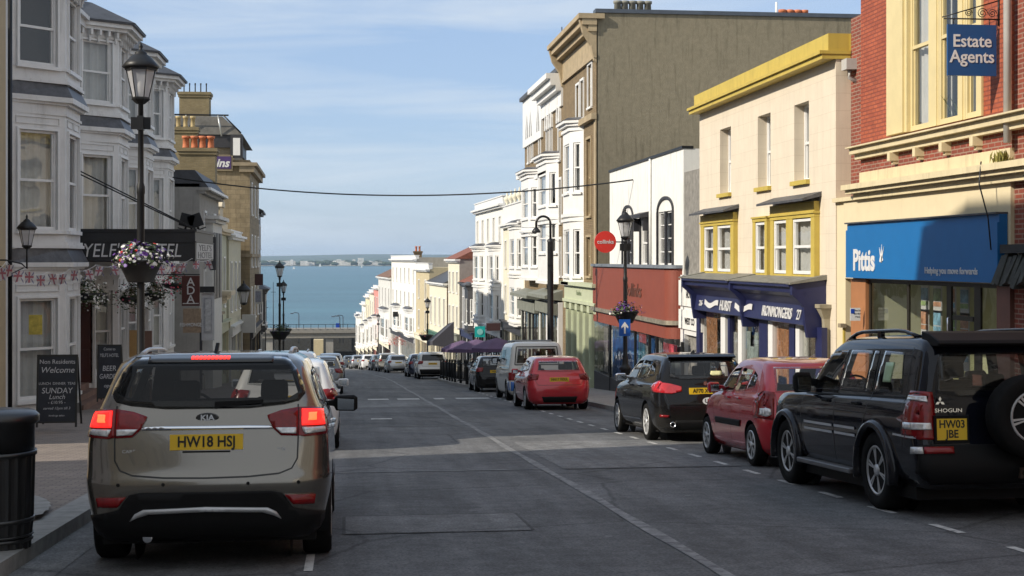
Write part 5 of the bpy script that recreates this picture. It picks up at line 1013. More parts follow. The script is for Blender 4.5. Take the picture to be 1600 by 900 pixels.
r, Wq, zq, gq = terrace('house', 'brown brick gable-ended house with long slate roof and chimneys down the hill', FR-.3, ya, yb, z_at(440, dep(8.6, ya)), MATS['warm_white'], 1, n=4, shop=(M('green_tile', (.05,.14,.10), .5), MATS['warm_white']), depth=10, roof='pitched', pot=((.3, 4.6, 1, 2.9, MATS['terracotta']), (.95, 5, 2, 3.6, MATS['terracotta'])), sidemat=BRICK('dull_brick', (.20,.13,.09), (.16,.10,.07), (.15,.12,.09)))
ya = yb+.1; yb = Y_(655)
r, Wq, zq, gq = terrace('house', 'narrow yellow stone house with heavy cornice down the hill', FR-.3, ya, yb, z_at(418, dep(7.6, ya)), M('yellow_stone', (.50,.43,.28), .8, var=.1, stain=.2), 1, n=2, shop=(MATS['warm_white'], MATS['warm_white']), depth=6, parapet=.3)
ya = yb+.1; yb = Y_(616)
r, Wq, zq, gq = terrace('house', 'tall white flat-topped house with grey side wall, highest in the lower street', FR-.3, ya, yb, z_at(402, dep(6.5, ya)), MATS['bright_white'], 1, n=6, bays=((.1,.3,1),(.6,.8,1)), shop=(MATS['dark_paint'], MATS['white_paint']), depth=14, parapet=.1, sidemat=MATS['render_grey'])
ya = yb+.1
for i, (pb, yt, mt, lab, rf, pt) in enumerate([(600, 432, MATS['grey_white_render'], 'white rendered house with brown roof and brick chimney near the foot of the hill', 'pitched', ((.2, 3.5, 2, 3.4, MATS['terracotta']),)), (586, 448, M('pink_render', (.58,.25,.22), .8), 'salmon pink house squeezed between pale houses near the foot of the hill', 'flat', None), (575, 455, MATS['warm_white'], 'cream bow-fronted house left of the salmon pink one', 'flat', None),
        (562, 462, M('pale_yellow', (.66,.60,.42), .8, stain=.1), 'pale yellow house near the foot of the hill', 'flat', None), (553, 474, MATS['bright_white'], 'white house with small balconies near the foot of the hill', 'flat', None), (546, 492, MATS['warm_white'], 'lowest cream house at the foot of the hill beside the bridge', 'flat', None)]):
    yb = Y_(pb); yb = max(yb, ya+6)
    if yb > 330: yb = ya+9
    Xq = FR-.4+sh(ya)
    terrace('house', lab, FR-.4, ya, yb, z_at(yt, dep(Xq, ya)), mt, 1, n=max(2, int((yb-ya)/3)), bays=((.15,.6,1),), shop=(MATS['warm_white'], MATS['dark_paint']), depth=8, roof=rf, pot=pt, roofmat=M('brown_tile_roof', (.16,.09,.06), .8, var=.3), shop_h=2.7)
    ya = yb+.1
# ---- bridge and waterfront at the foot of the street
br = thing('bridge', 'long flat concrete railway bridge crossing behind the foot of the street', 'bridge', (-8, 312, gz(312)))
zb1 = z_at(513, 312); zb0 = z_at(527, 312); CON = M('concrete', (.22,.21,.19), .85, var=.15, stain=.3)
mb = MB(); mb.box(-60, 60, 312, 318, zb0, zb1); mb.box(-60, 60, 311.6, 312, zb1-.9, zb1-.4); mb.build('deck', CON, br)
for k in range(60): 
    if k % 2 == 0 and k < 60: mb = MB(); mb.box(-22+k*.8, -21.9+k*.8, 311.8, 311.9, zb1, zb1+1.0); mb.build('railing_post', MATS['iron'], br)
mb = MB(); mb.box(-60, 60, 311.8, 311.9, zb1+.95, zb1+1.05); mb.build('railing', MATS['iron'], br)
for x in (-40, -16.5, -3.5, 8, 30): mb = MB(); mb.box(x-.8, x+.8, 312.5, 317.5, gz(312)-1, zb0); mb.build('pier', MATS['render_grey'], br)
mb = MB(); Xa, Xb_ = x_at(490, 306), x_at(505, 306); mb.box(Xa, Xb_, 306, 310, gz(306)-.3, z_at(530, 306)); single(mb, 'kiosk', M('kiosk_stone', (.50,.42,.26), .8, var=.1), 'small buff kiosk under the bridge at the foot of the street', 'kiosk', (Xa, 306, gz(306)))
mb = MB(); mb.box(-45, 45, 321, 322, -26, zb0-.2); single(mb, 'sea_wall', M('dark_wall', (.07,.075,.08), .9, var=.3), 'dark sea wall behind the bridge at the waterfront', 'wall', (0, 321, -26))
# ---------------------------------------------------------------- street furniture and small things
LG, lt_, lp_ = newmat('lantern_glass'); lp_.inputs['Base Color'].default_value = (.62,.63,.66,1); lp_.inputs['Roughness'].default_value = .15; lp_.inputs['Alpha'].default_value = .55; IRN = MATS['iron']
def frus(mb, c, r0, r1, z0, z1, n=4, rot=pi/4, m=0):
    A = [(c[0]+r0*cos(rot+2*pi*k/n), c[1]+r0*sin(rot+2*pi*k/n), z0) for k in range(n)]; B = [(c[0]+r1*cos(rot+2*pi*k/n), c[1]+r1*sin(rot+2*pi*k/n), z1) for k in range(n)]; mb.loft([A, B], m)
def lantern(root, z, s=1., parent_name='lantern'):
    n = 6; mb = MB(); C = (0, 0)
    for k in range(n):
        a = 2*pi*k/n; mb.tube([(.12*s*cos(a), .12*s*sin(a), z), (.21*s*cos(a), .21*s*sin(a), z+.40*s)], .008*s, 5)
    frus(mb, C, .13*s, .13*s, z-.03*s, z, n, 0); frus(mb, C, .06*s, .14*s, z-.10*s, z-.031*s, n, 0); frus(mb, C, .235*s, .235*s, z+.40*s, z+.43*s, n, 0)
    lt = mb.build('lantern_frame', IRN, root)
    mb = MB(); mb.lathe((0,0,z), [(.25*s,.43*s),(.27*s,.45*s),(.22*s,.52*s),(.15*s,.60*s),(.09*s,.64*s),(.09*s,.66*s),(.05*s,.69*s),(.02*s,.72*s),(.035*s,.75*s),(.01*s,.82*s)], 18); mb.build('lantern_roof', IRN, lt)
    mb = MB(); A = [(.115*s*cos(2*pi*k/n), .115*s*sin(2*pi*k/n), z) for k in range(n)]; B = [(.203*s*cos(2*pi*k/n), .203*s*sin(2*pi*k/n), z+.40*s) for k in range(n)]; mb.loft([A, B], cap=False); mb.build('lantern_glass', LG, lt)
    mb = MB(); mb.lathe((0,0,z), [(.03*s,.02*s),(.05*s,.1*s),(.05*s,.2*s),(.02*s,.24*s)], 10); mb.build('bulb', MATS['white_paint'], lt)
    return lt
def lamp_post(label, X, Y, h=6.6, g='heritage lamp posts', s=1.):
    r = thing('street_lamp', label, 'street lamp', (X+sh(Y), Y, gz(Y)+.12), g, local=True)
    mb = MB(); mb.lathe((0,0,0), [(.19,0),(.19,.10),(.15,.14),(.14,.9),(.17,.95),(.12,1.02),(.085,1.1),(.08,1.3),(.065,1.35),(.060,h*.62),(.070,h*.625),(.070,h*.64),(.05,h*.65),(.042,h-1.0),(.07,h-.98),(.05,h-.93),(.05,h-.89)], 16)
    mb.build('column', IRN, r)
    mb = MB(); mb.box(-.16, .16, -.02, .02, h*.80-.1, h*.80+.1); mb.box(-.05, .05, -.07, .07, h*.80-.12, h*.80+.12); mb.build('bracket', IRN, r)
    lantern(r, h-.80*s, s); return r
fc = {'white_flower': (.75,.74,.70), 'purple_flower': (.10,.03,.22), 'red_flower': (.55,.03,.03), 'pink_flower': (.55,.12,.20), 'lilac_flower': (.30,.22,.50)}
for k, v in fc.items(): M(k, v, .8, var=.25, scale=30)
M('basket_leaf', (.045,.075,.025), .7, var=.5, scale=25)
def flowers(root, c, rx, ry, rz, counts, seed, down=0.):
    rs = random.Random(seed)
    def blob(n, name, mat, sz, lo):
        mb = MB()
        for i in range(n):
            a = rs.random()*2*pi; e = rs.uniform(-.25, 1.)*pi/2; q = rs.uniform(lo, 1.12)*(1+.22*sin(3*a+seed)+.15*sin(7*a+2*e+seed)); x = c[0]+rx*cos(a)*cos(e)*q; y = c[1]+ry*sin(a)*cos(e)*q; z = c[2]+rz*sin(e)*q - (down*2.2*rs.random()**2.5 if cos(e) > .6 else 0)
            n_ = Vector((cos(a)*cos(e)+rs.gauss(0,.4), sin(a)*cos(e)+rs.gauss(0,.4), sin(e)+rs.gauss(0,.4))).normalized(); t1 = n_.cross(Vector((.3,.2,1))).normalized(); t2 = n_.cross(t1); p = Vector((x, y, z)); s_ = sz*rs.uniform(.6, 1.3)
            if name == 'leaves': mb.poly([p-t1*s_*.5, p+t2*s_*.3, p+t1*s_, p-t2*s_*.3])
            else: mb.poly([p+(t1*cos(q_*2*pi/5)+t2*sin(q_*2*pi/5))*s_*.62+n_*.004*(q_ % 2) for q_ in range(5)])
        return mb.build(name, mat, root, recalc=False)
    blob(counts.get('leaf', 500), 'leaves', MATS['basket_leaf'], .06, .55)
    for k, n in counts.items():
        if k != 'leaf': blob(n, k+'s', MATS[k], .05, .85)
def basket(label, x, y, z, r=.38, counts=None, seed=1, group='flower baskets', bowl=True, s=1.):
    t = thing('flower_basket', label, 'flower basket', (x, y, z), group, local=True)
    if bowl: mb = MB(); mb.lathe((0,0,0), [(r*.55,0),(r*.6,.02),(r,.40*s),(r*1.04,.40*s),(r*1.04,.44*s),(r*.9,.44*s),(r*.5,.05)], 20); mb.build('tub', BLKP, t); c = (0, 0, .44*s)
    else: mb = MB(); mb.lathe((0,0,0), [(.02,0),(r*.6,.08),(r*.85,.22),(r*.8,.22)], 14); [mb.tube([(r*.8*cos(a), r*.8*sin(a), .22), (0, 0, .75)], .006, 4) for a in (0, 2.1, 4.2)]; mb.build('wire_basket', IRN, t); c = (0, 0, .2)
    flowers(t, c, r*1.08, r*1.08, r*(.62 if bowl else .8), counts or {'leaf': 500, 'white_flower': 120}, seed, .03 if bowl else .18); return t
BLKP = M('black_tub', (.015,.015,.016), .5, var=.1)
L1x = x_at(220, 24.0); lamp_post('black heritage lamp post with flower tub in front of the white hotel', L1x, 24.0, z_at(68, dep(L1x, 24))-gz(24)-.12, s=1.12)
zt_ = z_at(441, dep(L1x, 24)); basket('large black flower tub with purple and white flowers round the nearest lamp post', L1x, 23.95, zt_, .36, {'leaf': 800, 'white_flower': 330, 'purple_flower': 210, 'lilac_flower': 60, 'red_flower': 18}, 2, s=.85)
lamp_post('black heritage lamp post down the left kerb, the taller-looking of the two against the sea', x_at(437, 75), 75, z_at(407, 75)-gz(75)-.12)
lamp_post('black heritage lamp post farther down the left kerb, second against the sea', x_at(443, 97)-sh(97), 97, z_at(437, 97)-gz(97)-.12)
for px, Y in ((437, 75), (444, 97)): X = x_at(px, Y); basket('dark flower tub on the ' + ('nearer' if Y < 80 else 'farther') + ' of the two left lamp posts against the sea', X, Y, z_at(523 if Y < 80 else 518, Y)-.2, .50, {'leaf': 300, 'purple_flower': 30}, Y)
X = x_at(977, 40); lamp_post('black heritage lamp post in front of the orange fascia on the right pavement', X, 40, z_at(326, dep(X, 40))-gz(40)-.12)
basket('black flower tub with purple flowers above the blue arrow sign', X, 39.95, z_at(502, dep(X, 40))-.05, .36, {'leaf': 400, 'purple_flower': 150, 'white_flower': 20}, 9, s=.8)
D_ = dep(X, 39.6); mb = MB(); w0_, w1_ = x_at(967.5, 39.6), x_at(985, 39.6); z0, z1 = z_at(525, D_), z_at(499, D_); ar = thing('arrow_sign', 'small blue square sign with a white upward arrow on the lamp post', 'road sign', ((w0_+w1_)/2, 39.6, z0)); mb.box(w0_, w1_, 39.6, 39.62, z0, z1); mb.build('plate', M('road_blue', (.01,.10,.45), .4, var=.03), ar)
cx = (w0_+w1_)/2; mb = MB(); mb.prism([(cx-.025, 39.592, z0+.07), (cx+.025, 39.592, z0+.07), (cx+.025, 39.592, z1-.2), (cx+.10, 39.592, z1-.26), (cx+.10, 39.592, z1-.2), (cx, 39.592, z1-.07), (cx-.10, 39.592, z1-.2), (cx-.10, 39.592, z1-.26), (cx-.025, 39.592, z1-.2)], (0, .006, 0)); mb.build('arrow', MATS['white_paint'], ar)
lamp_post('black heritage lamp post far down the right kerb beyond the white off-roader', x_at(668, 108)-sh(108), 108, z_at(464, 108)-gz(108)-.12)
basket('dark flower tub on the far right lamp post beyond the white off-roader', x_at(666, 108), 108, z_at(532, 108), .55, {'leaf': 200, 'pink_flower': 20}, 33)
lamp_post('black heritage lamp post farthest away on the right near the foot of the hill', x_at(591, 165)-sh(165), 165, z_at(489, 165)-gz(165)-.12)
# tall swan-neck lamp
X = x_at(860, 52.5); r = thing('swan_neck_lamp', 'tall black swan-neck street lamp in front of the brick houses', 'street lamp', (X, 52.5, gz(52.5)+.12), local=True); D_ = dep(X, 52.5); zt = z_at(338, D_)-gz(52.5)-.12; zn = z_at(375, D_)-gz(52.5)-.12
mb = MB(); mb.lathe((0,0,0), [(.16,0),(.16,.9),(.12,1.),(.115,zn-.1),(.13,zn),(.06,zn+.05)], 14); P = [(0, 0, zn)]
for k in range(13): a = pi*k/12; P.append((-.27+.27*cos(a), 0, zt-.27+.27*sin(a)))
P.append((-.54, 0, zt-.42)); mb.tube(P, .045, 8); mb.build('column', IRN, r); mb = MB(); mb.lathe((-.54,0,zt-.62), [(.15,0),(.17,.04),(.12,.13),(.05,.2)], 14); mb.build('lamp_head', IRN, r)
# round red sign
X = x_at(946, 49.5); D_ = dep(X, 49.5); zc_ = z_at(378, D_); rs_ = thing('round_sign', 'round bright red projecting sign above the left end of the orange fascia', 'sign', (FR-.1, 49.5, zc_))
mb = MB(); R_ = 17*D_/2200; mb.lathe((X, 49.5, zc_), [(.001,0),(R_,0),(R_,.08),(.001,.08)], 32, axis='y'); mb.build('disc', M('sign_red', (.62,.03,.02), .4, var=.04), rs_); text('collinks', .2, lambda u, v, o_: (X+u, 49.495-o_, zc_+v), 'sign_letters', MATS['sign_white'], rs_, .006, .01)
mb = MB(); mb.tube([(X+R_, 49.54, zc_), (FR+.1, 49.54, zc_)], .025, 6); mb.build('bracket', IRN, rs_)
# wall lantern on the beige house
Y = 29.0; X = x_at(42, Y); D_ = dep(X, Y); zl = z_at(383, D_); r = thing('wall_lantern', 'black wall lantern on a scrolled bracket at the left edge in front of the hotel', 'lantern', (X, Y, zl-.25), local=True)
lantern(r, .25, (z_at(335, D_)-z_at(383, D_))/.82); mb = MB(); mb.tube([(0,0,.2), (0,0,-.22), (-.10,0,-.12), (-.4,0,-.05), (-1.0,0,-.04)], .018, 6); mb.tube([(-.06,0,-.2), (-.3,0,-.32), (-.62,0,-.10), (-.9,0,-.38), (-1.0,0,-.3)], .012, 5); mb.build('bracket', IRN, r)
# litter bin
r = thing('litter_bin', 'black ribbed litter bin on the left pavement beside the bronze people carrier', 'bin', (x_at(-4, 11.0), 11.0, gz(11)+.12), local=True)
BB = M('bin_black', (.016,.016,.017), .38, var=.2, coat=.3)
mb = MB(); 
def ringf(rad, z, n=72): return [((rad+(.008 if k % 3 == 0 else 0))*cos(2*pi*k/n), (rad+(.008 if k % 3 == 0 else 0))*sin(2*pi*k/n), z) for k in range(n)]
mb.loft([ringf(.235, .0), ringf(.235, .06)]); mb.loft([ringf(.24, .09), ringf(.252, .20), ringf(.265, .70)]); mb.build('body', BB, r)
for PR in ([(.252,.205),(.268,.205),(.268,.235),(.252,.235)], [(.256,.10),(.262,.10),(.262,.112),(.256,.112)], [(.268,.70),(.285,.70),(.285,.735),(.268,.735)], [(.24,.06),(.258,.06),(.258,.085),(.24,.085)]): mb = MB(); mb.lathe((0,0,0), PR, 40); mb.build('band', BB, r)
mb = MB(); mb.lathe((0,0,0), [(.268,.738),(.272,.93),(.30,.95),(.302,1.0),(.27,1.03),(.10,1.05),(.001,1.05)], 40); mb.build('hood', BB, r)
# chalkboards
BDm = M('chalkboard', (.018,.022,.032), .6, var=.35, scale=3); CH = M('chalk', (.55,.56,.58), .9, var=.3, scale=40)
def aboard(label, pa, pb, ya, yb, Y, lines, blue=None):
    Xa, Xb = x_at(pa, Y), x_at(pb, Y); D_ = dep(Xa, Y); z0, z1 = z_at(yb, D_), z_at(ya, D_); r = thing('chalkboard', label, 'chalkboard', ((Xa+Xb)/2, Y, z0), 'chalkboards outside the hotel')
    tl = .12; mb = MB(); 
    def fy(z): return Y + tl*(z-z0)/(z1-z0)
    def slab(x0, x1, za, zb, off, th): return [(x0, fy(za)-off, za), (x1, fy(za)-off, za), (x1, fy(zb)-off, zb), (x0, fy(zb)-off, zb)]
    mb.prism(slab(Xa+.03, Xb-.03, z0+.10, z1-.03, 0, 0), (0, .02, 0)); mb.build('board', BDm, r)
    mb = MB()
    for x0, x1, za, zb in ((Xa, Xa+.035, z0, z1), (Xb-.035, Xb, z0, z1), (Xa+.035, Xb-.035, z1-.035, z1), (Xa+.035, Xb-.035, z0+.08, z0+.11)): mb.prism(slab(x0, x1, za, zb, .012, 0), (0, .035, 0))
    mb.build('frame', M('dark_frame', (.02,.02,.018), .6, var=.2), r)
    for x in (Xa, Xb-.035): mb = MB(); mb.prism([(x, fy(z1)+.03, z1-.05), (x+.035, fy(z1)+.03, z1-.05), (x+.035, Y+.55, z0), (x, Y+.55, z0)], (0, .03, 0)); mb.build('rear_leg', MATS['dark_frame'], r)
    for tx, sz, fz, sx_, shr in lines:
        zc_ = z1-(z1-z0)*fz; text(tx, sz*(z1-z0), lambda u, v, o_: ((Xa+Xb)/2+u, fy(zc_+v)-.004-o_, zc_+v), 'chalk_writing', CH, r, .002, .0, sx=sx_, shear=shr)
    return r
aboard('tall navy chalkboard with white handwriting welcoming non residents, left of the steps', 56, 120, 555, 668, 27.4, [('Non Residents', .085, .10, .95, 0), ('Welcome', .115, .215, 1., .25), ('LUNCH  DINNER  TEAS', .05, .40, .95, 0), ('SUNDAY', .11, .50, .95, .1), ('Lunch', .09, .585, 1., .25), ('- £10.95 -', .06, .66, 1., 0), ('served 12pm till 3', .05, .74, 1., .2), ('bookings taken', .035, .84, 1., .2)])
aboard('smaller black chalkboard advertising the beer garden, on the hotel steps', 151, 189, 539, 628, 35.3, [('Come to', .07, .08, .8, 0), ("YELF'S HOTEL", .085, .19, .62, 0), ('BEER', .13, .42, .85, .1), ('GARDEN', .12, .56, .7, .1), ('open', .09, .72, 1., .2)])
# hanging baskets and bunting of the hotel
def at(px, py, Y): X = x_at(px, Y); return X, Y, z_at(py, dep(X, Y))
for (px, py, Y, r_, cn, lab, sd) in [(136, 462, 37.5, .42, {'leaf': 450, 'white_flower': 330}, 'hanging basket crammed with white flowers, farthest left under the canopy', 21), (205, 468, 39, .40, {'leaf': 420, 'white_flower': 60, 'pink_flower': 30}, 'dark leafy hanging basket with few flowers behind the left of the lamp post', 22), (240, 462, 39, .38, {'leaf': 380, 'white_flower': 120}, 'hanging basket with white flowers just right of the lamp post', 23), (272, 446, 46.5, .50, {'leaf': 420, 'red_flower': 110, 'pink_flower': 160}, 'hanging basket of red and pink flowers beside the brown lettered sign', 24)]:
    X, Y, z = at(px, py, Y); basket(lab, X, Y, z-.15, r_, cn, sd, 'hanging baskets under the hotel canopy', bowl=False)
bn = thing('bunting', 'string of small red, white and blue flag bunting across the hotel front and canopy', 'bunting', at(60, 415, 33))
FLG = [M('flag_white', (.66,.62,.63), .8, var=.1), M('flag_red', (.48,.17,.20), .8, var=.1), M('flag_blue', (.20,.20,.34), .8, var=.1)]
pts = []; rs = random.Random(8)
S_ = [(-14, 418, 28.), (10, 408, 28.6), (40, 420, 30.), (75, 425, 31.5), (110, 420, 33.), (150, 414, 35.), (190, 408, 37.), (230, 412, 37.4), (262, 408, 37.4), (300, 404, 37.5), (335, 402, 41.)]
W3 = [Vector(at(*s)) for s in S_]; P = []
for a, b in zip(W3, W3[1:]):
    for k in range(6): t_ = k/6; P.append(a*(1-t_)+b*t_-Vector((0,0,.10*sin(pi*t_))))
mb = MB(); mb.tube(P, .006, 4); mb.build('cord', MATS['white_paint'], bn)
for i in range(1, len(P)-1, 3):
    p = P[i]; w_ = .10; h_ = .24; a = rs.uniform(-.5, .5); dx = Vector((cos(a), sin(a), 0)); n_ = Vector((-sin(a), cos(a), 0)); sw = dx*rs.uniform(-.1, .1)
    mb = MB(); mb.prism([p-dx*w_, p+dx*w_, p+dx*w_*.8+sw-Vector((0,0,h_*.9)), p+sw*1.2-Vector((0,0,h_)), p-dx*w_*.8+sw-Vector((0,0,h_*.9))], n_*.004, 0)
    for sg in (-1, 1):
        o_ = n_*(.004 if sg > 0 else 0)+n_*.003*sg
        mb.poly([p-dx*.018+o_, p+dx*.018+o_, p+dx*.018+sw-Vector((0,0,h_*.95))+o_, p-dx*.018+sw-Vector((0,0,h_*.95))+o_], 1)
        q = p+sw*.5-Vector((0,0,h_*.45)); mb.poly([q-dx*w_*.85+Vector((0,0,.02))+o_*1.3, q+dx*w_*.85+Vector((0,0,.02))+o_*1.3, q+dx*w_*.85-Vector((0,0,.02))+o_*1.3, q-dx*w_*.85-Vector((0,0,.02))+o_*1.3], 1)
        for (ax, az, bx, bz) in ((.085,.0,.03,.09),(-.085,.0,-.03,.09),(.08,.21,.03,.14),(-.08,.21,-.03,.14)):
            pa_ = p+dx*ax-Vector((0,0,az)); pb_ = p+dx*bx-Vector((0,0,bz)); mb.poly([pa_+o_, pb_+o_, pb_-Vector((0,0,.02))+o_, pa_-Vector((0,0,.045))+o_], 2)
    mb.build('flag', FLG, bn, recalc=False)
# signs by the canopy
def board(name, label, pa, pb, ya, yb, Y, mat, th=.05, cat='sign', yaw=0.):
    Xa, Xb = x_at(pa, Y), x_at(pb, Y); D_ = dep(Xa, Y); z0, z1 = z_at(yb, D_), z_at(ya, D_); r = thing(name, label, cat, ((Xa+Xb)/2, Y, z0), rot=(0, 0, yaw)); mb = MB(); mb.box(Xa, Xb, Y, Y+th, z0, z1); mb.build('sign_board', mat, r, bevel=.004); return r, Xa, Xb, z0, z1
r, Xa, Xb, z0, z1 = board('hanging_sign', 'brown hanging sign with three stacked white capitals below the hotel canopy', 284, 312, 431, 478, 45, M('maroon_sign', (.085,.025,.02), .5, var=.08))
for k, tx in enumerate('ADA'): text(tx, .36, lambda u, v, o_: ((Xa+Xb)/2+u, 44.995-o_, z1-.2-.27*k+v), 'sign_letters', MATS['sign_white'], r, .006, .01)
mb = MB(); mb.box(Xa+.03, Xb-.03, 44.99, 44.998, z0+.06, z0+.09); mb.build('rule', MATS['sign_white'], r); mb = MB(); mb.tube([(Xa-1.4, 45.03, z1+.04), (Xb, 45.03, z1+.04)], .02, 5); mb.build('bracket', IRN, r)
r, Xa, Xb, z0, z1 = board('hanging_sign', 'grey and white framed hanging board tilted beside the brown lettered sign', 315, 335, 458, 532, 47, M('pale_board', (.45,.46,.48), .6, var=.12, scale=5), yaw=.12)
mb = MB(); mb.box(Xa+.07, Xb-.07, 46.98, 46.998, z0+.25, z1-.15); mb.build('panel', M('panel_dull', (.30,.31,.33), .6, var=.3, scale=9), r); mb = MB(); mb.box(Xa+.12, Xb-.12, 46.97, 46.979, z0+.3, z1-.2); mb.build('poster', M('poster_grey', (.42,.43,.44), .6, var=.3, scale=14), r)
mb = MB(); mb.box(Xa-.2, Xb, 46.9, 47.1, z1+.02, z1+.22); mb.build('lamp_trough', IRN, r)
r, Xa, Xb, z0, z1 = board('wall_sign', 'timber-effect shop fascia with pale raised letters behind the brown lettered sign', 286, 314, 482, 520, 55, M('timber_fascia', (.26,.19,.13), .7, var=.3, scale=8)); text('FISHMONGER', .2, lambda u, v, o_: ((Xa+Xb)/2+u, 54.99-o_, z0+.3+v), 'sign_letters', MATS['sign_white'], r, .01, .01, sx=.75)
r, Xa, Xb, z0, z1 = board('hanging_sign', 'square white inn sign on the far end of the left row beside the sea', 391, 410, 452, 475, 88, MATS['panel_grey'] if 'panel_grey' in MATS else MATS['white_paint']); mb = MB(); mb.box(Xa+.08, Xb-.08, 87.985, 87.998, z0+.12, z1-.12); mb.build('panel', M('inn_blue', (.20,.22,.28), .6, var=.4, scale=9), r)
r, Xa, Xb, z0, z1 = board('hanging_sign', 'dark maroon board above the square white inn sign', 388, 411, 428, 446, 88.5, M('maroon_dark', (.05,.02,.022), .6, var=.2))
r, Xa, Xb, z0, z1 = board('shop_sign', 'white projecting shop box with dark top far along the left row', 378, 399, 492, 520, 80, MATS['panel_grey'] if 'panel_grey' in MATS else MATS['white_paint'], .5)
Y = 79; X = x_at(381, Y); D_ = dep(X, Y); r = thing('wall_lantern', 'clear glass lantern hanging above the white shop box far along the left row', 'lantern', (X, Y, z_at(474, D_)), local=True); lantern(r, .05, 1.5)
r, Xa, Xb, z0, z1 = board('window_poster', 'small yellow poster inside the first hotel bay window', 45, 66, 492, 523, dep(-7, 33.6)+.5, M('yellow_poster', (.62,.50,.10), .6, var=.35, scale=7), .01, 'poster')
for o in [r]: o.location.y += 0
r, Xa, Xb, z0, z1 = board('notice', 'white notice taped behind the nearest lamp post', 223, 232, 481, 517, 43.2, MATS['white_paint'], .01, 'notice')
# overhead cable
A0 = Vector(at(273, 277, hB[3]+1)); B0 = Vector((FR-.02, y_at(990, FR), z_at(281, dep(FR, y_at(990, FR))))); A0.x = x_at(270, A0.y); P = []
for k in range(41): t_ = k/40; p = A0*(1-t_)+B0*t_; p.z -= 4*.62*t_*(1-t_); P.append(p)
single((lambda m: (m.tube(P, .028, 6), m)[1])(MB()), 'overhead_cable', IRN, 'thick black cable sagging across the street from the hotel to the white building', 'cable', tuple(A0))
for pa, pya, Ya, pb, pyb, Yb, lab in [(790, 352, 78, 868, 354, 60, 'thin cable strung along the white bays above the swan-neck lamp')]:
    a, b = Vector(at(pa, pya, Ya)), Vector(at(pb, pyb, Yb)); single((lambda m: (m.tube([a, (a+b)/2-Vector((0,0,.1)), b], .012, 4), m)[1])(MB()), 'thin_cable', IRN, lab, 'cable', tuple(a))
X, Y, z = at(878, 75, 66); mb = MB(); mb.tube([(X, Y, z-.5), (X, Y, z+1.0)], .025, 5); mb.tube([(X-.25, Y, z-.1), (X+.1, Y, z-.1)], .015, 4); single(mb, 'aerial', IRN, 'thin upright aerial on the corner of the tall brown building', 'aerial', (X, Y, z-.5))
# parasols, awning, railings on the build-out, shop signs beyond
PU = M('purple_canvas', (.11,.07,.14), .85, var=.15)
def parasol(label, px, py, Y, r_, g='parasols outside the cafe'):
    X, Y, z = at(px, py, Y); g0 = gz(Y)+.12; t = thing('parasol', label, 'parasol', (X, Y, g0), g, local=True); h_ = z-g0; n = 8
    mb = MB(); R1 = [(r_*cos(2*pi*k/n+.3), r_*sin(2*pi*k/n+.3), h_-.42) for k in range(n)]; T = [(.04*cos(2*pi*k/n+.3), .04*sin(2*pi*k/n+.3), h_) for k in range(n)]; M_ = [(r_*.5*cos(2*pi*k/n+.3), r_*.5*sin(2*pi*k/n+.3), h_-.16) for k in range(n)]; V_ = [(a*1.0, b, c-.14) for a, b, c in R1]
    mb.loft([V_, R1, M_, T], cap=False); mb.build('canopy', PU, t, recalc=False); mb = MB(); mb.tube([(0,0,0), (0,0,h_+.06)], .025, 8); mb.lathe((0,0,0), [(.25,0),(.25,.05),(.06,.1)], 14); mb.build('pole', IRN, t)
    for k in range(n): mb = MB(); a = 2*pi*k/n+.3; mb.tube([(0, 0, h_-.30), (r_*.55*cos(a), r_*.55*sin(a), h_-.20)], .008, 4); mb.build('rib', IRN, t)
parasol('purple parasol nearest the white van, rightmost of three', 776, 528, 62.5, 1.2); parasol('purple parasol in the middle of three outside the cafe', 745, 530, 67, 1.2); parasol('purple parasol farthest from the white van, leftmost of three', 722, 532, 72, 1.15)
Ya = 84; X0, X1 = x_at(676, Ya), x_at(704, Ya); D_ = dep(X0, Ya); aw = thing('awning', 'dark grey shop awning pulled out over the pavement beyond the parasols', 'awning', (X1, Ya, gz(Ya))); zt1, zt0 = z_at(503, D_), z_at(533, D_); mb = MB(); mb.prism([(X1+.2, Ya-.03, zt1), (X0, Ya-.03, zt0), (X0, Ya-.03, zt0-.25), (X1+.2, Ya-.03, zt0-.45)], (0, .025, 0)); M('grey_canvas', (.055,.055,.07), .8, var=.1); mb.build('end_cheek', MATS['grey_canvas'], aw); mb = MB()
mb.loft([[(X1+.2, Ya, zt1), (X0, Ya, zt0), (X0, Ya, zt0-.25), (X1+.2, Ya, zt1-.1)], [(X1+.2, Ya+4.5, zt1-.3), (X0-.1, Ya+4.5, zt0-.3), (X0-.1, Ya+4.5, zt0-.55), (X1+.2, Ya+4.5, zt1-.4)]]); mb.build('canvas', M('grey_canvas', (.055,.055,.07), .8, var=.1), aw); mb = MB(); mb.tube([(X1+.2, Ya+.1, zt1-.9), (X0+.1, Ya+.1, zt0-.1)], .02, 5); mb.build('arm', IRN, aw)
n = 0
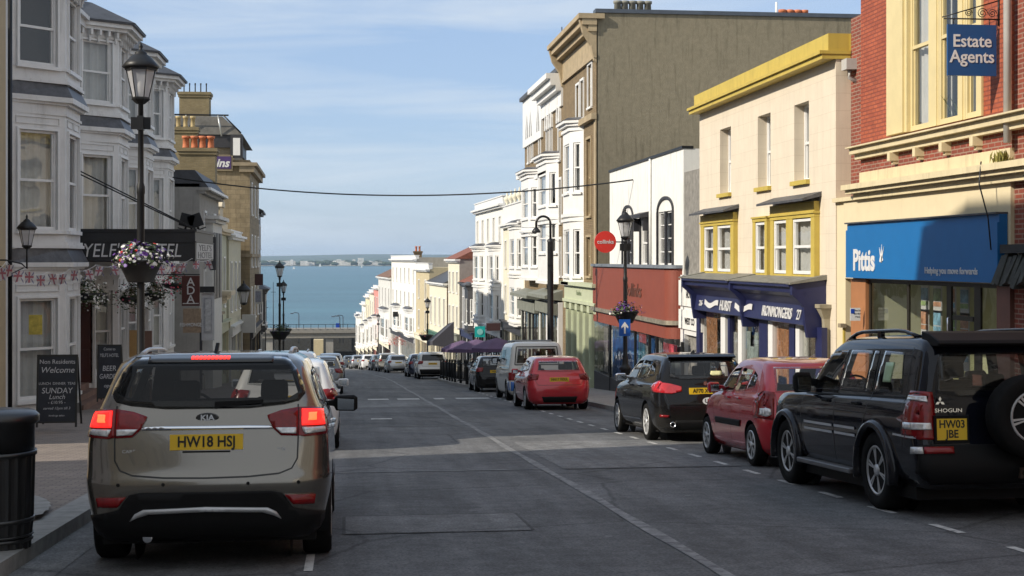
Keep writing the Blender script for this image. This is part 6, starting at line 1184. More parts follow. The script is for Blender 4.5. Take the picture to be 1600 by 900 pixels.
for (xa, ya, xb, yb) in ((6.2, 60.8, 5.5, 64.2), (5.5, 64.3, 5.35, 69.2), (5.35, 69.3, 5.35, 74.6), (5.35, 74.8, 5.35, 79.8)):
    L_ = sqrt((xb-xa)**2+(yb-ya)**2); m_ = max(2, int(L_/1.7)); 
    for k in range(m_):
        p = (xa+(xb-xa)*k/m_, ya+(yb-ya)*k/m_); q = (xa+(xb-xa)*(k+.92)/m_, ya+(yb-ya)*(k+.92)/m_); n += 1
        t = thing('railing', 'black pavement railing panel along the kerb build-out', 'railing', (p[0], p[1], gz(p[1])+.12), 'black railing panels on the kerb build-out'); za, zb = gz(p[1])+.12, gz(q[1])+.12
        for (s_, z_) in ((p, za), (q, zb)): mb = MB(); mb.lathe((s_[0], s_[1], z_), [(.05,0),(.045,1.0),(.06,1.03),(.04,1.1),(.001,1.14)], 8); mb.build('post', IRN, t)
        mb = MB()
        for h_ in (.18, .95): mb.tube([(p[0], p[1], za+h_), (q[0], q[1], zb+h_)], .02, 5)
        mb.build('rail', IRN, t); mb = MB()
        for j in range(1, 11): f_ = j/11; mb.tube([(p[0]+(q[0]-p[0])*f_, p[1]+(q[1]-p[1])*f_, za+(zb-za)*f_+.18), (p[0]+(q[0]-p[0])*f_, p[1]+(q[1]-p[1])*f_, za+(zb-za)*f_+.95)], .009, 4)
        mb.build('bars', IRN, t)
for k in range(4): X = 5.45+.1*k; Y = 61.5+5.6*k; t = thing('bollard', 'black cast bollard standing behind the pavement railings', 'bollard', (X+.5, Y, gz(Y)+.12), 'black bollards behind the railings', local=True); mb = MB(); mb.lathe((0,0,0), [(.11,0),(.11,.12),(.07,.18),(.065,.9),(.09,.93),(.09,.98),(.05,1.06),(.001,1.1)], 12); mb.build('post', IRN, t); mb = MB(); mb.lathe((0,0,.7), [(.068,0),(.074,.01),(.074,.06),(.068,.07)], 12); mb.build('band', MATS['white_paint'], t)
r, Xa, Xb, z0, z1 = board('shop_sign', 'small turquoise square shop sign above the purple parasols', 742, 758, 510, 527, 73, M('turquoise', (.01,.42,.40), .4, var=.05)); mb = MB(); mb.lathe((0,0,0), [(.001,0),(.16,0),(.16,.01),(.001,.01)], 18, axis='y'); mb.V = [(x+(Xa+Xb)/2, 72.98+y, z+(z0+z1)/2) for x, y, z in mb.V]; mb.build('disc', M('pale_turquoise', (.25,.6,.58), .4), r); mb = MB(); mb.tube([(Xb, 73.03, z1-.1), (FR, 73.03, z1-.1)], .02, 5); mb.build('bracket', IRN, r)
r, Xa, Xb, z0, z1 = board('shop_sign', 'dark red shop board beside the turquoise sign', 760, 782, 505, 517, 72, MATS['maroon_dark']); 
r, Xa, Xb, z0, z1 = board('hanging_sign', 'small black square sign on the tall white flat-topped house down the hill', 614, 622, 487, 495, 152, MATS['iron'])
X, Y, z = at(619, 558-22, 145); t = thing('flower_basket', 'hanging basket of crimson flowers in front of the tall white flat-topped house', 'flower basket', (X, Y, z), local=True); flowers(t, (0,0,0), 1.0, 1.0, .6, {'leaf': 250, 'red_flower': 420}, 5)
# lamps and flag poles beside the bridge
for px, pt, lab in ((467, 489, 'slender grey swan-neck lamp on the bridge, leftmost of three'), (531, 494, 'slender grey swan-neck lamp with a blue banner at the bridge, second from left'), (536, 493, 'slender grey swan-neck lamp at the bridge, rightmost of three')):
    X, Y, z = at(px, pt, 320); zb_ = z_at(535, 320); t = thing('lamp_column', lab, 'street lamp', (X, Y, zb_), 'swan-neck lamps by the bridge', local=True); h_ = z-zb_; mb = MB(); mb.tube([(0,0,0), (0,0,h_-.4), (-.15,0,h_), (-1.,0,h_+.1), (-1.4,0,h_-.1)], .09, 6); mb.build('column', M('lamp_grey', (.06,.07,.09), .5), t); mb = MB(); mb.box(-1.9, -1.2, -.15, .15, h_-.2, h_-.02); mb.build('lamp_head', MATS['lamp_grey'], t)
    if 'banner' in lab: mb = MB(); mb.box(-.9, -.1, -.02, .02, h_-3.2, h_-1.6); mb.build('banner', MATS['p_blue'], t)
for px, pt in ((427, 441), (415, 465)): X, Y, z = at(px, pt, 290); zb_ = z_at(545, 290); mb = MB(); mb.tube([(X, Y, zb_), (X, Y, z)], [.12, .05], 6); mb.tube([(X-.5, Y, z-2), (X+.5, Y, z-2)], .05, 4); single(mb, 'mast', MATS['iron'], 'thin dark mast rising over the water, the ' + ('taller one near the lamp posts' if px == 427 else 'shorter one beside the inn sign'), 'mast', (X, Y, zb_))
X, Y, z = at(541, 404.5-.4, 4200); 
for k, (px, py, Yq, s_) in enumerate(((500, 418, 5000, 9), (459, 420.5, 3900, 6), (565, 419, 4600, 5))):
    X = x_at(px, Yq); t = thing('sailing_boat', ('white sailing boat in mid channel, the largest', 'white sailing boat near the left lamp heads', 'white sailing boat below the widest white block')[k], 'boat', (X, Yq, -26), 'boats on the channel', local=True)
    mb = MB(); mb.loft([[(-s_*.5, 0, .0), (-s_*.3, -s_*.15, 0), (s_*.5, 0, 0), (-s_*.3, s_*.15, 0)], [(-s_*.6, 0, s_*.16), (-s_*.35, -s_*.2, s_*.16), (s_*.65, 0, s_*.2), (-s_*.35, s_*.2, s_*.16)]]); mb.build('hull', MATS['far_white'], t); mb = MB(); mb.prism([(0,0,s_*.2), (s_*.55,0,s_*.25), (.05*s_,0,s_*1.5)], (0,.1,0)); mb.prism([(-.05*s_,0,s_*.25), (-s_*.5,0,s_*.3), (-.05*s_,0,s_*1.4)], (0,.1,0)); mb.build('sail', MATS['far_white'], t)
# ---------------------------------------------------------------- cars
def paint(name, col, metal=.4, rough=.28):
    if name in MATS: return MATS[name]
    m, t, p = newmat(name); p.inputs['Base Color'].default_value = (*col, 1); p.inputs['Metallic'].default_value = metal; p.inputs['Roughness'].default_value = rough
    p.inputs['Coat Weight'].default_value = 1.; p.inputs['Coat Roughness'].default_value = .03
    if sum(col) < .05: p.inputs['Specular IOR Level'].default_value = .05; p.inputs['Coat Weight'].default_value = .6
    tcn = nd(t, 'ShaderNodeTexCoord'); n = nd(t, 'ShaderNodeTexNoise', {'Scale': 3., 'Detail': 6.}); t.links.new(tcn.outputs['Object'], n.inputs['Vector'])
    s = nd(t, 'ShaderNodeSeparateXYZ'); t.links.new(tcn.outputs['Object'], s.inputs[0])
    r = nd(t, 'ShaderNodeMapRange', {'From Min': .75, 'From Max': .25, 'To Min': 0., 'To Max': .22}); t.links.new(s.outputs['Z'], r.inputs['Value'])
    mu = nd(t, 'ShaderNodeMath', operation='MULTIPLY'); t.links.new(n.outputs[0], mu.inputs[0]); t.links.new(r.outputs[0], mu.inputs[1])
    x = nd(t, 'ShaderNodeMixRGB'); x.inputs[1].default_value = (*col, 1); x.inputs[2].default_value = (.13,.12,.10,1); t.links.new(mu.outputs[0], x.inputs[0]); t.links.new(x.outputs[0], p.inputs['Base Color'])
    r2 = nd(t, 'ShaderNodeMapRange', {'From Min': .35, 'From Max': .7, 'To Min': .0, 'To Max': .06}); t.links.new(n.outputs[0], r2.inputs['Value']); t.links.new(r2.outputs[0], p.inputs['Coat Roughness'])
    MATS[name] = m; return m
CG = M('car_glass', (.012,.014,.017), .04, var=0, coat=.2, spec=.5)
RUB = M('tyre_rubber', (.010,.010,.010), .85, var=.2, scale=12, spec=.15); RIM = M('alloy', (.50,.51,.52), .35, .35, var=.1); DRIM = M('dark_alloy', (.12,.12,.125), .4, .7, var=.1)
BLK = M('black_plastic', (.008,.008,.0085), .6, var=.15, spec=.18); GLB = M('gloss_black', (.012,.012,.012), .15, var=0, coat=.5); CHR = M('chrome', (.75,.76,.78), .12, 1., var=0)
RL = M('tail_lens', (.19,.003,.005), .2, var=.3, scale=18, coat=.4, spec=.3); CLR = M('clear_lens', (.62,.62,.62), .12, .3, var=.3, scale=30, coat=1.)
LIT = EMIT('lit_tail_lens', (1., .02, .015), 1.5, (.5,.01,.01)); LITC = EMIT('lit_lamp_core', (1., .10, .03), 2.4)
CARG = GLASS('car_window_glass', .78, .6); CARGD = GLASS('car_window_tinted', .22, .32); CABIN = M('car_interior', (.022,.022,.024), .9, var=.2); SEAT = M('seat_cloth', (.05,.05,.055), .9, var=.2)
YP = M('yellow_plate', (.78,.50,.025), .35, var=.04); WP = M('white_plate', (.75,.75,.75), .35, var=.04); INK = M('plate_ink', (.01,.01,.01), .4, var=0); WHT = M('white_letter', (.8,.8,.8), .5, var=0)
def crv(keys, sub=5):
    K = [Vector(k) for k in keys]; o = []
    for i in range(len(K) - 1):
        p0 = K[max(i-1, 0)]; p1 = K[i]; p2 = K[i+1]; p3 = K[min(i+2, len(K)-1)]
        for j in range(sub):
            t_ = j / sub; m1 = (p2-p0)*.5*.8; m2 = (p3-p1)*.5*.8
            o.append(p1*(2*t_**3-3*t_**2+1) + m1*(t_**3-2*t_**2+t_) + p2*(-2*t_**3+3*t_**2) + m2*(t_**3-t_**2))
    o.append(K[-1]); return o
def ring(z, yf, yr, w_, rc, rf, bowr, bowf, side, taper):
    """rounded-rectangle plan outline: rc / rf corner radii rear / front, bow of the ends, sides bowed"""
    pts = []; ym = (yf+yr)/2; half = (yf-yr)/2
    def wx(y): q = (y-ym)/max(half, .01); return w_*(1 - side*q*q) - (taper*max(0, q)**3)
    def half_ring(sgn):
        o = []
        rxr = min(rc, w_*.9); rxf = min(rf, w_*.9)
        wr, wf = wx(yr), wx(yf)
        for k in range(7): x = (wr-rxr)*k/7; o.append((x, yr - bowr*(1-(x/w_)**2) + bowr*(1-((wr-rxr)/w_)**2)))
        for k in range(9): a = pi/2*k/8; o.append((wr-rxr+rxr*sin(a), yr+rc*(1-cos(a))))
        for k in range(1, 26):
            y = yr+rc + (yf-rf-yr-rc)*k/26; o.append((wx(y) if rc == 0 else (wx(y)*(1)), y))
        for k in range(9): a = pi/2*k/8; o.append((wf-rxf+rxf*cos(a), yf-rf+rf*sin(a)))
        for k in range(7, 0, -1): x = (wf-rxf)*(k-1)/7; o.append((x, yf + bowf*(1-(x/w_)**2) - bowf*(1-((wf-rxf)/w_)**2)))
        return o
    R = half_ring(1); Lh = [(-x, y) for x, y in R[::-1]][1:-1]
    return [(x, y, z) for x, y in R + Lh]
class Car:
    def __init__(s, label, cat, X, Y, spec, mat, group=None, yaw=0., z=None, name='parked_car'):
        s.sp = spec; s.mat = mat; W = spec['W']/2; s.L = spec['L']; s.H = spec['H']
        yra = spec['axle'][0]
        slope = atan((gz(Y+2.6)-gz(Y))/2.6); hd = atan((sh(Y+4)-sh(Y))/4) if Y > 70 else 0
        # root at the ground under the rear axle
        s.root = thing(name, label, cat, (X+sh(Y), Y, gz(Y)), group, (slope, 0, -hd*-1 if False else -atan((sh(Y+4)-sh(Y))/4) + yaw), local=True)
        s.oy = -yra                                   # local y = spec y - rear axle
        s.see = spec.get('see', False); s.GL = (CARGD if spec.get('tint') else CARG) if s.see else CG
        kf = min(1., s.L/4.35)
        keys = [(z_*s.H, s.L-(df*kf if z_ > .6 else df), dr, W*wf, rc, rf, br, bf, sd_, tp) for z_, df, dr, wf, rc, rf, br, bf, sd_, tp in spec['keys']]
        ks = crv(keys, spec.get('sub', 5)); s.ks = [tuple(k) for k in ks]; dr_ = spec.get('droop', (.07, .05)); zb_ = s.H*.66; ym_ = s.L*.42
        def dpf(x, y, z_):
            if z_ > zb_:
                q = (y-ym_)/(s.L*.5); z_ -= min(1., (z_-zb_)/(s.H-zb_))*(dr_[0] if q > 0 else dr_[1])*q*q*1.6 + .0*abs(x)
            return (x, y+s.oy, z_)
        mb = MB(dpf); rings = [ring(*k) for k in ks]
        last = rings[-1]; cy = (ks[-1][1]+ks[-1][2])/2
        for f_, dz in ((.72, .012), (.4, .018), (.08, .02)): rings.append([(x*f_, cy+(y-cy)*f_, z_+dz) for x, y, z_ in last])
        mb.loft(rings, 0, True, True)
        o = mb.build('body', mat, s.root); s.body = o
        s.bvh = BVHTree.FromPolygons([v.co.copy() for v in o.data.vertices], [tuple(p_.vertices) for p_ in o.data.polygons])
        s.tr = spec['tr']; tw = spec.get('tw', .2)
        cut = MB(); arch = s.tr*spec.get('arch', 1.16)
        for ya in spec['axle']:
            for sg in (-1, 1): cut.lathe((sg*(W-.34) if sg > 0 else -(W+.1), ya+s.oy, s.tr*1.02), [(arch, 0), (arch, .44)], 28, axis='x')
        co = cut.build('c', BLK, s.root)
        md = o.modifiers.new('b', 'BOOLEAN'); md.object = co; md.operation = 'DIFFERENCE'; md.solver = 'EXACT'; md.material_mode = 'TRANSFER'
        dg = bpy.context.evaluated_depsgraph_get(); me = bpy.data.meshes.new_from_object(o.evaluated_get(dg)); o.modifiers.clear()
        old = o.data; o.data = me; bpy.data.meshes.remove(old); bpy.data.objects.remove(co)
        me.polygons.foreach_set('use_smooth', [True]*len(me.polygons))
        try: me.set_sharp_from_angle(angle=radians(40))
        except Exception: pass
        lin = MB()
        for ya in spec['axle']:
            for sg in (-1, 1):
                rg = []
                for x in (sg*(W-.33), sg*(W-.035)): rg.append([(x, ya+s.oy+arch*.985*cos(a), s.tr*1.02+arch*.985*sin(a)) for a in [(-20+220*k/20)*pi/180 for k in range(21)]])
                lin.loft(rg, 0, False, closed=False); lin.poly([(sg*(W-.325), ya+s.oy+arch*cos(a*pi/12), s.tr+arch*sin(a*pi/12)) for a in range(24)])
        lin.box(-W*.86, W*.86, .35+s.oy, s.L-.35+s.oy, .17, .30)
        lin.build('underbody', BLK, s.root, recalc=False)
        for ya in spec['axle']:
            for sg in (-1, 1): s.wheel(sg*(W-tw/2-.015), ya+s.oy, sg, tw)
    def wheel(s, x, y, sg, tw, axis='x', parent=None, name='wheel', rimf=None, zc=None):
        R = s.tr; r = R*s.sp.get('rr', .66); zc = R if zc is None else zc; c = (x, y, zc); h = tw/2; ax = axis
        wr = thing(name, None, None, c, None, local=True); wr.parent = s.root
        e = (0, 0, 0)
        mb = MB(); mb.lathe(e, [(r*.98,-h*.8),(r*1.05,-h*.98),(R*.93,-h),(R*.985,-h*.8),(R,-h*.5),(R,h*.5),(R*.985,h*.8),(R*.93,h),(r*1.05,h*.98),(r*.98,h*.8)], 36, axis=ax)
        mb.build('tyre', RUB, wr)
        mb = MB(); o_ = sg*h*.62; n = s.sp.get('spokes', 5)
        mb.lathe(e, [(r*1.0, o_-sg*.03), (r*1.02, o_+sg*.035), (r*.93, o_+sg*.04), (r*.90, o_-sg*.03)], 36, 0, axis=ax)
        def P(a, rad, d): 
            return (d, rad*cos(a), rad*sin(a)) if ax == 'x' else (rad*sin(a), d, rad*cos(a))
        for k in range(n):
            a = 2*pi*k/n + .3
            for da in ((-.09, .09) if s.sp.get('twin') else (0,)):
                w0, w1 = (.05, .07) if s.sp.get('twin') else (.12, .17)
                rg = [[P(a+da*.4-w1*.9, r*.2, o_+sg*.03), P(a+da*.4+w1*.9, r*.2, o_+sg*.03), P(a+da*.4+w1*.9, r*.2, o_-sg*.02), P(a+da*.4-w1*.9, r*.2, o_-sg*.02)],
                      [P(a+da-w0, r*.95, o_+sg*.028), P(a+da+w0, r*.95, o_+sg*.028), P(a+da+w0, r*.95, o_-sg*.01), P(a+da-w0, r*.95, o_-sg*.01)]]
                mb.loft(rg, 0)
        mb.lathe(e, [(r*.26, o_-sg*.02), (r*.25, o_+sg*.035), (r*.10, o_+sg*.045)], 16, axis=ax)
        mb.lathe(e, [(r*.97, o_-sg*.06), (r*.96, o_-sg*.05)], 30, 1, axis=ax)
        mb.build('rim', [s.sp.get('rim', RIM), BLK], wr)
        return wr
    def hit(s, view, a, b):
        if view == 'rear': o_, d_ = Vector((a, -3+s.oy, b)), Vector((0, 1, 0))
        elif view == 'front': o_, d_ = Vector((a, s.L+3+s.oy, b)), Vector((0, -1, 0))
        elif view == 'top': o_, d_ = Vector((a, b+s.oy, 5)), Vector((0, 0, -1))
        elif view == 'left': o_, d_ = Vector((-4, a+s.oy, b)), Vector((1, 0, 0))
        else: o_, d_ = Vector((4, a+s.oy, b)), Vector((-1, 0, 0))
        h, n, i, dd = s.bvh.ray_cast(o_, d_)
        if h is not None and ((view == 'rear' and h.y > s.oy+.5) or (view == 'front' and h.y < s.oy+s.L-.9) or (view in ('left', 'right') and abs(h.x) < s.sp['W']*.40)): h = None
        if h is None:
            q = {'rear': Vector((a*.97, .30+s.oy, b)), 'front': Vector((a*.97, s.L-.3+s.oy, b)), 'top': Vector((a, b+s.oy, s.H)), 'left': Vector((-s.sp['W']/2, a+s.oy, b)), 'right': Vector((s.sp['W']/2, a+s.oy, b))}[view]; h, n, i, dd = s.bvh.find_nearest(q)
        if n.dot(d_) > 0: n = -n
        return h, n
    def patch(s, name, pol, view, mat, off=.005, parent=None, step=.045, skirt=True):
        if view == 'both':
            a = s.patch(name, pol, 'left', mat, off, parent, step, skirt); s.patch(name, pol, 'right', mat, off, parent, step, skirt); return a
        B = []
        for (x0, y0), (x1, y1) in zip(pol, pol[1:]+pol[:1]):
            n = max(1, int(sqrt((x1-x0)**2+(y1-y0)**2)/step))
            for k in range(n): B.append((x0+(x1-x0)*k/n, y0+(y1-y0)*k/n))
        xs = [p[0] for p in B]; ys = [p[1] for p in B]; I = []
        x = min(xs)+step*.5
        def inside(px_, py_):
            c = False; j = len(B)-1
            for i in range(len(B)):
                if (B[i][1] > py_) != (B[j][1] > py_) and px_ < (B[j][0]-B[i][0])*(py_-B[i][1])/(B[j][1]-B[i][1])+B[i][0]: c = not c
                j = i
            return c
        while x < max(xs):
            y = min(ys)+step*.5
            while y < max(ys):
                if inside(x, y) and min((x-a)**2+(y-b)**2 for a, b in B) > (step*.4)**2: I.append((x, y))
                y += step
            x += step
        nb = len(B); r = delaunay_2d_cdt([Vector(p) for p in B+I], [(i, (i+1) % nb) for i in range(nb)], [], 1, 1e-6)
        V2, F2 = r[0], r[2]; mb = MB(); nr = []
        for p in V2: h, n = s.hit(view, p.x, p.y); mb.V.append(tuple(h+n*off)); nr.append((h, n))
        for f in F2: mb.face(list(f), 0, True)
        if skirt:
            from collections import Counter
            E = Counter(); 
            for f in F2:
                for a, b in zip(f, list(f[1:])+[f[0]]): E[(min(a, b), max(a, b))] += 1
            mp_ = {}
            for (a, b), c in E.items():
                if c == 1:
                    for q in (a, b):
                        if q not in mp_: h, n = nr[q]; mb.V.append(tuple(h-n*.004)); mp_[q] = len(mb.V)-1
                    mb.face([a, b, mp_[b], mp_[a]])
        return mb.build(name, mat, parent or s.root)
    def seam(s, pts, view, w_=.006, mat=None, off=.0015, name='panel_gap', parent=None):
        """thin dark strip following the body"""
        if view == 'both': s.seam(pts, 'left', w_, mat, off, name); s.seam(pts, 'right', w_, mat, off, name); return
        mb = MB(); P = []
        for (x0, y0), (x1, y1) in zip(pts, pts[1:]):
            n = max(1, int(sqrt((x1-x0)**2+(y1-y0)**2)/.05)); P += [(x0+(x1-x0)*k/n, y0+(y1-y0)*k/n) for k in range(n)]
        P.append(pts[-1]); ids = []
        for i, (a, b) in enumerate(P):
            q0, q1 = P[max(i-1, 0)], P[min(i+1, len(P)-1)]; dx, dy = q1[0]-q0[0], q1[1]-q0[1]; l = sqrt(dx*dx+dy*dy) or 1; nx, ny = -dy/l*w_/2, dx/l*w_/2
            r_ = []
            for sg in (-1, 1): h, n = s.hit(view, a+nx*sg, b+ny*sg); r_.append(mb.v(h+n*off))
            ids.append(r_)
        for a, b in zip(ids, ids[1:]): mb.face([a[0], a[1], b[1], b[0]])
        return mb.build(name, mat or INK, s.root)
    def plate(s, txt, x, z, w_=.52, h=.111, mat=None, size=.1, tilt=0., view='rear', lines=None, ny=1, bold=.022, off=.016):
        hp, n = s.hit(view, x, z); d = -1 if view == 'rear' else 1
        y0 = hp.y + d*off; mb = MB(); mb.box(x-w_/2, x+w_/2, y0, y0-d*.02, z-h/2, z+h/2); pl = mb.build('number_plate', mat or YP, s.root)
        for k, tt in enumerate(lines or [txt]):
            zz = z + ((len(lines)-1)/2-k)*h*.46 if lines else z
            text(tt, size, lambda u, v, o_: (x+u if d < 0 else x-u, y0+d*(.001+o_), zz+v), 'plate_letters', INK, pl, .002, bold, sx=.86)
        return pl
    def mirrors(s, y, z, mat=None, sides=(-1, 1), wd=.19, ht=.15):
        for sg in sides:
            h, n = s.hit('left' if sg < 0 else 'right', y, z); mb = MB(); x0 = h.x
            mb.loft([[(x0+sg*u, y+s.oy+dy-(.05 if u > .1 else 0), z+dz) for dy, dz in ((-.02*k, -.5*hh), (-.03*k, .35*hh), (-.01, .5*hh), (.08*k, .42*hh), (.11*k, .0), (.07*k, -.5*hh))] for u, k, hh in ((-.02, .5, ht*.3), (.05, .6, ht*.4), (.07, 1., ht*.95), (.07+wd*.85, 1., ht), (.07+wd, .5, ht*.7))])
            mr_ = mb.build('wing_mirror', mat or s.mat, s.root, bevel=.006)
            mb = MB(); xa, xb = x0+sg*.085, x0+sg*(.06+wd*.86); yy = y+s.oy-.09
            mb.prism([(xa, yy, z-ht*.40), (xb, yy, z-ht*.42), (xb+sg*.005, yy, z+ht*.22), (xa, yy, z+ht*.30)], (0, .035, 0)); mb.build('mirror_glass', M('mirror_silver', (.28,.30,.32), .06, 1., var=0), mr_)
    def handles(s, ys, z, mat=None):
        for sg in (-1, 1):
            for y in ys:
                h, n = s.hit('left' if sg < 0 else 'right', y, z); mb = MB(); mb.box(h.x-.004, h.x+sg*.03, y+s.oy-.09, y+s.oy+.09, z-.014, z+.014); mb.build('door_handle', mat or s.mat, s.root, bevel=.005)
    def wiper(s, x0, z0, x1, z1):
        a, n = s.hit('rear', x0, z0); b, n2 = s.hit('rear', x1, z1); mb = MB(); mb.tube([a-Vector((0,.02,0)), (a+b)/2-Vector((0,.03,-.004)), b-Vector((0,.02,0))], [.014,.009,.006], 6); mb.build('rear_wiper', BLK, s.root)
    def rails(s, x, y0, y1, z, mat, r=.018):
        for sg in (-1, 1):
            P = []
            for k in range(13):
                t_ = k/12; y = y0+(y1-y0)*t_; h, n = s.hit('top', sg*x, y); P.append((sg*x, y+s.oy, h.z + (.065 if s.H > 1.7 else .03)*min(1, 5*t_, 5*(1-t_))+.0))
            mb = MB(); mb.tube(P, r, 8)
            for t_ in (.04, .5, .96):
                k = min(12, int(t_*12)); p_ = P[k]; mb.box(p_[0]-.02, p_[0]+.02, p_[1]-.05, p_[1]+.05, p_[2]-.09, p_[2])
            mb.build('roof_rail', mat, s.root)
# keys: (z/H, front inset, rear inset, width factor, rear corner r, front corner r, rear bow, front bow, side bow, front taper)
HATCH = [(.11,.25,.10,.84,.25,.35,.03,.08,.02,.03),(.17,.06,.02,.94,.26,.38,.05,.12,.02,.04),(.28,.0,.0,.985,.26,.40,.06,.14,.02,.05),(.42,.02,.005,1.,.24,.40,.06,.14,.02,.05),
         (.55,.14,.05,.992,.22,.40,.05,.14,.02,.05),(.62,.45,.09,.965,.20,.40,.04,.12,.025,.04),(.665,1.0,.11,.925,.18,.30,.04,.16,.03,.02),(.78,1.40,.17,.85,.16,.22,.04,.18,.03,.0),
         (.90,1.78,.26,.765,.15,.18,.04,.2,.03,.0),(.965,2.05,.34,.70,.15,.18,.04,.2,.03,.0),(.99,2.3,.5,.60,.15,.2,.03,.2,.03,.0)]
SUVK = [(.16,.25,.14,.86,.12,.30,.01,.08,.01,.03),(.22,.06,.03,.955,.13,.32,.02,.10,.012,.04),(.30,.0,.0,.985,.13,.34,.025,.10,.012,.04),(.44,.0,.06,1.,.12,.34,.025,.10,.012,.04),
        (.55,.06,.07,.995,.12,.34,.02,.10,.012,.04),(.615,.30,.08,.965,.12,.30,.02,.10,.015,.04),(.645,1.22,.09,.935,.12,.25,.02,.14,.015,.0),(.80,1.60,.12,.875,.12,.2,.02,.16,.02,.0),
        (.91,1.92,.17,.82,.12,.18,.02,.16,.02,.0),(.965,2.15,.24,.76,.14,.18,.02,.16,.02,.0),(.985,2.4,.40,.66,.16,.2,.02,.16,.02,.0)]
VANK = [(.10,.2,.08,.88,.08,.3,.0,.05,.005,.03),(.15,.04,.02,.96,.09,.3,.01,.08,.005,.03),(.24,.0,.0,.99,.09,.3,.015,.08,.005,.03),(.38,.05,.01,1.,.08,.3,.015,.1,.005,.03),
        (.50,.25,.02,.995,.08,.3,.01,.12,.005,.03),(.57,.62,.03,.975,.08,.28,.01,.12,.005,.02),(.62,.95,.04,.96,.08,.22,.01,.12,.005,.0),(.78,1.35,.06,.91,.08,.2,.01,.12,.005,.0),
        (.90,1.66,.09,.865,.1,.2,.01,.12,.005,.0),(.965,1.85,.14,.80,.14,.2,.01,.12,.005,.0),(.99,2.1,.25,.70,.16,.2,.01,.12,.005,.0)]
def inset(P, f=.95):
    cx, cy = sum(p[0] for p in P)/len(P), sum(p[1] for p in P)/len(P)
    def q(v, c_): d = v-c_; return c_+d-(.022 if d > 0 else -.022) if abs(d) > .03 else v
    return [(q(a, cx), q(b, cy)) for a, b in P]
def open_cabin(c, rear, front=True, tint=False):
    """hollow the body, cut the window apertures and furnish it"""
    H, L_, W_ = c.H, c.L, c.sp['W']/2; zc = .665*H; yfc = [k for k in c.ks if k[0] > zc][0][1]-.10; zb_ = .66*H; dr_ = c.sp.get('droop', (.07, .05)); ym_ = L_*.42
    rings = []
    for k in c.ks:
        z, yf, yr, w_ = k[0], k[1], k[2], k[3]
        if z < .36*H or z > H-.05: continue
        R_ = ring(z, min(yf, yfc+.10)-.09, yr+.075, w_-.055, *k[4:6], max(0, k[6]*.8), max(0, k[7]*.8), *k[8:]); o_ = []
        for x, y, z_ in R_:
            if z_ > zb_: q = (y-ym_)/(L_*.5); z_ -= min(1., (z_-zb_)/(H-zb_))*(dr_[0] if q > 0 else dr_[1])*q*q*1.6+.02*(z_-zb_)
            o_.append((x, y+c.oy, z_))
        rings.append(o_)
    cuts = []; mb = MB(); mb.loft(rings, 0, True); cuts.append(mb.build('c', CABIN, c.root))
    for P in c.sidep: mb = MB(); P = inset(P); mb.loft([[(x, y+c.oy, z) for y, z in P] for x in (-W_-.2, W_+.2)]); cuts.append(mb.build('c', CABIN, c.root))
    P = inset(rear); mb = MB(); mb.loft([[(x, y+c.oy, z) for x, z in P] for y in (-.6, L_*.3)]); cuts.append(mb.build('c', CABIN, c.root))
    if front:
        wz0, wz1 = (.70*H, .90*H); wt = .56*W_*1.15; P = [(-wt, wz0), (wt, wz0), (wt*.9, wz1), (-wt*.9, wz1)]; c.patch('windscreen', P, 'front', CARG, .006, step=.1)
        P = inset(P); mb = MB(); mb.loft([[(x, y+c.oy, z) for x, z in P] for y in (L_*.45, L_+.3)]); cuts.append(mb.build('c', CABIN, c.root))
    o = c.body
    for k in cuts:
        md = o.modifiers.new('b', 'BOOLEAN'); md.object = k; md.operation = 'DIFFERENCE'; md.solver = 'EXACT'; md.material_mode = 'TRANSFER'
        try: md.material_mode = 'TRANSFER'
        except Exception: pass
    dg = bpy.context.evaluated_depsgraph_get(); me = bpy.data.meshes.new_from_object(o.evaluated_get(dg)); o.modifiers.clear(); old = o.data; o.data = me; bpy.data.meshes.remove(old)
    for k in cuts: bpy.data.objects.remove(k)
    try: me.set_sharp_from_angle(angle=radians(40))
    except Exception: pass
    ys = L_*.50; sw = W_*.36
    for sg in (-1, 1):
        mb = MB(); x = sg*W_*.42; mb.loft([[(x+a*sw*.62, ys+c.oy+dy+b*.06, z_) for a, b in ((-1,-1),(1,-1),(1,1),(-1,1))] for z_, dy in ((.5,0.02),(.8,-.02),(H*.68,-.06),(H*.715,-.08))]); st = mb.build('seat', SEAT, c.root, bevel=.02)
        mb = MB(); mb.loft([[(x+a*.12*f_, ys+c.oy-.10+b*.045, z_) for a, b in ((-1,-1),(1,-1),(1,1),(-1,1))] for z_, f_ in ((H*.725,.9),(H*.75,1.),(H*.82,.95),(H*.835,.8))]); mb.build('headrest', SEAT, st, bevel=.015)
    mb = MB(); yb_ = L_*.28; mb.loft([[(a*W_*.68, yb_+c.oy+dy+b*.06, z_) for a, b in ((-1,-1),(1,-1),(1,1),(-1,1))] for z_, dy in ((.5,0.02),(H*.66,-.05),(H*.685,-.06))]); st = mb.build('rear_seat', SEAT, c.root, bevel=.02)
    for x in (-.38, .38): mb = MB(); mb.loft([[(x+a*.11*f_, yb_+c.oy-.07+b*.04, z_) for a, b in ((-1,-1),(1,-1),(1,1),(-1,1))] for z_, f_ in ((H*.685,.9),(H*.74,1.),(H*.76,.8))]); mb.build('headrest', SEAT, st, bevel=.012)
    mb = MB(); mb.box(-W_*.8, W_*.8, L_*.66+c.oy, min(yfc, L_*.76)+c.oy, .6, H*.655); mb.tube([(-W_*.42+.18*cos(a*pi/8), L_*.645+c.oy, H*.64+.18*sin(a*pi/8)) for a in range(17)], .014, 6); mb.build('dashboard', CABIN, c.root)
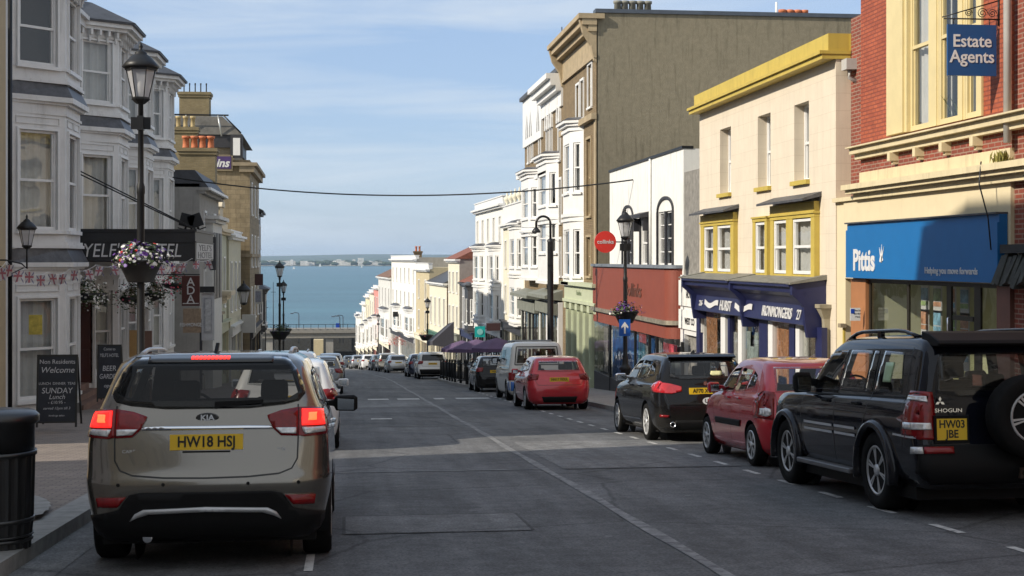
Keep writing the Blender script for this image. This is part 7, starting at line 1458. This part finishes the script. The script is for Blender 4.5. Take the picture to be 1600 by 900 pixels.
def side_glass(c, P, qs, mat=None):
    c.sidep = P; mat = mat or (CARG if c.see else CG)
    """P: list of window outlines in (y,z); each a pane on both sides"""
    for pol in P: c.patch('side_window', pol, 'both', mat, .006)
def mirror_x(p): return [(-a, b) for a, b in p[::-1]]
def both_rear(c, name, pol, mat, off=.01, step=.04):
    c.patch(name, pol, 'rear', mat, off, step=step); c.patch(name, mirror_x(pol), 'rear', mat, off, step=step)
# ---- bronze-grey people carrier braking right in front of the camera
P_ = paint('bronze_paint', (.20,.184,.158), .8, .2)
KK = [(.13,.3,.16,.84,.24,.35,.03,.08,.02,.03),(.19,.08,.05,.93,.28,.38,.05,.12,.02,.04),(.32,.0,.01,.985,.30,.40,.07,.14,.02,.05),(.40,.02,.005,1.,.28,.40,.075,.14,.02,.05),(.46,.05,.03,.998,.27,.40,.065,.14,.02,.05),
      (.58,.15,.06,.985,.22,.40,.05,.14,.02,.05),(.66,.6,.085,.962,.2,.38,.045,.14,.025,.04),(.71,1.05,.11,.93,.2,.32,.04,.16,.03,.02),(.77,1.3,.15,.885,.18,.25,.04,.18,.03,.0),
      (.90,1.75,.27,.805,.16,.2,.04,.2,.03,.0),(.955,2.0,.35,.76,.16,.2,.04,.2,.03,.0),(.985,2.25,.45,.67,.16,.2,.03,.2,.03,.0)]
c = Car('bronze grey people carrier with lit brake lights, nearest the camera on the left', 'car', -1.0, 11.2, dict(L=4.52, W=1.81, H=1.60, axle=(.9, 3.65), tr=.335, tw=.22, keys=KK, droop=(.05,.03), see=True, tint=True), P_, name='people_carrier')
c.patch('rear_window', [(-.56,1.54),(-.3,1.555),(.3,1.555),(.56,1.54),(.63,1.45),(.69,1.32),(.70,1.265),(.66,1.215),(.55,1.19),(.3,1.165),(-.3,1.165),(-.55,1.19),(-.66,1.215),(-.70,1.265),(-.69,1.32),(-.63,1.45)], 'rear', c.GL, .008)
hb = c.patch('high_brake_light_panel', [(-.46,1.545),(-.3,1.552),(.3,1.552),(.46,1.545),(.46,1.495),(-.46,1.495)], 'rear', GLB, .012)
for k in range(10): c.patch('lit_diode', [(-.145+k*.029,1.535),(-.145+k*.029+.022,1.535),(-.145+k*.029+.022,1.515),(-.145+k*.029,1.515)], 'rear', EMIT('lit_led_red', (1., .03, .02), 2.6), .017, parent=hb)
# lamps: outer clusters on the wings, inner ones on the tailgate
for sg in (-1, 1):
    mk = (lambda p: p) if sg > 0 else mirror_x
    a = c.patch('tail_light', mk([(.655,1.165),(.74,1.165),(.84,1.15),(.865,1.08),(.86,.965),(.70,.955),(.655,.965)]), 'rear', RL, .014, step=.02)
    c.patch('lit_segment', mk([(.675,1.15),(.815,1.14),(.83,1.035),(.68,1.035)]), 'rear', LIT, .024, parent=a, step=.02)
    c.patch('lamp_glow', mk([(.72,1.115),(.77,1.115),(.77,1.065),(.72,1.065)]), 'rear', LITC, .034, parent=a, step=.015)
    c.patch('clear_segment', mk([(.68,1.02),(.83,1.02),(.835,.985),(.70,.972)]), 'rear', CLR, .024, parent=a, step=.02)
    a = c.patch('tail_light', mk([(.65,1.165),(.53,1.145),(.43,1.11),(.435,1.09),(.48,1.01),(.53,.965),(.65,.96)]), 'rear', RL, .014)
    c.patch('clear_segment', mk([(.64,1.02),(.49,1.02),(.53,.98),(.64,.975)]), 'rear', CLR, .024, parent=a, step=.02)
    c.seam([(sg*.652,1.19),(sg*.655,.95),(sg*.65,.80),(sg*.61,.73),(sg*.52,.695)], 'rear', .011)
    c.patch('reflector', mk([(.56,.545),(.77,.54),(.76,.47),(.62,.475)]), 'rear', RL, .022)
    s_ = [(y_, z_) for y_, z_ in ((.16,1.165),(.40,1.12),(.48,1.09),(.38,1.02),(.18,.965))]
    c.patch('tail_light', s_, 'left' if sg < 0 else 'right', RL, .012)
c.seam([(-.52,.695),(-.3,.677),(0,.672),(.3,.677),(.52,.695)], 'rear', .012)
c.patch('chrome_strip', [(-.485,1.035),(-.3,1.04),(.3,1.04),(.485,1.035),(.485,1.014),(-.485,1.014)], 'rear', CHR, .012)
c.patch('lower_bumper', [(-.46,.575),(.46,.575),(.54,.56),(.62,.45),(.84,.40),(.83,.28),(.72,.22),(-.72,.22),(-.83,.28),(-.84,.40),(-.62,.45),(-.54,.56)], 'rear', BLK, .012)
c.patch('skid_plate', [(-.50,.425),(-.44,.455),(0,.47),(.44,.455),(.50,.425),(.535,.375),(.48,.40),(.40,.425),(0,.437),(-.40,.425),(-.48,.40),(-.535,.375)], 'rear', RIM, .028)
c.plate('HW18 HSJ', 0, .928, size=.108)
mb = MB(); h, n_ = c.hit('rear', 0, 1.0); mb.box(-.17, .17, h.y-.03, h.y, .853, .865); mb.build('plate_lamp_strip', BLK, c.root)
h, n_ = c.hit('rear', 0, 1.125); mb = MB(); mb.lathe((0, 0, 0), [(.001,0),(1,0),(1,.012),(.88,.016),(.001,.016)], 28, axis='y'); mb.V = [(x*.083, h.y-y, 1.10+z*.037) for x, y, z in mb.V]
em = mb.build('badge', GLB, c.root); text('KIA', .055, lambda u, v, o_: (u, h.y-.017-o_, 1.10+v), 'badge_letters', CHR, em, .003, .03, sx=1.15)

h2, n_ = c.hit('rear', .56, .91); text('eco', .045, lambda u, v, o_: (.53+u, h2.y-.006-o_, .872+v), 'badge_letters', CHR, c.root, .003, .01)
h2, n_ = c.hit('rear', -.56, .91); text('CARENS', .032, lambda u, v, o_: (-.53+u, h2.y-.006-o_, .865+v), 'badge_letters', RIM, c.root, .003, .0, sx=1.2)
for x_ in (-.30, .30, -.62, .66): h2, n_ = c.hit('rear', x_, .63); mb = MB(); mb.lathe((x_, h2.y-.004, .63), [(.001,0),(.013,0),(.012,.01),(.001,.01)], 12, axis='y'); mb.build('parking_sensor', BLK, c.root)
mb = MB(); a_, n_ = c.hit('rear', .05, 1.195); b_, n_ = c.hit('rear', .40, 1.215); mb.loft([[(p.x, p.y-.03, p.z-w2), (p.x, p.y-.012, p.z-w2), (p.x, p.y-.012, p.z+w2), (p.x, p.y-.03, p.z+w2)] for p, w2 in ((a_, .022), ((a_+b_)/2, .016), (b_, .012))]); mb.build('rear_wiper', BLK, c.root)
side_glass(c, [[(.55,1.20),(.52,1.30),(.72,1.43),(1.15,1.47),(1.15,1.14),(.75,1.16)], [(1.22,1.47),(2.02,1.49),(2.05,1.10),(1.22,1.135)], [(2.10,1.49),(2.55,1.47),(3.12,1.12),(3.1,1.08),(2.13,1.095)]], None)
c.seam([(1.2,1.48),(1.18,.7),(1.35,.45)], 'both'); c.seam([(2.075,1.49),(2.09,.35)], 'both'); c.seam([(3.15,1.1),(3.2,.75),(3.05,.4)], 'both')
c.seam([(.62,.55),(.5,.66),(.1,.67)], 'both')
c.mirrors(2.92, 1.10, BLK, wd=.20, ht=.15); c.handles((1.45, 2.35), .97, CHR); c.rails(.57, .80, 2.45, 1.6, RIM, .017)
mb = MB(); h2, n_ = c.hit('top', 0, .75); mb.prism([(-.012, .68+c.oy, h2.z-.01), (-.006, .80+c.oy, h2.z+.075), (-.006, .86+c.oy, h2.z+.07), (-.03, .98+c.oy, h2.z-.01)], (.024, 0, 0)); mb.build('shark_fin_aerial', BLK, c.root)
mb = MB(); mb.lathe((0,0,0), [(.03,0),(.035,-.28),(.03,-.28)], 10, axis='y'); mb.V = [(x-.42, y+.36+c.oy, z+.24) for x, y, z in mb.V]; mb.build('exhaust_pipe', CHR, c.root)

open_cabin(c, [(-.60,1.50),(.60,1.50),(.68,1.32),(.69,1.265),(.58,1.20),(-.58,1.20),(-.69,1.265),(-.68,1.32)])

# ---- black off-roader, right edge
P_ = paint('black_blue_paint', (.006,.007,.012), .1, .12)
c = Car('big black off-roader with spare wheel on the tail, parked nearest on the right', 'car', 6.08, 13.25, dict(L=4.65, W=1.90, H=1.80, axle=(1.08, 3.86), tr=.398, tw=.26, arch=1.09, keys=SUVK, spokes=6, twin=True, rr=.63, droop=(.05,.015), see=True), P_, name='offroad_car')
side_glass(c, [[(.50,1.19),(.62,1.60),(1.10,1.62),(1.17,1.20)], [(1.24,1.20),(1.22,1.615),(1.36,1.62),(1.42,1.20)], [(1.45,1.20),(1.40,1.62),(2.02,1.63),(2.14,1.20)], [(2.22,1.19),(2.10,1.63),(2.62,1.61),(3.18,1.24),(3.16,1.18)]], None)
for pts in ([(1.18,1.63),(1.21,1.18),(1.3,.95),(1.36,.86)], [(2.07,1.64),(2.18,1.18),(2.2,.42)], [(3.2,1.25),(3.28,.9),(3.25,.45)], [(.44,1.65),(.40,1.2),(.36,.7)]): c.seam(pts, 'both', .012)
c.seam([(.4,1.16),(3.2,1.13)], 'both', .018, BLK, .004, 'belt_trim')
for zz in (.80, .725): c.seam([(1.55,zz),(2.15,zz+.003)], 'both', .028, M('bright_trim', (.50,.52,.55), .3, .3, var=.05), .012, 'side_moulding'); c.seam([(2.22,zz),(3.14,zz+.003)], 'both', .028, M('bright_trim', (.50,.52,.55), .3, .3, var=.05), .012, 'side_moulding')
c.seam([(.55,.80),(.1,.79)], 'both', .02, MATS['bright_trim'], .012, 'side_moulding')
c.patch('rear_window', [(-.70,1.21),(-.655,1.60),(.655,1.60),(.70,1.21),(.5,1.17),(-.5,1.17)], 'rear', c.GL, .008)
mb = MB(); mb.loft([[(-.70,.02+c.oy+y_,z_),(.70,.02+c.oy+y_,z_),(.70,.42+c.oy,z_+.02),(-.70,.42+c.oy,z_+.02)] for y_, z_ in ((.05,1.655),(0,1.68),(.03,1.715),(.25,1.79))]); mb.build('roof_spoiler', BLK, c.root, bevel=.008)
for sg in (-1, 1):
    mk = (lambda p: p) if sg > 0 else mirror_x
    a = c.patch('tail_light', mk([(.75,1.22),(.89,1.23),(.94,1.05),(.94,.77),(.73,.77)]), 'rear', RL, .014)
    c.patch('clear_segment', mk([(.79,.93),(.93,.93),(.93,.865),(.78,.865)]), 'rear', CLR, .024, parent=a, step=.02); c.patch('clear_segment', mk([(.80,1.18),(.89,1.18),(.90,1.13),(.80,1.12)]), 'rear', CLR, .024, parent=a, step=.02)
    a = c.patch('tail_light', [(.07,.80),(.07,1.12),(.10,1.20),(.26,1.195),(.31,1.02),(.34,.80)], 'left' if sg < 0 else 'right', RL, .013)
    c.patch('clear_segment', [(.09,.93),(.30,.93),(.31,.865),(.09,.865)], 'left' if sg < 0 else 'right', CLR, .017, parent=a)
    # flared wheel arches
    for ya in (1.08, 3.86):
        mb = MB(); R0 = .398*1.09; rg = []
        for k in range(23):
            a_ = radians(-14 + 208*k/22); cy_, cz_ = ya+c.oy, .406
            w0 = .95
            rg.append([(sg*(w0-.10), cy_+R0*cos(a_), cz_+R0*sin(a_)), (sg*(w0+.035), cy_+(R0+.005)*cos(a_), cz_+(R0+.005)*sin(a_)), (sg*(w0+.03), cy_+(R0+.055)*cos(a_), cz_+(R0+.055)*sin(a_)), (sg*(w0-.04), cy_+(R0+.095)*cos(a_), cz_+(R0+.095)*sin(a_))])
        mb.loft(rg, 0, True, True, True); mb.build('wheel_arch_flare', P_, c.root)
    mb = MB(); mb.box(sg*.84, sg*1.0, 1.62+c.oy, 3.30+c.oy, .315, .37); mb.build('side_step', M('step_grey', (.11,.11,.115), .5), c.root, bevel=.01)
c.patch('rear_bumper_cover', [(-.90,.72),(.90,.72),(.91,.46),(.80,.36),(-.80,.36),(-.91,.46)], 'rear', BLK, .02)
c.patch('reflector', [(-.86,.70),(-.60,.70),(-.60,.635),(-.86,.635)], 'rear', RL, .034); c.patch('reverse_lamp', [(-.93,.70),(-.868,.70),(-.868,.635),(-.93,.635)], 'rear', CLR, .034); c.patch('reflector', [(.60,.70),(.86,.70),(.86,.635),(.60,.635)], 'rear', RL, .034)
mb = MB(); h, n_ = c.hit('rear', -.55, .95); mb.box(-.765, -.435, h.y-.03, h.y+.01, .735, 1.0); mb.build('plate_housing', BLK, c.root)
c.plate('', -.60, .868, .285, .203, size=.105, lines=['HW03', 'JBE'], off=.034)
text('SHOGUN', .052, lambda u, v, o_: (-.62+u, h.y-.012-o_, 1.045+v), 'badge_letters', CHR, c.root, .004, .01, sx=1.2)
mb = MB()
for a_ in (90, 210, 330): 
    q = radians(a_); cx_, cz_ = -.70, 1.13; tx = Vector((cos(q), sin(q))); ny_ = Vector((-sin(q), cos(q)))
    P4 = [Vector((0, 0)), tx*.025+ny_*.014, tx*.05, tx*.025-ny_*.014]; mb.prism([(cx_+p.x, h.y-.02, cz_+p.y) for p in P4], (0, .01, 0))
mb.build('badge', CHR, c.root)
c.wheel(.07, c.oy-.16, -1, .25, 'y', name='spare_wheel', zc=.99)
mb = MB(); mb.lathe((.07, c.oy-.03, .99), [(.12,0),(.12,.2)], 12, axis='y'); mb.build('spare_wheel_carrier', BLK, c.root)
mb = MB(); mb.box(.0,.30,c.oy-.06,c.oy+.1,.40,.50); mb.box(.02,.08,c.oy-.16,c.oy-.05,.43,.48); mb.lathe((.05,c.oy-.14,.48), [(.022,0),(.024,.03),(.03,.05),(.02,.08),(.001,.085)], 12); mb.build('tow_bar', M('rusty_steel', (.10,.07,.055), .7, .4, var=.4, scale=20), c.root)
mb = MB(); mb.box(-.72, -.70, c.oy+.05, c.oy+.08, .4, .42)
c.mirrors(3.0, 1.26, BLK, wd=.20, ht=.24); c.handles((1.55, 2.45), 1.07, BLK); c.rails(.66, .55, 2.5, 1.8, P_, .022)
c.patch('window_sticker', [(1.0,1.50),(.80,1.50),(.82,1.30),(1.0,1.30)], 'left', M('sticker_green', (.35,.48,.28), .4), .009)

open_cabin(c, [(-.70,1.21),(-.655,1.60),(.655,1.60),(.70,1.21)]); c.root.scale = (1, 1, .955)

# ---- small red hatchback
P_ = paint('red_paint', (.52,.014,.028), .15, .25)
HP = [(a*1.0, b, c_+(.05 if a > .8 else 0), d, e*1.15, f, g, h_, i_, j) for a, b, c_, d, e, f, g, h_, i_, j in HATCH]
c = Car('small red hatchback with dark side moulding, parked just ahead of the black off-roader', 'car', 6.24, 18.55, dict(L=3.5, W=1.60, H=1.47, axle=(.55, 2.92), tr=.285, tw=.17, keys=HP, spokes=7, rr=.68, see=True, droop=(.08,.09)), P_, name='small_car')
side_glass(c, [[(.60,1.06),(.62,1.24),(.84,1.30),(.93,1.02)], [(.98,1.01),(.90,1.31),(1.42,1.34),(1.48,.985)], [(1.54,.98),(1.48,1.345),(1.85,1.32),(2.36,1.0),(2.34,.965)]], None)
c.seam([(.95,1.32),(.98,.95),(1.05,.65)], 'both'); c.seam([(1.46,1.35),(1.52,.95),(1.54,.3)], 'both'); c.seam([(2.40,1.0),(2.46,.8),(2.40,.32)], 'both')
c.patch('side_moulding', [(1.0,.60),(2.32,.60),(2.36,.56),(2.30,.51),(1.04,.51)], 'both', BLK, .014)
c.patch('rear_window', [(-.56,1.0),(-.50,1.33),(.50,1.33),(.56,1.0)], 'rear', c.GL, .008)
for sg in (-1, 1):
    mk = (lambda p: p) if sg > 0 else mirror_x; vw = 'left' if sg < 0 else 'right'
    a = c.patch('tail_light', mk([(.57,1.0),(.68,1.02),(.755,.98),(.79,.66),(.62,.64),(.60,.80)]), 'rear', RL, .012)
    c.patch('clear_segment', mk([(.64,.78),(.70,.80),(.74,.77),(.74,.70),(.69,.68),(.64,.71)]), 'rear', CLR, .016, parent=a)
    a = c.patch('tail_light', [(.06,.66),(.10,.98),(.22,1.0),(.26,.90),(.22,.66)], vw, RL, .012)
    c.patch('clear_segment', [(.10,.71),(.12,.79),(.19,.79),(.19,.70)], vw, CLR, .016, parent=a)
    c.seam([(sg*.56,.98),(sg*.58,.62),(sg*.40,.56),(0,.55)], 'rear', .008)
c.patch('lower_bumper', [(-.66,.34),(.66,.34),(.62,.2),(-.62,.2)], 'rear', BLK, .012)
for zz in (.89, .865): c.seam([(-.50,zz),(-.30,zz)], 'rear', .012, CHR, .008, 'badge_strip')
c.plate('HN57 KFA', 0, .78, size=.1); c.wiper(.02, 1.03, .35, 1.06)
c.mirrors(2.22, 1.03, wd=.17, ht=.15); c.handles((1.15, 1.72), .90); 

open_cabin(c, [(-.56,1.0),(-.50,1.33),(.50,1.33),(.56,1.0)])

# ---- black compact people carrier with UK sticker
P_ = paint('black_paint', (.006,.006,.007), .1, .12)
c = Car('glossy black hatchback with oval white UK sticker ahead of the small red hatchback', 'car', 6.14, 24.35, dict(L=4.34, W=1.80, H=1.54, axle=(.86, 3.53), tr=.325, tw=.2, keys=HATCH, spokes=10, rr=.70, see=True, droop=(.08,.08)), P_, name='compact_car')
side_glass(c, [[(.62,1.13),(.72,1.33),(1.0,1.39),(1.12,1.09)], [(1.17,1.08),(1.06,1.40),(1.78,1.43),(1.88,1.05)], [(1.95,1.045),(1.85,1.43),(2.25,1.41),(2.90,1.05),(2.88,1.02)]], None)
c.seam([(1.82,1.44),(1.92,1.0),(1.95,.32)], 'both'); c.seam([(1.06,1.41),(1.16,.95),(1.32,.7)], 'both'); c.seam([(2.95,1.05),(3.0,.8),(2.9,.35)], 'both'); c.seam([(1.35,.36),(2.95,.34)], 'both', .03, CHR, .008, 'sill_trim')
c.patch('rear_window', [(-.62,1.10),(-.58,1.37),(-.52,1.42),(.52,1.42),(.58,1.37),(.62,1.10),(.4,1.07),(-.4,1.07)], 'rear', c.GL, .008)
h, n_ = c.hit('rear', 0, 1.47); mb = MB(); mb.loft([[(-.6,.26+c.oy+y_,z_),(.6,.26+c.oy+y_,z_),(.56,.58+c.oy,z_+.01),(-.56,.58+c.oy,z_+.01)] for y_, z_ in ((.03,1.435),(0,1.46),(.12,1.505))]); mb.build('roof_spoiler', P_, c.root, bevel=.006)
for sg in (-1, 1):
    mk = (lambda p: p) if sg > 0 else mirror_x; vw = 'left' if sg < 0 else 'right'
    c.patch('tail_light', mk([(.42,.95),(.60,1.0),(.80,1.03),(.86,.98),(.87,.86),(.60,.83),(.42,.87)]), 'rear', M('bright_tail_lens', (.42,.012,.018), .12, var=.2, scale=20, coat=1.), .012)
    c.patch('tail_light', [(.08,.87),(.09,1.0),(.20,1.05),(.42,1.0),(.47,.95),(.36,.88)], vw, MATS['bright_tail_lens'], .012)
    h, n_ = c.hit('rear', sg*.62, .32); mb = MB(); mb.lathe((sg*.60, h.y-.04, .31), [(.036,.12),(.048,.12),(.048,0),(.038,0),(.036,.05)], 18, axis='y'); mb.build('exhaust_pipe', CHR, c.root)
    c.patch('reflector', mk([(.66,.47),(.80,.48),(.80,.44),(.66,.43)]), 'rear', RL, .014)
c.seam([(-.72,.83),(-.66,.68),(0,.66),(.66,.68),(.72,.83)], 'rear', .009)
c.patch('lower_bumper', [(-.55,.38),(.55,.38),(.60,.22),(-.60,.22)], 'rear', BLK, .012)
c.plate('AF70 XUD', -.04, .875, size=.1)
h, n_ = c.hit('rear', .12, .68); mb = MB(); mb.lathe((0,0,0), [(.001,0),(1,0),(1,.006),(.001,.006)], 28, axis='y'); mb.V = [(x*.10+.02, h.y-.006-y, .705+z*.062) for x, y, z in mb.V]; st = mb.build('country_sticker', WP, c.root)
text('UK', .095, lambda u, v, o_: (.02+u, h.y-.013-o_, .705+v), 'sticker_letters', INK, st, .002, .03)
h, n_ = c.hit('rear', 0, 1.0); mb = MB(); mb.lathe((0, h.y-.008, 1.005), [(.001,0),(.036,0),(.034,.008),(.001,.01)], 18, axis='y'); mb.build('badge', CHR, c.root)
c.patch('window_sticker', [(.10,1.155),(.12,1.21),(.30,1.21),(.32,1.155),(.28,1.135),(.14,1.135)], 'rear', M('sticker_yellow', (.68,.66,.36), .5), .012)
c.mirrors(2.76, 1.08, CHR, wd=.2, ht=.15); c.handles((1.35, 2.1), .95)
mb = MB(); h2, n_ = c.hit('top', 0, .9); mb.prism([(-.012, .82+c.oy, h2.z-.01), (-.006, .90+c.oy, h2.z+.06), (-.03, 1.05+c.oy, h2.z-.01)], (.024, 0, 0)); mb.build('shark_fin_aerial', BLK, c.root)

open_cabin(c, [(-.62,1.10),(-.57,1.38),(.57,1.38),(.62,1.10)])

# ---- generic hatchback / estate used for the rest of the parked cars
def simple_car(label, X, Y, pm, L=4.1, W=1.76, H=1.48, suv=False, txt='HX12 KVN', group='cars parked down the hill', name='parked_car', yaw=0., lens=None, platec=None, lowblk=False, roofmat=None, rails=False, brake=False):
    sx = W/1.8; k = H/1.5; lens = lens or RL
    c = Car(label, 'car', X, Y, dict(L=L, W=W, H=H, axle=(.17*L+.1, .17*L+.1+.61*L), tr=.34 if suv else .305, tw=.2, keys=SUVK if suv else HATCH, sub=4, spokes=6, rr=.68, see=Y < 60), pm, group, yaw, name=name)
    gy = lambda a: a*L/4.2
    if suv: side_glass(c, [[(gy(.50),.68*H),(gy(.58),.90*H),(gy(.95),.91*H),(gy(1.0),.675*H)], [(gy(1.07),.67*H),(gy(1.02),.91*H),(gy(1.75),.915*H),(gy(1.85),.665*H)], [(gy(1.92),.665*H),(gy(1.82),.915*H),(gy(2.2),.90*H),(gy(2.72),.67*H)]], None)
    else: side_glass(c, [[(gy(.68),.73*H),(gy(.80),.88*H),(gy(1.1),.905*H),(gy(1.15),.705*H)], [(gy(1.2),.705*H),(gy(1.14),.91*H),(gy(1.75),.93*H),(gy(1.85),.685*H)], [(gy(1.91),.685*H),(gy(1.82),.93*H),(gy(2.2),.91*H),(gy(2.82),.67*H)]], None)
    c.patch('rear_window', [(-.60*sx,.72*H),(-.55*sx,.90*H),(.55*sx,.90*H),(.60*sx,.72*H),(.3*sx,.70*H),(-.3*sx,.70*H)] if not suv else [(-.66*sx,.67*H),(-.60*sx,.89*H),(.60*sx,.89*H),(.66*sx,.67*H)], 'rear', c.GL, .008, step=.08)
    for sg in (-1, 1):
        mk = (lambda p: p) if sg > 0 else mirror_x; vw = 'left' if sg < 0 else 'right'
        c.patch('tail_light', mk([(.56*sx,.655*H),(.78*sx,.67*H),(.86*sx,.64*H),(.86*sx,.54*H),(.60*sx,.56*H)]), 'rear', lens, .012, step=.08)
        c.patch('tail_light', [(.08,.55*H),(.09,.66*H),(.26,.67*H),(.34,.62*H),(.24,.56*H)], vw, lens, .012, step=.08)
    if lowblk: c.patch('lower_bumper', [(-.80*sx,.36*H),(.80*sx,.36*H),(.72*sx,.18*H),(-.72*sx,.18*H)], 'rear', BLK, .014, step=.08)
    else: c.patch('lower_bumper', [(-.5*sx,.25*H),(.5*sx,.25*H),(.45*sx,.15*H),(-.45*sx,.15*H)], 'rear', BLK, .014, step=.08)
    c.seam([(-.68*sx,.55*H),(-.6*sx,.46*H),(.6*sx,.46*H),(.68*sx,.55*H)], 'rear', .01); c.seam([(gy(1.8),.93*H),(gy(1.88),.66*H),(gy(1.9),.25*H)], 'both', .008)
    c.plate(txt, 0, .56*H, size=.1, mat=platec); c.mirrors(gy(2.65), .70*H, wd=.18, ht=.14); c.handles((gy(1.3), gy(2.05)), .62*H)
    if brake: c.patch('high_brake_light', [(-.14,.925*H),(.14,.925*H),(.14,.905*H),(-.14,.905*H)], 'rear', LIT, .012)
    if rails: c.rails(.55*sx, .6, L*.5, H, RIM, .018)
    if c.see: open_cabin(c, [(-.60*sx,.72*H),(-.55*sx,.90*H),(.55*sx,.90*H),(.60*sx,.72*H)] if not suv else [(-.66*sx,.67*H),(-.60*sx,.89*H),(.60*sx,.89*H),(.66*sx,.67*H)])
    return c
swift = paint('bright_red_paint', (.50,.012,.025), .2, .25)
c = simple_car('bright red hatchback parked in front of the white van, seen square from behind', 5.72, 38.2, swift, 3.85, 1.74, 1.47, txt='HN17 WXA', name='hatchback_car')
silver = paint('silver_paint', (.40,.41,.42), .8, .3); white = paint('white_car_paint', (.72,.73,.74), 0., .25); grey = paint('grey_car_paint', (.10,.11,.12), .6, .3); blue = paint('dark_blue_paint', (.015,.025,.06), .5, .25); beige = paint('champagne_paint', (.30,.28,.24), .7, .3); blk = MATS['black_paint']
simple_car('small black hatchback with tall red lamps parked ahead of the white van', 5.95, 56.2, blk, 3.9, 1.68, 1.46, txt='HG08 RNE')
simple_car('white off-roader with black lower bumper parked beyond the black railings', 5.25, 85.5, white, 4.3, 1.82, 1.66, True, 'HW14 ODJ', lowblk=True, rails=True)
simple_car('dark blue estate car tucked beside the white off-roader beyond the railings', 5.15, 93.5, blue, 4.4, 1.78, 1.55, txt='HJ11 ZPK')
simple_car('silver hatchback parked two cars beyond the white off-roader', 5.25, 114, silver, 4.1, 1.76, 1.48, txt='HK15 VOR')
simple_car('champagne off-roader parked beyond the silver hatchback', 5.35, 123, beige, 4.3, 1.80, 1.62, True, 'HF13 DYA')
simple_car('dark grey car between the champagne off-roader and white hatchback', 5.45, 131, grey, 4.2, 1.76, 1.48)
simple_car('white hatchback far down the hill beside the dark grey car', 5.2, 139, white, 4.2, 1.78, 1.5)
simple_car('silver hatchback farthest down the hill on the right', 4.9, 148, silver, 4.2, 1.76, 1.46)
simple_car('grey car at the very bottom of the visible parked row', 4.6, 156, grey, 4.2, 1.76, 1.46)
# left row
simple_car('white hatchback parked just ahead of the bronze people carrier', -.98, 23.6, white, 4.2, 1.78, 1.50, txt='HW16 UTK', group='cars parked along the left kerb')
simple_car('white off-roader with roof rails behind the white hatchback on the left', -1.42, 32.5, white, 4.4, 1.82, 1.66, True, group='cars parked along the left kerb', rails=True)
simple_car('white estate car third in the left row, beyond the white off-roader', -1.38, 40.5, white, 4.3, 1.80, 1.52, group='cars parked along the left kerb')
simple_car('dark grey hatchback with red lamps in the left row beyond the white cars', -.98, 55.5, grey, 4.2, 1.80, 1.50, group='cars parked along the left kerb', brake=False)
simple_car('silver people carrier at the far end of the left row', -.85, 88, silver, 4.3, 1.78, 1.62, group='cars parked along the left kerb')
simple_car('white car beyond the silver people carrier at the end of the left row', -.75, 99, white, 4.2, 1.76, 1.46, group='cars parked along the left kerb')

# ---- old white van with blue lower panels
P_ = paint('old_white_paint', (.62,.62,.59), 0., .35)
c = Car('old white panel van with blue lower rear panels behind the bright red hatchback', 'van', 6.15, 46.0, dict(L=4.75, W=1.84, H=1.92, axle=(.95, 3.87), tr=.32, tw=.2, keys=VANK, spokes=8, rim=DRIM, rr=.62, droop=(.05,.0), see=True), P_, name='van')
c.patch('rear_window', [(-.68,1.20),(-.62,1.70),(.62,1.70),(.68,1.20)], 'rear', c.GL, .008)
c.seam([(-.72,1.16),(-.66,1.74),(.66,1.74),(.72,1.16),(-.72,1.16)], 'rear', .03, BLK, .006, 'window_rubber')
BP = paint('blue_panel_paint', (.02,.14,.48), .1, .3)
c.patch('lower_panel', [(-.86,.62),(.86,.62),(.86,.32),(-.86,.32)], 'rear', BP, .01); c.patch('lower_panel', [(.05,.62),(.50,.62),(.50,.34),(.05,.34)], 'both', BP, .01)
side_glass(c, [[(2.9,1.22),(2.9,1.66),(3.22,1.64),(3.62,1.24)], [(1.65,1.24),(1.65,1.68),(2.55,1.68),(2.55,1.24)]], None)
for sg in (-1, 1):
    mk = (lambda p: p) if sg > 0 else mirror_x; vw = 'left' if sg < 0 else 'right'
    c.patch('tail_light', mk([(.72,.92),(.90,.92),(.90,.66),(.72,.66)]), 'rear', RL, .014); c.patch('tail_light', [(.04,.66),(.04,.92),(.12,.92),(.12,.66)], vw, RL, .014)
c.seam([(2.75,1.75),(2.75,.4)], 'both', .012); c.seam([(1.5,1.75),(1.5,.6)], 'both', .012); c.seam([(.1,1.0),(2.7,1.0)], 'both', .02, DRIM, .004, 'side_groove'); c.seam([(-.7,1.0),(-.7,.6)], 'rear', .01); c.seam([(.7,1.0),(.7,.6)], 'rear', .01)
c.plate('N412 KPR', 0, .92, size=.1); c.mirrors(3.4, 1.3, BLK, wd=.2, ht=.24); c.handles((2.6,), 1.05, BLK); c.wiper(-.1, 1.2, .3, 1.24)
h2, n_ = c.hit('top', 0, 1.4); mb = MB(); mb.loft([[(sx_*.62, y_+c.oy, h2.z+dz) for sx_, y_ in ((-1,.9),(1,.9),(1,3.0),(-1,3.0))] for dz in (-.02, .05)]); mb.build('roof_panel', M('grey_plastic', (.2,.21,.22), .5), c.root, bevel=.02)

open_cabin(c, [(-.68,1.20),(-.62,1.70),(.62,1.70),(.68,1.20)])
# ---------------------------------------------------------------- the air over the water
mb = MB(); mb.box(-9500, 9500, -400, 15500, -34, 130)
hz_o = mb.build('haze', None or bpy.data.materials.new('haze_air')); hm = hz_o.data.materials[0]; hm.use_nodes = True; t = hm.node_tree; t.nodes.clear()
ho = nd(t, 'ShaderNodeOutputMaterial'); hv = nd(t, 'ShaderNodeVolumePrincipled'); hv.inputs['Color'].default_value = (.55,.75,1,1); hv.inputs['Density'].default_value = 5.2e-5; hv.inputs['Anisotropy'].default_value = .1
t.links.new(hv.outputs[0], ho.inputs['Volume']); tag(hz_o, kind='stuff', label='pale blue haze in the air over the sea and hills', cat='haze')
